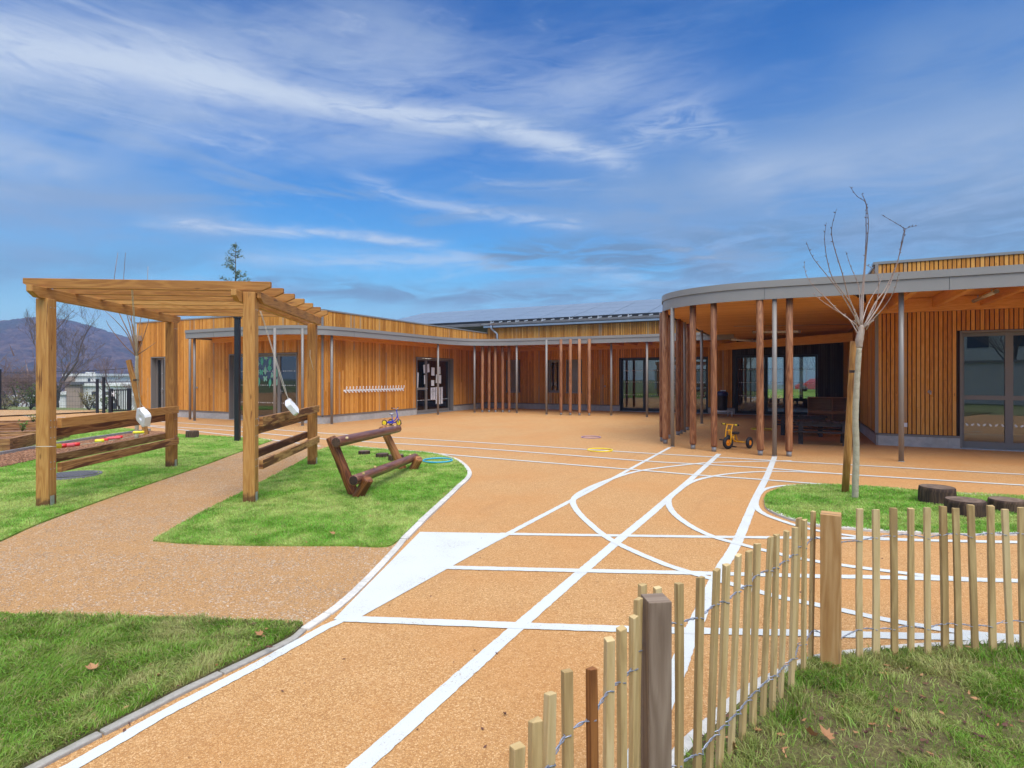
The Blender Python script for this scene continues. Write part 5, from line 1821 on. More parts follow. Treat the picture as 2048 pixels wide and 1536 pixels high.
for s in (-1, 1): MB().tube([h0 + ax2 * .12 * s - hd2 * .03 + V(0, 0, .045), h0 + ax2 * .19 * s - hd2 * .06 + V(0, 0, .055)], .015, 8).build('grip', MAT['black_plastic'], bt)
MB().lathe(base - hd2 * .26 + V(0, 0, .35), [(0, -.01), (.075, -.01), (.09, .015), (.07, .035), (0, .04)], 18).build('seat', MAT['galv'], bt)
mb = MB()
for s in (-1, 1): mb.obox(base + ax2 * .10 * s + V(0, 0, .105 - .05 * s), (ax2 * .04, hd2 * .025, V(0, 0, .008)))
mb.build('pedal', MAT['black_plastic'], bt)

# ---------------------------------------------------------------- picnic tables, shelf, bin
def picnic(c, label, along=N, deep=U, L=1.18, W_=.54, h=.49):
    t = thing('picnic_table', label, 'picnic table', c, 'dark children picnic tables under the canopy')
    mb = MB()
    n = 9
    for k in range(n):
        x = -L / 2 + (k + .5) * L / n
        mb.obox(c + along * x + V(0, 0, h), (along * (L / n / 2 - .006), deep * W_ / 2, V(0, 0, .018)))
    mb.build('tabletop', MAT['table'], t, bevel=.004)
    for s in (-1, 1):
        mb = MB().obox(c + deep * s * (W_ / 2 + .17) + V(0, 0, .29), (along * L / 2, deep * .09, V(0, 0, .018)))
        mb.build('bench', MAT['table'], t, bevel=.004)
    for s in (-1, 1):
        MB().obox(c + deep * s * (W_ / 2 - .06) + V(0, 0, h - .055), (along * (L / 2 - .05), deep * .02, V(0, 0, .035))).build('apron', MAT['table'], t, bevel=.003)
    for x in (-L / 2 + .16, L / 2 - .16):
        for s in (-1, 1):
            mb = MB().bar(c + along * x + deep * s * (W_ / 2 + .06), c + along * x + deep * s * (W_ / 2 - .02) + V(0, 0, h - .03), .05, .095, along)
            mb.build('leg', MAT['table'], t, bevel=.003)
        mb = MB()
        mb.obox(c + along * x + V(0, 0, .25), (along * .022, deep * (W_ / 2 + .24), V(0, 0, .035)))
        mb.obox(c + along * x + V(0, 0, h - .05), (along * .022, deep * (W_ / 2 - .02), V(0, 0, .032)))
        mb.build('cross_bar', MAT['table'], t, bevel=.003)
picnic(V(7.00, 12.85, 0), 'dark plank picnic table nearest the young tree')
picnic(V(7.50, 14.75, 0), 'dark plank picnic table, the farther one near the glazed doors')

shc = V(9.55, 16.1, 0) * 1.0
shc = P(14.45, 4.9)
sh = thing('shelf_unit', 'open plywood shelf unit standing under the canopy behind the stake', 'shelf', shc)
def shb(x0, x1, y0, y1, z0, z1): return MB().obox(shc + N * (x0 + x1) / 2 + U * (y0 + y1) / 2 + V(0, 0, (z0 + z1) / 2), (N * (x1 - x0) / 2, U * (y1 - y0) / 2, V(0, 0, (z1 - z0) / 2)))
LW = .62
shb(-LW, LW, -.17, .19, .90, .925).build('top', MAT['shelf'], sh)
shb(-LW + .024, LW - .024, -.17, .17, .04, .064).build('shelf', MAT['shelf'], sh)
shb(-LW + .024, LW - .024, -.12, .17, .46, .55).build('shelf', MAT['shelf'], sh)
for x in (-LW, -.012, LW - .024): shb(x, x + .024, -.17, .17, 0 if abs(x) > .1 else .065, .899 if abs(x) > .1 else .459).build('side_panel', MAT['shelf'], sh)
shb(-.012, .012, -.17, .17, .551, .899).build('side_panel', MAT['shelf'], sh)
shb(-LW, LW, .171, .19, 0.0, .899).build('back_panel', MAT['shelf'], sh)

bc = V((1444 - X0) / F * 21.6, 21.6, 0)
bn = thing('rubbish_bin', 'tall black rubbish bin with a blue liner on a low white stand by the wall', 'bin', bc)
mb = MB()
mb.lathe(bc, [(0, .24), (.17, .24), (.185, .30), (.20, .82), (.212, .84), (.212, .86), (.19, .86), (.175, .30), (0, .28)], 28)
mb.build('body', MAT['black_plastic'], bn)
mb = MB()
mb.tube([bc + V(0, 0, z) for z in (.78, .83, .88, .93, .97)], [.206, .216, .220, .19, .12], 26, wob=.05)
mb.build('liner', MAT['bin_bag'], bn)
MB().obox(bc + V(.02, -.05, .985), (V(.09, 0, 0), V(0, .06, 0), V(0, 0, .02))).build('lid', MAT['white_plastic'], bn, bevel=.006)
mb = MB()
for x in (-.30, .30):
    for y in (-.2, .2): mb.tube([bc + V(x, y, 0), bc + V(x, y, .20)], .014, 8)
for y in (-.2, .2): mb.tube([bc + V(-.30, y, .205), bc + V(.30, y, .205)], .014, 8)
for x in (-.30, .30): mb.tube([bc + V(x, -.2, .205), bc + V(x, .2, .205)], .014, 8)
mb.obox(bc + V(0, 0, .222), (V(.2, 0, 0), V(0, .2, 0), V(0, 0, .008)))
mb.build('stand', MAT['white_plastic'], bn)

# ---------------------------------------------------------------- hook rail on the timber wall
a0, a1 = W2.from_px(685.5), W2.from_px(805)
za, zb_ = W2.z_px(686, 780.5), W2.z_px(804, 778.3)
hr = thing('hook_rail', 'long white coat hook rail with twenty hooks on the timber wall', 'hook rail', W2.pt((a0 + a1) / 2, .05, za))
zz = (za + zb_) / 2
mb = MB(); W2.box(mb, a0, a1, .027, .045, zz - .028, zz + .028); mb.build('rail', MAT['white_plastic'], hr, bevel=.004)
nh = 20
for k in range(nh):
    a = a0 + .06 + (a1 - a0 - .12) * k / (nh - 1)
    c = W2.pt(a, .045, zz)
    mb = MB()
    o = W2.out
    mb.tube(catmull([c + V(0, 0, -.01), c + o * .035 + V(0, 0, .0), c + o * .065 + V(0, 0, .05), c + o * .075 + V(0, 0, .135)], 4), .017, 8)
    mb.tube(catmull([c + V(0, 0, -.01), c + o * .025 + V(0, 0, -.06), c + o * .055 + V(0, 0, -.06)], 4), .018, 8)
    mb.build('hook', MAT['white_plastic'], hr)

# ---------------------------------------------------------------- lamp post, manhole, beds, garland
lp = g(475, 883.5)
t = thing('lamp_post', 'slim black lamp post beyond the pergola', 'lamp post', lp)
MB().obox(lp + V(0, 0, 1.43), (V(.055, 0, 0), V(0, .055, 0), V(0, 0, 1.42))).build('pole', MAT['black_metal'], t, bevel=.008)
MB().obox(lp + V(0, 0, 2.875), (V(.068, 0, 0), V(0, .068, 0), V(0, 0, .022))).build('cap', MAT['black_metal'], t, bevel=.005)
MB().obox(lp + V(0, 0, .01), (V(.09, 0, 0), V(0, .09, 0), V(0, 0, .012))).build('base_plate', MAT['black_metal'], t)

p = g(146, 954.5)
t = thing('manhole_cover', 'round grey manhole cover set in the left lawn', 'manhole cover', p)
MB().lathe(p, [(.36, .0), (.36, .046), (.33, .048), (.325, .042)], 40).build('ring', MAT['manhole'], t)
mb = MB().lathe(p, [(.302, .052), (0, .052)], 40)
for k in range(-5, 6):
    for j in range(-5, 6):
        if math.hypot(k, j) * .05 < .27: mb.obox(p + V(k * .05, j * .05, .054), (V(.016, .0, 0), V(0, .016, 0), V(0, 0, .004)))
mb.build('cover', MAT['manhole'], t)

def bed(c, ux, uy, lx, ly, label, rows=2, hh=.125):
    t = thing('raised_bed', label, 'planter', c, 'raised beds of brown sleepers on the left lawn')
    for k in range(rows):
        z = .02 + hh * (k + .5) + k * .004
        for s in (-1, 1):
            MB().obox(c + uy * s * (ly / 2 - .06) + V(0, 0, z), (ux * (lx / 2 + (.0 if k % 2 else -.12)), uy * .06, V(0, 0, hh / 2))).build('sleeper', MAT['sleeper'], t, bevel=.006)
            MB().obox(c + ux * s * (lx / 2 - .06) + V(0, 0, z), (ux * .06, uy * (ly / 2 - (.121 if k % 2 else 0)), V(0, 0, hh / 2))).build('sleeper', MAT['sleeper'], t, bevel=.006)
    MB().obox(c + V(0, 0, .02 + hh * rows * .42), (ux * (lx / 2 - .12), uy * (ly / 2 - .12), V(0, 0, hh * rows * .42))).build('soil', MAT['mulch'], t)
    return t, hh * rows * .84 + .02
bx, by = V(.94, .34, 0).normalized(), V(-.34, .94, 0).normalized()
bA = g(20, 905) - bx * .9 + by * .6
bed(bA, bx, by, 1.8, 1.2, 'low sleeper bed cut by the left edge of the picture')
bB = g(92, 886) - bx * .9 + by * .55
_, zB = bed(bB, bx, by, 2.0, 1.1, 'sleeper bed right behind the near left pergola post')
bC = g(66, 865) - bx * .8 + by * .55
_, zC = bed(bC, bx, by, 2.4, 1.0, 'farthest sleeper bed with green seedlings')
def sprout(c, h, n, label, m='leaf_bright', s=.06):
    t = thing('seedling', label, 'plant', c, 'young plants in the raised beds')
    st = MB(); lf = MB()
    for k in range(n):
        d = V(rnd.gauss(0, .35), rnd.gauss(0, .35), 1).normalized()
        e = c + d * h * rnd.uniform(.5, 1)
        st.tube([c, e], [.005, .002], 5)
        for j in range(5):
            q = c.lerp(e, .3 + .7 * j / 4)
            a = V(rnd.uniform(-1, 1), rnd.uniform(-1, 1), rnd.uniform(-.2, .6)).normalized()
            b = a.cross(V(rnd.random(), rnd.random(), 1)).normalized()
            lf.poly3([q, q + a * s * .5 + b * s * .3, q + a * s, q + a * s * .5 - b * s * .3])
    st.build('stem', MAT['leaf_green'], t); lf.build('foliage', MAT[m], t)
sprout(bB + bx * .25 + V(0, 0, zB), .26, 14, 'bushy green seedling in the sleeper bed behind the post')
sprout(bC + bx * .6 + V(0, 0, zC), .34, 10, 'taller feathery seedling in the farthest sleeper bed')
sprout(bB - bx * .75 + V(0, 0, zB), .18, 8, 'small seedling by the left edge of the picture')

gl = thing('garland', 'string of red, pink and yellow bobbins from the pergola post to a peg', 'garland', g(190, 885))
ga, gb = Q(.01, .10, .62), at(291, 862.5, 13.4)
pts = [(70, 893.5, 6.50), (90, 893, 6.44), (109, 893, 6.52), (118, 892, 7.2), (150, 890, 8.6), (200, 884, 10.2), (250, 876, 12.0), (278, 869.5, 13.0), (289, 867, 13.4)]
gp = [at(*q) for q in pts]
MB().tube(catmull(gp, 5), .004, 6).build('string', MAT['rope'], gl)
for px, py, Y, m, L in ((113, 892, 6.9, 'lemon', .10), (127, 891.5, 7.6, 'red', .07), (137, 890.5, 7.9, 'rose', .14), (152, 888.8, 8.6, 'red', .10), (199, 881.5, 10.3, 'lemon', .14), (209, 880, 10.7, 'red', .12), (228, 876, 11.3, 'rose', .22), (238, 874, 11.7, 'red', .13), (277, 864.5, 13.0, 'lemon', .22)):
    c = at(px, py, Y)
    d = V(.25, .9, 0).normalized() * .5 + V(.6, 0, 0)
    d.normalize()
    MB().tube([c - d * L / 2, c - d * L * .42, c + d * L * .42, c + d * L / 2], [.020, .030, .030, .020], 10).build('bobbin', MAT[m], gl)

# ---------------------------------------------------------------- picket fence in front
fence = thing('picket_fence', 'curved split chestnut picket fence wired to two square posts, in the foreground', 'fence', (1.2, 2.4, 0))
def picket(x, y, zt, lean_x=0.0, lean_y=0.0, w=.027, th=.017, rot=0.0, m='picket', zb=-.02):
    t = V(math.cos(rot), math.sin(rot), 0); n = V(-t.y, t.x, 0)
    b = V(x - lean_x, y - lean_y, zb); e = V(x, y, zt)
    mb = MB()
    d = (e - b)
    k = 6
    base = len(mb.v)
    us = rnd.uniform(0, 30)
    w2 = [w * rnd.uniform(.93, 1.07) for _ in range(k + 1)]
    bow = rnd.uniform(-.004, .004)
    rings = []
    for i in range(k + 1):
        f = i / k
        c = b + d * f + t * bow * math.sin(f * math.pi)
        s = len(mb.v)
        for a, q in ((-1, -1), (1, -1), (1, 1), (-1, 1)):
            mb.v.append(c + t * a * w2[i] / 2 + n * q * th / 2 + (V(0, 0, rnd.uniform(-.004, .004)) if i == k else V(0, 0, 0)))
        rings.append(s)
    L = d.length
    for i in range(k):
        for j in range(4):
            j2 = (j + 1) % 4
            o = j * .05
            mb.face([rings[i] + j, rings[i] + j2, rings[i + 1] + j2, rings[i + 1] + j], [(us + L * i / k, o), (us + L * i / k, o + .03), (us + L * (i + 1) / k, o + .03), (us + L * (i + 1) / k, o)])
    mb.face([rings[k] + j for j in range(4)], [(.1, .1), (.11, .1), (.11, .11), (.1, .11)])
    return mb.build('picket', MAT[m], fence, bevel=.002)
# right-hand run: (top px, top py, foot px, foot py)
RIGHT = [(1719.5, 1018, 1719.5, 1329), (1751.5, 1019, 1751.5, 1322), (1786.5, 1015, 1789, 1322), (1821.5, 1017, 1821.5, 1318), (1854, 1015, 1856, 1320), (1885.5, 1012.5, 1890, 1311), (1911, 1015.5, 1917.5, 1316), (1941, 1009.5, 1951, 1316), (1981, 1011.5, 1986, 1314), (2009.5, 1017, 2021.5, 1312), (2043, 1014, 2048, 1309), (2080, 1013, 2084, 1306), (2114, 1014, 2118, 1304)]
line_top = []
for tx, ty_, fx, fy in RIGHT:
    b = g(fx, fy)
    zt = H + (Y0 - ty_) / F * b.y
    x = (tx - X0) / F * b.y
    picket(x, b.y, zt, x - b.x, 0, rnd.uniform(.029, .034) if tx != 1885.5 else .037, .018, rnd.uniform(-.25, .15), 'picket')
    line_top.append((x, b.y))
def left_picket(tx, ty_, zt, lean=0.0, m='picket', w=.026, rot=None):
    Y = (H - zt) * F / (ty_ - Y0)
    X = (tx - X0) / F * Y
    picket(X, Y, zt, lean, 0, w, .018, rnd.uniform(.35, .8) if rot is None else rot, m)
    return (X, Y)
LEFT = [(1035, 1489, .80), (1071, 1440, .80), (1100.5, 1386, .80), (1134, 1342, .80), (1183, 1336, .78, 'picket_brown'), (1219, 1277, .80), (1243, 1256, .80), (1267.5, 1232, .80), (1276.5, 1197, .81), (1285, 1169, .80), (1315, 1174.5, .79), (1358, 1165, .80), (1401, 1154, .79), (1433.5, 1138.5, .79), (1453, 1128.5, .79), (1476.5, 1110, .80), (1498, 1101.5, .79), (1514.5, 1088, .79), (1541, 1074, .80), (1553, 1068.5, .80), (1573, 1061.5, .79), (1590, 1055, .79), (1598, 1035, .80), (1609, 1039, .79), (1626.5, 1023, .80)]
lp_ = []
LEAN = {1541: .035, 1498: .03, 1476.5: .03, 1453: .03, 1433.5: .03, 1514.5: .02, 1573: .03, 1590: .02, 1598: .03, 1553: .02}
for q in LEFT:
    lp_.append(left_picket(q[0], q[1], q[2], LEAN.get(q[0], rnd.uniform(-.01, .02)), q[3] if len(q) > 3 else 'picket', .026 if q[0] < 1350 else .028))
extra = [(-.035, 1.0), (-.075, .92)]
for x, y in extra: picket(x, y, .78, 0, 0, .026, .018, .6); 
p2 = g(1667, 1343)
def sq_post(c, s, zt, m, rot):
    t_ = V(math.cos(rot), math.sin(rot), 0); n_ = V(-t_.y, t_.x, 0)
    mb = MB().obox(c + V(0, 0, zt / 2 - .05), (t_ * s, n_ * s, V(0, 0, zt / 2 + .05)))
    return mb.build('post', MAT[m], fence, bevel=.003)
sq_post(V(1.628, 2.905, 0), .046, .805, 'picket_post', -.55)
sq_post(V(.452, 1.785, 0), .037, .808, 'picket_post_grey', .12)
# two twisted wires
path = [extra[1], extra[0]] + lp_ + [(1.63, 2.86)] + line_top
for z0 in (.655, .175):
    mb = MB()
    pp = [V(p[0], p[1], z0 + rnd.uniform(-.012, .012)) for p in path]
    for ph in (0, math.pi):
        c = []
        for i in range(len(pp) - 1):
            a, b = pp[i], pp[i + 1]
            d = (b - a); L = d.length
            if L < 1e-4: continue
            d.normalize(); s = V(-d.y, d.x, 0)
            m = max(4, int(L / .008))
            for k in range(m):
                f = k / m
                open_ = .0125 * max(0, 1 - min(f, 1 - f) * L / .014)
                tw = .0026
                ang = f * L / .011 + ph
                side = 1 if ph == 0 else -1
                c.append(a.lerp(b, f) + s * (side * open_ + tw * math.cos(ang) * (open_ < .003)) + V(0, 0, tw * math.sin(ang) + .004 * math.sin(f * math.pi)))
        mb.tube(c, .0020, 5)
    mb.build('wire', MAT['wire'], fence)

# ---------------------------------------------------------------- beyond the yard
def bare_tree(name, label, base, height, spread, seed, m='twig', trunk_r=.2, lean=(0, 0), group=None, depth=6, twist=.5, first=.22, cat='tree'):
    r = random.Random(seed)
    t = thing(name, label, cat, base, group)
    trunk = MB(); crown = MB()
    def grow(p, d, L, rad, lev):
        n = 4
        pts = [p]
        for k in range(n):
            d = (d + V(r.gauss(0, .13), r.gauss(0, .13), .06 + .05 * r.random())).normalized()
            pts.append(pts[-1] + d * L / n)
        r1 = rad * .68
        mb = trunk if lev <= 1 else crown
        mb.tube(pts, [rad + (r1 - rad) * k / n for k in range(n + 1)], 8 if lev < 2 else 4 if lev < 4 else 3, caps=False)
        if lev >= depth: return
        kids = 3 if lev < depth - 1 else 4
        for k in range(kids):
            f = r.uniform(.35, 1.0) if k else 1.0
            i = min(n - 1, int(f * n))
            q = pts[i].lerp(pts[i + 1], f * n - i) if f < 1 else pts[-1]
            a = r.uniform(0, 6.28)
            side = V(math.cos(a), math.sin(a), r.uniform(-.1, .4))
            nd = (d * (1 - twist * spread) + side * twist * spread * (1.2 if k else .5)).normalized()
            grow(q, nd, L * r.uniform(.62, .86), max(.007, r1 * (.85 if k == 0 else .6)), lev + 1)
    grow(Vector(base) - V(0, 0, .3), V(lean[0], lean[1], 1).normalized(), height * first, trunk_r, 0)
    trunk.build('trunk', MAT['bark'], t)
    crown.build('crown', MAT[m], t)
    return t
def gz(x, y): return float(terrain_h(np.array(x), np.array(y)))
def far(px, Y): 
    x = (px - X0) / F * Y
    return V(x, Y, gz(x, Y))

bare_tree('bare_tree', 'tall bare winter tree standing before the white house', far(117, 36), 11.5, .95, 5, 'twig', .20, (.03, 0), 'bare trees beyond the yard', 6, .5, .23)
bare_tree('bare_tree', 'thin bare tree whose twigs show just left of the school corner', far(250, 44), 10.5, .8, 9, 'twig_red', .14, (0, 0), 'bare trees beyond the yard', 6, .5)
bare_tree('bare_tree', 'low wide bare tree at the left edge, behind the mesh fence', far(20, 40), 7.0, 1.1, 21, 'twig_red', .16, (0, 0), 'bare trees beyond the yard', 6, .6)
for i, (px, Y, h, lab) in enumerate(((-30, 33, 4.6, 'reddish bare thicket at the left edge of the picture'), (32, 31, 4.4, 'dense bare bush left of the near pergola post'), (66, 34, 4.6, 'bare bush just beside the near left pergola post'))):
    for_ = bare_tree('bare_bush', lab, far(px, Y), h, 1.25, 40 + i, 'twig_red', .05, (0, 0), 'bare bushes behind the mesh fence', 6, .75, .25, 'bush')
def leafy_bush(base, h, w, n, m, label, s=.09, name='shrub', grp='leafy shrubs by the mesh fence', cat='shrub'):
    t = thing(name, label, cat, base, grp)
    st = MB(); lf = MB()
    for k in range(14):
        d = V(rnd.gauss(0, w * .5), rnd.gauss(0, w * .5), h * rnd.uniform(.6, 1))
        st.tube(catmull([base, base + d * .5 + V(rnd.gauss(0, .05), rnd.gauss(0, .05), 0), base + d], 3), [.018] + [.010] * 5 + [.004], 4)
        for j in range(n // 14):
            q = base + d * rnd.uniform(.25, 1.02) + V(rnd.gauss(0, w * .16), rnd.gauss(0, w * .16), rnd.gauss(0, h * .05))
            a = V(rnd.uniform(-1, 1), rnd.uniform(-1, 1), rnd.uniform(-.5, 1)).normalized()
            b = a.cross(V(rnd.random() - .5, rnd.random() - .5, 1)).normalized()
            ss = s * rnd.uniform(.6, 1.3)
            lf.poly3([q, q + a * ss * .5 + b * ss * .27, q + a * ss, q + a * ss * .5 - b * ss * .27])
    st.build('stem', MAT['bark'], t); lf.build('foliage', MAT[m], t)
def gb(px, Y, z=0): x = (px - X0) / F * Y; return V(x, Y, gz(x, Y) + z)
leafy_bush(gb(178, 25.5), 1.05, .42, 420, 'leaf_mixed', 'yellowing leafy shrub before the white house')
leafy_bush(gb(61, 26.5), 1.3, 1.0, 900, 'leaf_green', 'dense green shrub just left of the near pergola post')
leafy_bush(gb(8, 26), .9, .9, 500, 'leaf_mixed', 'low brownish green shrub at the left edge')
leafy_bush(gb(212, 27), .8, .5, 200, 'leaf_green', 'thin green shrub between the two black gate posts')

# dense far wood filling the valley floor
def valley_wood():
    rs = np.random.RandomState(8)
    vs, li, ls = [], [], []
    n = 0
    cnt = 0
    for k in range(520):
        Y = 60 + 300 * rs.rand() ** 1.4
        px = rs.uniform(-500, 420)
        if 95 < px < 320 and Y < 85: continue
        x = (px - X0) / F * Y
        z0 = gz(x, Y)
        h = rs.uniform(3.5, 8.5)
        w = h * rs.uniform(.35, .6)
        m = 70
        c = rs.normal(0, 1, (m, 3)) * [w * .45, w * .45, h * .28] + [x, Y, z0 + h * .55]
        for p in c:
            d = np.array([p[0] - x, p[1] - Y, (p[2] - z0) * .6]); d /= np.linalg.norm(d) + 1e-6
            s = np.cross(d, rs.normal(0, 1, 3)); s /= np.linalg.norm(s) + 1e-6
            L = rs.uniform(.7, 1.9); wd = rs.uniform(.03, .12)
            vs += [p - s * wd, p + s * wd, p + d * L]
            li += [n, n + 1, n + 2]; ls.append(len(li) - 3); n += 3
    o = raw_mesh('far_wood', np.array(vs), li, ls, MAT['twig_red'])
    tag(o, kind='stuff')
valley_wood()

# pale houses in the valley
def house(name, label, px0, px1, Y, z0, z1, m, wins=(), chim=None, depth=9.0, grp=None, roof=None):
    x0, x1 = (px0 - X0) / F * Y, (px1 - X0) / F * Y
    t = thing(name, label, 'house', ((x0 + x1) / 2, Y, z0), grp)
    MB().box(x0, x1, Y, Y + depth, z0, z1).build('wall', MAT[m], t)
    MB().box(x0 - .25, x1 + .25, Y - .25, Y + depth + .25, z1, z1 + .28).build('roof', MAT['render_white' if roof is None else roof], t)
    for a, b, y0, y1 in wins:
        xa, xb = (a - X0) / F * Y, (b - X0) / F * Y
        za, zb2 = H + (Y0 - y1) / F * Y, H + (Y0 - y0) / F * Y
        w = MB().box(xa, xb, Y - .06, Y - .01, za, zb2).build('window', MAT['dark_window'], t)
        MB().box(xa - .12, xb + .12, Y - .16, Y - .005, za - .16, za - .02).build('sill', MAT['render_white'], w)
    if chim:
        xa, xb = (chim[0] - X0) / F * Y, (chim[1] - X0) / F * Y
        MB().box(xa, xb, Y + 1.5, Y + 2.7, z1 + .28, H + (Y0 - chim[2]) / F * Y).build('chimney', MAT[m], t)
    return t
Yh = 58
zt_ = lambda y: H + (Y0 - y) / F * Yh
hb = house('white_house', 'long flat roofed white house beyond the mesh fence', 160, 300, Yh, -9, zt_(772), 'render_white', ((184, 193, 783, 792), (208, 218, 783, 790), (186, 193, 806, 822), (226, 234, 806, 822), (206, 216, 795, 799)))
hc = house('white_house', 'narrow pale tower house with a chimney, above the flat roofed one', 132, 191, Yh + 9.6, -9, H + (Y0 - 752) / F * (Yh + 9.6), 'render_white', ((176, 181, 757, 764),), (152, 157, 744))
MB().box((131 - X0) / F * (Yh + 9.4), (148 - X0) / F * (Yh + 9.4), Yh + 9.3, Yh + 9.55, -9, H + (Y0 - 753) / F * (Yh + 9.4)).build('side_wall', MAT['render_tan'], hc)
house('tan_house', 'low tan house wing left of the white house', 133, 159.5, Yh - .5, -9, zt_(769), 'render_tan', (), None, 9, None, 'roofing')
house('white_house', 'small white house low behind the bare bushes', 105, 131, Yh + 4, -9, H + (Y0 - 789) / F * (Yh + 4), 'render_white', ((112, 117, 796, 804),), None, 6)
house('white_house', 'low white sheds glimpsed far left through the bushes', 20, 62, Yh + 12, -9, H + (Y0 - 796) / F * (Yh + 12), 'render_white', ((30, 38, 802, 812),), None, 6)

# welded mesh fence, gate and posts
Yf0, Yf1 = 24.6, 25.6
fa, fb = V((-120 - X0) / F * Yf1, Yf1, 0), V((192 - X0) / F * Yf0, Yf0, 0)
mf = thing('mesh_fence', 'tall dark welded wire mesh fence along the left edge of the yard', 'fence', fa)
d = (fb - fa); Lf = d.length; d.normalize()
mb = MB()
k = 0.0
while k < Lf:
    c = fa + d * k
    mb.bar(c, c + V(0, 0, 1.78), .0045, .0045, d); k += .075
for z in np.arange(.05, 1.8, .2):
    mb.bar(fa + V(0, 0, z), fb + V(0, 0, z), .006, .008)
mb.build('mesh_panel', MAT['black_metal'], mf)
k = 0.6
while k < Lf + .1:
    c = fa + d * k
    MB().bar(c, c + V(0, 0, 1.85), .05, .05, d).build('post', MAT['black_metal'], mf); k += 2.5
fa2, fb2 = V((262 - X0) / F * 23.8, 23.8, 0), V((300 - X0) / F * 24.2, 24.2, 0)
gt = thing('yard_gate', 'low black bar gate with a white lock plate, beside the white house', 'gate', g(240, 826))
p0, p1 = g(221.5, 826.5), g(258.5, 825)
for p_, nm in ((p0, 'post'), (p1, 'post')):
    MB().bar(p_, p_ + V(0, 0, 1.02), .13, .12, (0, 1, 0)).build(nm, MAT['black_metal'], gt, bevel=.008)
dg = (p1 - p0).normalized()
mb = MB()
for z in (.10, .96): mb.bar(p0 + dg * .07 + V(0, 0, z), p1 - dg * .07 + V(0, 0, z), .04, .05)
n = 9
for k in range(n):
    c = p0.lerp(p1, (k + 1.2) / (n + 1.4)); mb.bar(c + V(0, 0, .12), c + V(0, 0, .94), .028, .028, dg)
mb.build('bar_panel', MAT['black_metal'], gt)
c = p0 + dg * .07 + V(.05, -.08, .80)
mb = MB()
mb.obox(c + V(-.045, 0, 0), (V(.017, 0, 0), V(0, .012, 0), V(0, 0, .10))); mb.obox(c + V(.055, 0, 0), (V(.017, 0, 0), V(0, .012, 0), V(0, 0, .10))); mb.obox(c + V(.005, 0, .01), (V(.032, 0, 0), V(0, .011, 0), V(0, 0, .02)))
mb.build('lock_plate', MAT['white_plastic'], gt)
for px, top, lab in ((194.5, 759, 'shorter of two black posts left of the gate'), (207.5, 755, 'taller of two black posts left of the gate')):
    p_ = g(px, 826)
    t = thing('gate_post', lab, 'post', p_, 'black posts by the yard gate')
    zz = H + (Y0 - top) / F * p_.y
    MB().bar(p_, p_ + V(0, 0, zz), .085, .085, (0, 1, 0)).build('shaft', MAT['black_metal'], t, bevel=.006)
    MB().obox(p_ + V(0, 0, zz + .01), (V(.05, 0, 0), V(0, .05, 0), V(0, 0, .01))).build('cap', MAT['black_metal'], t)
cb = [at(-60, 745, 46), at(60, 744.5, 47), at(160, 742, 49), at(262, 735.5, 51), at(420, 715, 55)]
t = MB().tube(catmull(cb, 6), .028, 5).build('overhead_cable', MAT['black_plastic'], None, loc=cb[1])
tag(t, 'thin black overhead cable crossing in front of the hill', 'cable')

# conifer behind the roofs
def conifer(px, Y, ytop, label, seed):
    r = random.Random(seed)
    b = far(px, Y); ht = H + (Y0 - ytop) / F * Y - b.z
    t = thing('conifer', label, 'tree', b)
    tr = MB().tube([b, b + V(0, 0, ht * .6), b + V(0, 0, ht)], [.18, .10, .012], 8); tr.build('trunk', MAT['bark'], t)
    br = MB(); lf = MB()
    z = ht * .25
    while z < ht * .985:
        f = (ht - z) / ht
        for k in range(r.choice((2, 3, 3))):
            a = r.uniform(0, 6.28)
            L = f * ht * .36 * r.uniform(.55, 1.15) + .12
            e = b + V(math.cos(a) * L, math.sin(a) * L, z + L * r.uniform(.15, .5))
            s = b + V(0, 0, z)
            br.tube([s, e], [.03, .008], 4)
            for j in range(int(14 + L * 34)):
                q = s.lerp(e, r.uniform(.25, 1.03)) + V(r.gauss(0, .09), r.gauss(0, .09), r.gauss(0, .09))
                v = V(r.gauss(0, 1), r.gauss(0, 1), r.gauss(.3, .7)).normalized(); w = v.cross(V(r.random(), r.random(), r.random())).normalized()
                ss = r.uniform(.07, .20)
                lf.poly3([q - w * ss * .3, q + v * ss * 1.3, q + w * ss * .35])
        z += ht * .026
    br.build('branch', MAT['bark'], t); lf.build('foliage', MAT['needle'], t)
conifer(471, 44, 484, 'slim loose conifer rising behind the pergola', 4)

# what stands behind the photographer: it shows only in the panes
yw = thing('white_wall', 'long low white boundary wall behind the photographer, seen in the panes', 'wall', (4, -13, 0))
MB().box(-24, 30, -13.4, -13.0, 0, 2.3).build('wall', MAT['render_white'], yw)
MB().box(-24.1, 30.1, -13.5, -12.9, 2.3, 2.42).build('coping', MAT['kerb'], yw)
for i, (x, y, h) in enumerate(((-6, -16, 9), (5, -17, 10), (13, -15.5, 8), (20, -18, 11), (-15, -17, 10))):
    bare_tree('bare_tree', ('first', 'second', 'third', 'fourth', 'fifth')[i] + ' bare tree over the white wall, seen only in the panes', V(x, y, 0), h, .9, 60 + i, 'twig', .18, (0, 0), 'bare trees behind the photographer', 5, .55)
t = thing('apartment_block', 'pale block of flats behind the photographer, mirrored in the panes', 'building', (4, -46, 0))
MB().box(-26, 2, -50, -44, 0, 13).build('wall', MAT['render_white'], t)
for k in range(8):
    for j in range(4): MB().box(-25 + k * 3.4, -23.3 + k * 3.4, -44.0 + .01, -43.95, 1.4 + j * 3, 2.9 + j * 3).build('window', MAT['dark_window'], t)
t = thing('parked_car', 'blue parked car behind the photographer, mirrored in the right pane', 'car', (11.5, -9.5, 0))
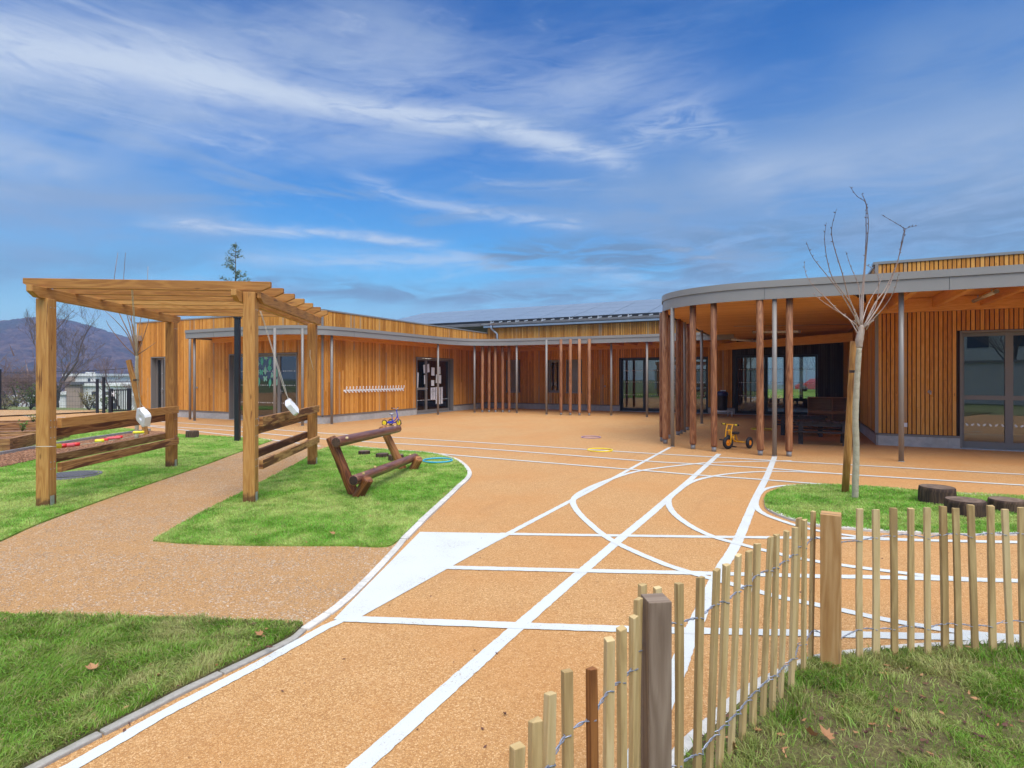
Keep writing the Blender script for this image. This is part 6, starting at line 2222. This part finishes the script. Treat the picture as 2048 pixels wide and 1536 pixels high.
def car(t, c, L, m, ux=V(1, 0, 0)):
    uy = V(-ux.y, ux.x, 0)
    prof = [(-.5, .28), (-.5, .62), (-.44, .80), (-.30, .86), (-.16, 1.32), (.16, 1.38), (.34, .92), (.47, .80), (.5, .60), (.5, .28)]
    mb = MB(); b = 0
    for s in (-1, 1):
        mb.v += [c + ux * x * L + uy * s * (.85 if z < 1 else .70) + V(0, 0, z) for x, z in prof]
    n = len(prof)
    mb.face(list(range(n))); mb.face([n + i for i in range(n)][::-1])
    for i in range(n):
        j = (i + 1) % n; mb.face([j, i, n + i, n + j])
    mb.build('body', MAT[m], t, bevel=.05)
    for x in (-.30, .30):
        for s in (-1, 1):
            MB().lathe(c + ux * x * L + uy * s * .80 + V(0, 0, .31), [(0, -.1), (.31, -.1), (.31, .1), (0, .1)], 18, uy).build('wheel', MAT['rubber'], t)
    for s in (-1, 1):
        MB().poly3([c + ux * -.27 * L + uy * s * .80 + V(0, 0, .90), c + ux * .30 * L + uy * s * .80 + V(0, 0, .92), c + ux * .15 * L + uy * s * .725 + V(0, 0, 1.30), c + ux * -.155 * L + uy * s * .725 + V(0, 0, 1.26)]).build('window', MAT['dark_window'], t)
car(t, V(11.5, -9.5, 0), 4.1, 'car_paint')

# beyond the hall's back window: lawn and a red car
bk = P(14.2, 25.5)
ground_sheet('back_lawn', [tuple(P(*q).xy) for q in ((4, 19.5), (26, 19.5), (26, 60), (4, 60))], MAT['turf'], .04)
t = thing('parked_car', 'red car on the road beyond the far window of the hall', 'car', P(15.6, 52))
car(t, P(15.6, 52), 4.2, 'car_red', N)

# furniture inside
def chair(c, rot, label, m='shelf'):
    ux, uy = V(math.cos(rot), math.sin(rot), 0), V(-math.sin(rot), math.cos(rot), 0)
    t = thing('chair', label, 'chair', c, 'chairs seen through the glass')
    MB().obox(c + V(0, 0, .40), (ux * .18, uy * .18, V(0, 0, .012))).build('seat', MAT[m], t, bevel=.004)
    MB().obox(c - uy * .17 + V(0, 0, .66), (ux * .17, uy * .012, V(0, 0, .10))).build('backrest', MAT[m], t, bevel=.004)
    for x in (-.16, .16):
        for y in (-.16, .16): MB().tube([c + ux * x + uy * y, c + ux * x + uy * y + V(0, 0, .40 if y > 0 else .74)], .012, 6).build('leg', MAT['galv'], t)
for i, (r, d, ro, lab) in enumerate(((-1.0, 8.8, .4, 'small chair close behind the glass with the papers'), (-1.8, 9.6, 1.9, 'small chair farther inside the room with the papers'), (-1.3, 10.0, 3.0, 'small chair turned away inside the room with the papers'))):
    chair(P(r, d, .015), ro, lab)
tb_ = thing('low_table', 'low table inside the room with the papers', 'table', P(-2.4, 8.6))
MB().obox(P(-2.6, 8.9, .52), (N * .6, U * .4, V(0, 0, .015))).build('tabletop', MAT['shelf'], tb_)
for x in (-.55, .55):
    for y in (-.35, .35): MB().tube([P(-2.6 + x, 8.9 + y, .015), P(-2.6 + x, 8.9 + y, .51)], .02, 8).build('leg', MAT['galv'], tb_)
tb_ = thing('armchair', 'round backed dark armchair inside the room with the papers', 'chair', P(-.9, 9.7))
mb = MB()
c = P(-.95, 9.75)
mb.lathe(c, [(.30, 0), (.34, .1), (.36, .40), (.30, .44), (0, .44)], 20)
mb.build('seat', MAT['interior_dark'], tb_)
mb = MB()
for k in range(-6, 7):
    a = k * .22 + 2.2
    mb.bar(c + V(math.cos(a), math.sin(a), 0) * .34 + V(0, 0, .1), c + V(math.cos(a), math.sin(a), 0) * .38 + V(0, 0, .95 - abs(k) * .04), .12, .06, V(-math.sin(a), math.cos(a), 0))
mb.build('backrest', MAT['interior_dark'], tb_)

# ---------------------------------------------------------------- grass, leaves, litter
def inside(poly, pts):
    p = np.asarray(poly); x, y = pts[:, 0], pts[:, 1]
    r = np.zeros(len(pts), bool)
    j = len(p) - 1
    for i in range(len(p)):
        xi, yi = p[i]; xj, yj = p[j]
        c = ((yi > y) != (yj > y)) & (x < (xj - xi) * (y - yi) / (yj - yi + 1e-12) + xi)
        r ^= c; j = i
    return r
def vnoise(x, y, s, seed):
    r = np.random.RandomState(seed)
    T = r.rand(64, 64)
    u, v = x / s, y / s
    i, j = np.floor(u).astype(int), np.floor(v).astype(int)
    fx, fy = u - i, v - j
    fx, fy = fx * fx * (3 - 2 * fx), fy * fy * (3 - 2 * fy)
    g_ = lambda a, b: T[a % 64, b % 64]
    return (g_(i, j) * (1 - fx) + g_(i + 1, j) * fx) * (1 - fy) + (g_(i, j + 1) * (1 - fx) + g_(i + 1, j + 1) * fx) * fy
def in_view(p, m=420):
    px = X0 + F * p[:, 0] / np.maximum(p[:, 1], .05)
    return (p[:, 1] > .4) & (px > -m) & (px < 2048 + m)
def blades(name, poly, n, hgt, wid, m, z=.02, bare=0.0, tuft=0.0, seed=1, lean=.55, near=None):
    rs = np.random.RandomState(seed)
    P_ = np.asarray(poly); lo, hi = P_.min(0), P_.max(0)
    pts = []
    tot = 0
    while tot < n:
        c = rs.rand(n * 2, 2) * (hi - lo) + lo
        c = c[in_view(c)]
        if near:                                    # thin out with distance: far blades are wider
            c = c[rs.rand(len(c)) < np.clip((near / np.maximum(c[:, 1], .3)) ** 1.6, .0, 1)]
        c = c[inside(poly, c)]
        if bare:
            v = .6 * vnoise(c[:, 0], c[:, 1], .38, 5) + .4 * vnoise(c[:, 0], c[:, 1], .11, 6)
            c = c[rs.rand(len(c)) < np.clip((v - bare) * 5, .10, 1)]
        if len(c) == 0: break
        pts.append(c); tot += len(c)
    p = np.concatenate(pts)[:n]
    n = len(p)
    t = vnoise(p[:, 0], p[:, 1], .16, 9)
    h = hgt * rs.uniform(.45, 1.15, n) * (1 + tuft * (t - .5) * 2)
    w = wid * rs.uniform(.7, 1.3, n) * (np.clip(p[:, 1] / near, 1, 3) ** .6 if near else 1)
    a = rs.uniform(0, 2 * np.pi, n)
    # neighbouring blades lean the same way, as combed turf does
    fl = vnoise(p[:, 0], p[:, 1], .22, 12) * 4 * np.pi
    la = np.where(rs.rand(n) < .5, fl, rs.uniform(0, 2 * np.pi, n))
    ll = np.abs(rs.normal(lean, .35, n))
    s = np.stack([np.cos(a), np.sin(a), np.zeros(n)], 1) * w[:, None] / 2
    L = np.stack([np.cos(la), np.sin(la), np.zeros(n)], 1) * (ll * h)[:, None]
    b = np.stack([p[:, 0], p[:, 1], np.full(n, z)], 1)
    up = np.zeros((n, 3)); up[:, 2] = 1
    m1 = b + L * .35 + up * (h * .6)[:, None]
    e = b + L * 1.0 + up * (h * np.clip(1.0 - .25 * ll, .3, 1))[:, None]
    v = np.stack([b - s, b + s, m1 - s * .8, m1 + s * .8, e], 1).reshape(-1, 3)
    base = (np.arange(n) * 5)[:, None]
    li = np.concatenate([base + [0, 1, 3, 2], base + [2, 3, 4]], 1).ravel()
    ls = np.stack([np.arange(n) * 7, np.arange(n) * 7 + 4], 1).ravel()
    o = raw_mesh(name, v, li, ls, m)
    return tag(o, kind='stuff')
blades('grass', lawnB, 90000, .042, .0042, MAT['rough_blade'], .02, 0, .5, 2, .8, 3.0)
blades('grass', lawnF, 74000, .042, .0034, MAT['rough_blade'], .02, .44, .7, 3, .8, 2.2)
blades('grass', lawnA, 90000, .030, .0045, MAT['blade'], .02, 0, .25, 4, .8, 5.0)
blades('grass', lawnC, 90000, .030, .0050, MAT['blade'], .02, 0, .25, 5, .8, 5.5)
blades('grass', lawnD, 14000, .040, .0090, MAT['blade'], .02, 0, .25, 6, .8)
blades('grass', lawnE, 62000, .034, .0055, MAT['blade'], .02, 0, .25, 7, .8, 6.0)
# taller tufts round the feet of pickets and posts
def tufts(name, centres, per, rad, hgt, wid, m, seed):
    rs = np.random.RandomState(seed)
    ps = []
    for c in centres:
        r_ = np.abs(rs.normal(0, rad, per)); a = rs.uniform(0, 6.28, per)
        ps.append(np.stack([c[0] + r_ * np.cos(a), c[1] + r_ * np.sin(a)], 1))
    p = np.concatenate(ps)
    p = p[inside(lawnF, p)] if name == 'grass' else p
    n = len(p)
    h = hgt * rs.uniform(.5, 1.3, n); w = wid * rs.uniform(.7, 1.3, n)
    a = rs.uniform(0, 6.28, n); la = rs.uniform(0, 6.28, n); ll = np.abs(rs.normal(.45, .3, n))
    s = np.stack([np.cos(a), np.sin(a), 0 * a], 1) * w[:, None] / 2
    L = np.stack([np.cos(la), np.sin(la), 0 * a], 1) * (ll * h)[:, None]
    b = np.stack([p[:, 0], p[:, 1], np.full(n, .02)], 1); up = np.zeros((n, 3)); up[:, 2] = 1
    m1 = b + L * .35 + up * (h * .6)[:, None]; e = b + L + up * (h * .85)[:, None]
    v = np.stack([b - s, b + s, m1 - s * .8, m1 + s * .8, e], 1).reshape(-1, 3)
    base = (np.arange(n) * 5)[:, None]
    li = np.concatenate([base + [0, 1, 3, 2], base + [2, 3, 4]], 1).ravel()
    ls = np.stack([np.arange(n) * 7, np.arange(n) * 7 + 4], 1).ravel()
    tag(raw_mesh(name, v, li, ls, m), kind='stuff')
cs = [(q[0] + rnd.uniform(-.02, .05), q[1] - .05) for q in lp_[8:]] + [(q[0], q[1] - .04) for q in line_top] + [(1.66, 2.78), (1.55, 2.70), (1.72, 2.84), (1.6, 2.6), (2.05, 2.0), (2.3, 2.3), (1.3, 1.9), (1.9, 1.75), (1.05, 1.55), (2.6, 2.5), (1.5, 1.6), (2.2, 1.8)]
tufts('grass', cs, 130, .05, .055, .0036, MAT['rough_blade'], 21)

LEAF5 = [(0, -.35), (.10, -.32), (.38, -.40), (.30, -.18), (.62, -.05), (.42, .08), (.60, .38), (.30, .30), (.20, .50), (.0, .85), (-.20, .50), (-.30, .30), (-.60, .38), (-.42, .08), (-.62, -.05), (-.30, -.18), (-.38, -.40), (-.10, -.32)]
def fallen_leaf(c, s, rot, label, m='dead_leaf', tilt=.35, grp='fallen leaves'):
    t = thing('fallen_leaf', label, 'leaf', c, grp)
    mb = MB()
    cu = rnd.uniform(.3, .7)
    R_ = Matrix.Rotation(rot, 3, 'Z') @ Matrix.Rotation(tilt, 3, 'X') @ Matrix.Rotation(rnd.uniform(-.3, .3), 3, 'Y')
    b = len(mb.v)
    mb.v.append(c + R_ @ V(0, .1 * s, .03 * s))
    for x, y in LEAF5:
        z = cu * x * x + rnd.uniform(-.04, .08) + .25 * abs(y) * cu
        mb.v.append(c + R_ @ V(x * s, y * s, z * s) + V(0, 0, .006))
    n = len(LEAF5)
    for i in range(n): mb.face([b, b + 1 + i, b + 1 + (i + 1) % n])
    mb.build('blade', MAT[m], t)
    MB().tube([c + R_ @ V(0, .1 * s, .035 * s), c + R_ @ V(0, -.35 * s, .02 * s) + V(0, 0, .005), c + R_ @ V(.05 * s, -.75 * s, -.02 * s) + V(0, 0, .006)], [.0012, .001, .0008], 5).build('stalk', MAT[m], t)
def gl_(px, py, z=.05): return g(px, py, z)
fallen_leaf(gl_(1654, 1474), .052, .4, 'crisp tan maple leaf lying flat near the pickets, right one of the touching pair', tilt=.45)
fallen_leaf(gl_(1621, 1470), .050, 2.4, 'curled brown maple leaf touching the flat tan one on its left', 'dead_leaf', .9)
fallen_leaf(gl_(1468, 1492), .052, 1.2, 'upright tan leaf leaning on the foot of a picket', tilt=1.1)
fallen_leaf(gl_(1517, 1462, .03), .028, 2.0, 'small tan leaf between the picket feet and the leaf pair', tilt=.2)
fallen_leaf(gl_(1700, 1357, .03), .030, .3, 'small brown leaf by the foot of the brown square post', tilt=.3)
fallen_leaf(gl_(1867, 1310, .03), .030, 1.0, 'tan leaf caught between two pickets of the right run', tilt=1.0)
fallen_leaf(gl_(1935, 1347, .03), .026, 2.6, 'tan leaf in the rough grass under the right run of pickets', tilt=.8)
fallen_leaf(gl_(1796, 1424, .03), .026, .2, 'orange brown leaf in the middle of the rough grass', tilt=.3)
fallen_leaf(gl_(1731, 1467, .03), .030, 3.0, 'dark curled leaf right of the leaf pair in the rough grass', 'dark_leaf', .3)
fallen_leaf(g(1010, 1429, .004), .016, .9, 'tiny purple brown leaf alone on the orange floor', 'dark_leaf', .1)
fallen_leaf(g(520, 1270, .05), .040, 1.4, 'tan leaf at the tip of the lower left lawn', tilt=.2)
fallen_leaf(g(540, 1296, .035), .035, 2.1, 'dark leaf on the kerb of the lower left lawn', 'dark_leaf', .2)
fallen_leaf(g(184, 1338, .05), .05, .8, 'straw coloured leaf in the lower left lawn', tilt=.2)
fallen_leaf(g(666, 1068, .05), .05, 1.4, 'brown leaf in the front corner of the middle lawn', tilt=.3)

def litter(name, n, rng, m, smin, smax, seed, where=None, z=.004):
    rs = np.random.RandomState(seed)
    vs, li, ls = [], [], []
    k = 0
    tries = 0
    while k < n and tries < n * 30:
        tries += 1
        py = Y0 + (1536 - Y0) * rs.rand() ** rng
        if py < 824: continue
        q = g(rs.uniform(0, 2048), py)
        pt = np.array([[q.x, q.y]])
        if where is not None and not any(inside(w, pt)[0] for w in where): continue
        if where is None and any(inside(w, pt)[0] for w in (lawnA, lawnB, lawnC, lawnE, lawnF, gravel_path, mulch)): continue
        s = rs.uniform(smin, smax); a = rs.uniform(0, 6.28); e = rs.uniform(.15, .6)
        u_, w_ = np.array([math.cos(a), math.sin(a), 0]) * s, np.array([-math.sin(a), math.cos(a), 0]) * s * e
        c = np.array([q.x, q.y, z])
        i = len(vs)
        vs += [c - u_ + [0, 0, s * .1], c - w_, c + u_ + [0, 0, s * rs.uniform(.1, .6)], c + w_ + [0, 0, s * rs.uniform(0, .4)]]
        li += [i, i + 1, i + 2, i + 3]; ls.append(len(li) - 4); k += 1
    tag(raw_mesh(name, np.array(vs), li, ls, m), kind='stuff')
litter('leaf_litter', 90, 1.0, MAT['dark_leaf'], .005, .016, 31)
litter('leaf_litter', 420, .8, MAT['dark_leaf'], .006, .020, 33, [lawnF, lawnB], .03)
litter('leaf_litter', 160, .9, MAT['dead_leaf'], .006, .022, 34, [lawnF, lawnB, lawnA], .035)

def stones(name, poly, n, smin, smax, m, z, seed, flat=.6, clump=None):
    rs = np.random.RandomState(seed)
    P_ = np.asarray(poly); lo, hi = P_.min(0), P_.max(0)
    p = []
    while sum(map(len, p)) < n:
        c = rs.rand(n * 3, 2) * (hi - lo) + lo
        c = c[in_view(c, 30)]; c = c[inside(poly, c)]
        if clump: c = c[rs.rand(len(c)) < np.clip((vnoise(c[:, 0], c[:, 1] * 1.6, .5, 3) * .6 + vnoise(c[:, 0], c[:, 1], .15, 4) * .4 - .42) * 5, .06, 1)]
        p.append(c)
    p = np.concatenate(p)[:n]
    o6 = np.array([[1, 0, 0], [-1, 0, 0], [0, 1, 0], [0, -1, 0], [0, 0, 1], [0, 0, -.6]], float)
    tri = np.array([[0, 2, 4], [2, 1, 4], [1, 3, 4], [3, 0, 4], [2, 0, 5], [1, 2, 5], [3, 1, 5], [0, 3, 5]])
    s = rs.uniform(smin, smax, n)
    a = rs.uniform(0, 6.28, n)
    k = o6[None] * rs.uniform(.55, 1.15, (n, 6, 1)) * (s[:, None, None]) * np.array([1, .75, flat])
    x = k[..., 0] * np.cos(a)[:, None] - k[..., 1] * np.sin(a)[:, None]; y = k[..., 0] * np.sin(a)[:, None] + k[..., 1] * np.cos(a)[:, None]
    v = np.stack([x + p[:, 0:1], y + p[:, 1:2], k[..., 2] + z], -1).reshape(-1, 3)
    li = (tri[None] + (np.arange(n) * 6)[:, None, None]).ravel()
    tag(raw_mesh(name, v, li, np.arange(n * 8) * 3, m), kind='stuff')
MAT['pebble'] = leafy('limestone_chip', (.40, .27, .16), (.68, .57, .45), 0.0)
MAT['chip'] = leafy('bark_chip', (.16, .065, .030), (.50, .26, .14), 0.0)
stones('gravel_stones', gravel_path, 17000, .0035, .008, MAT['pebble'], .008, 41, .6, True)
stones('bark_chips', mulch, 9000, .010, .030, MAT['chip'], .022, 42, .35)

# ---------------------------------------------------------------- the air between here and the hill
def build_haze():
    m = bpy.data.materials.new('pale_air')
    m.use_nodes = True
    nt = m.node_tree
    for n in list(nt.nodes): nt.nodes.remove(n)
    out = nt.nodes.new('ShaderNodeOutputMaterial')
    pv = nt.nodes.new('ShaderNodeVolumePrincipled')
    pv.inputs['Color'].default_value = (.42, .58, 1.0, 1)
    pv.inputs['Density'].default_value = HAZE
    pv.inputs['Anisotropy'].default_value = 0.0
    nt.links.new(pv.outputs[0], out.inputs['Volume'])
    o = MB().box(-1200, 1200, -320, 960, -20, 74).build('haze', m)
    tag(o, kind='stuff')
HAZE = 0.0007
if HAZE: build_haze()
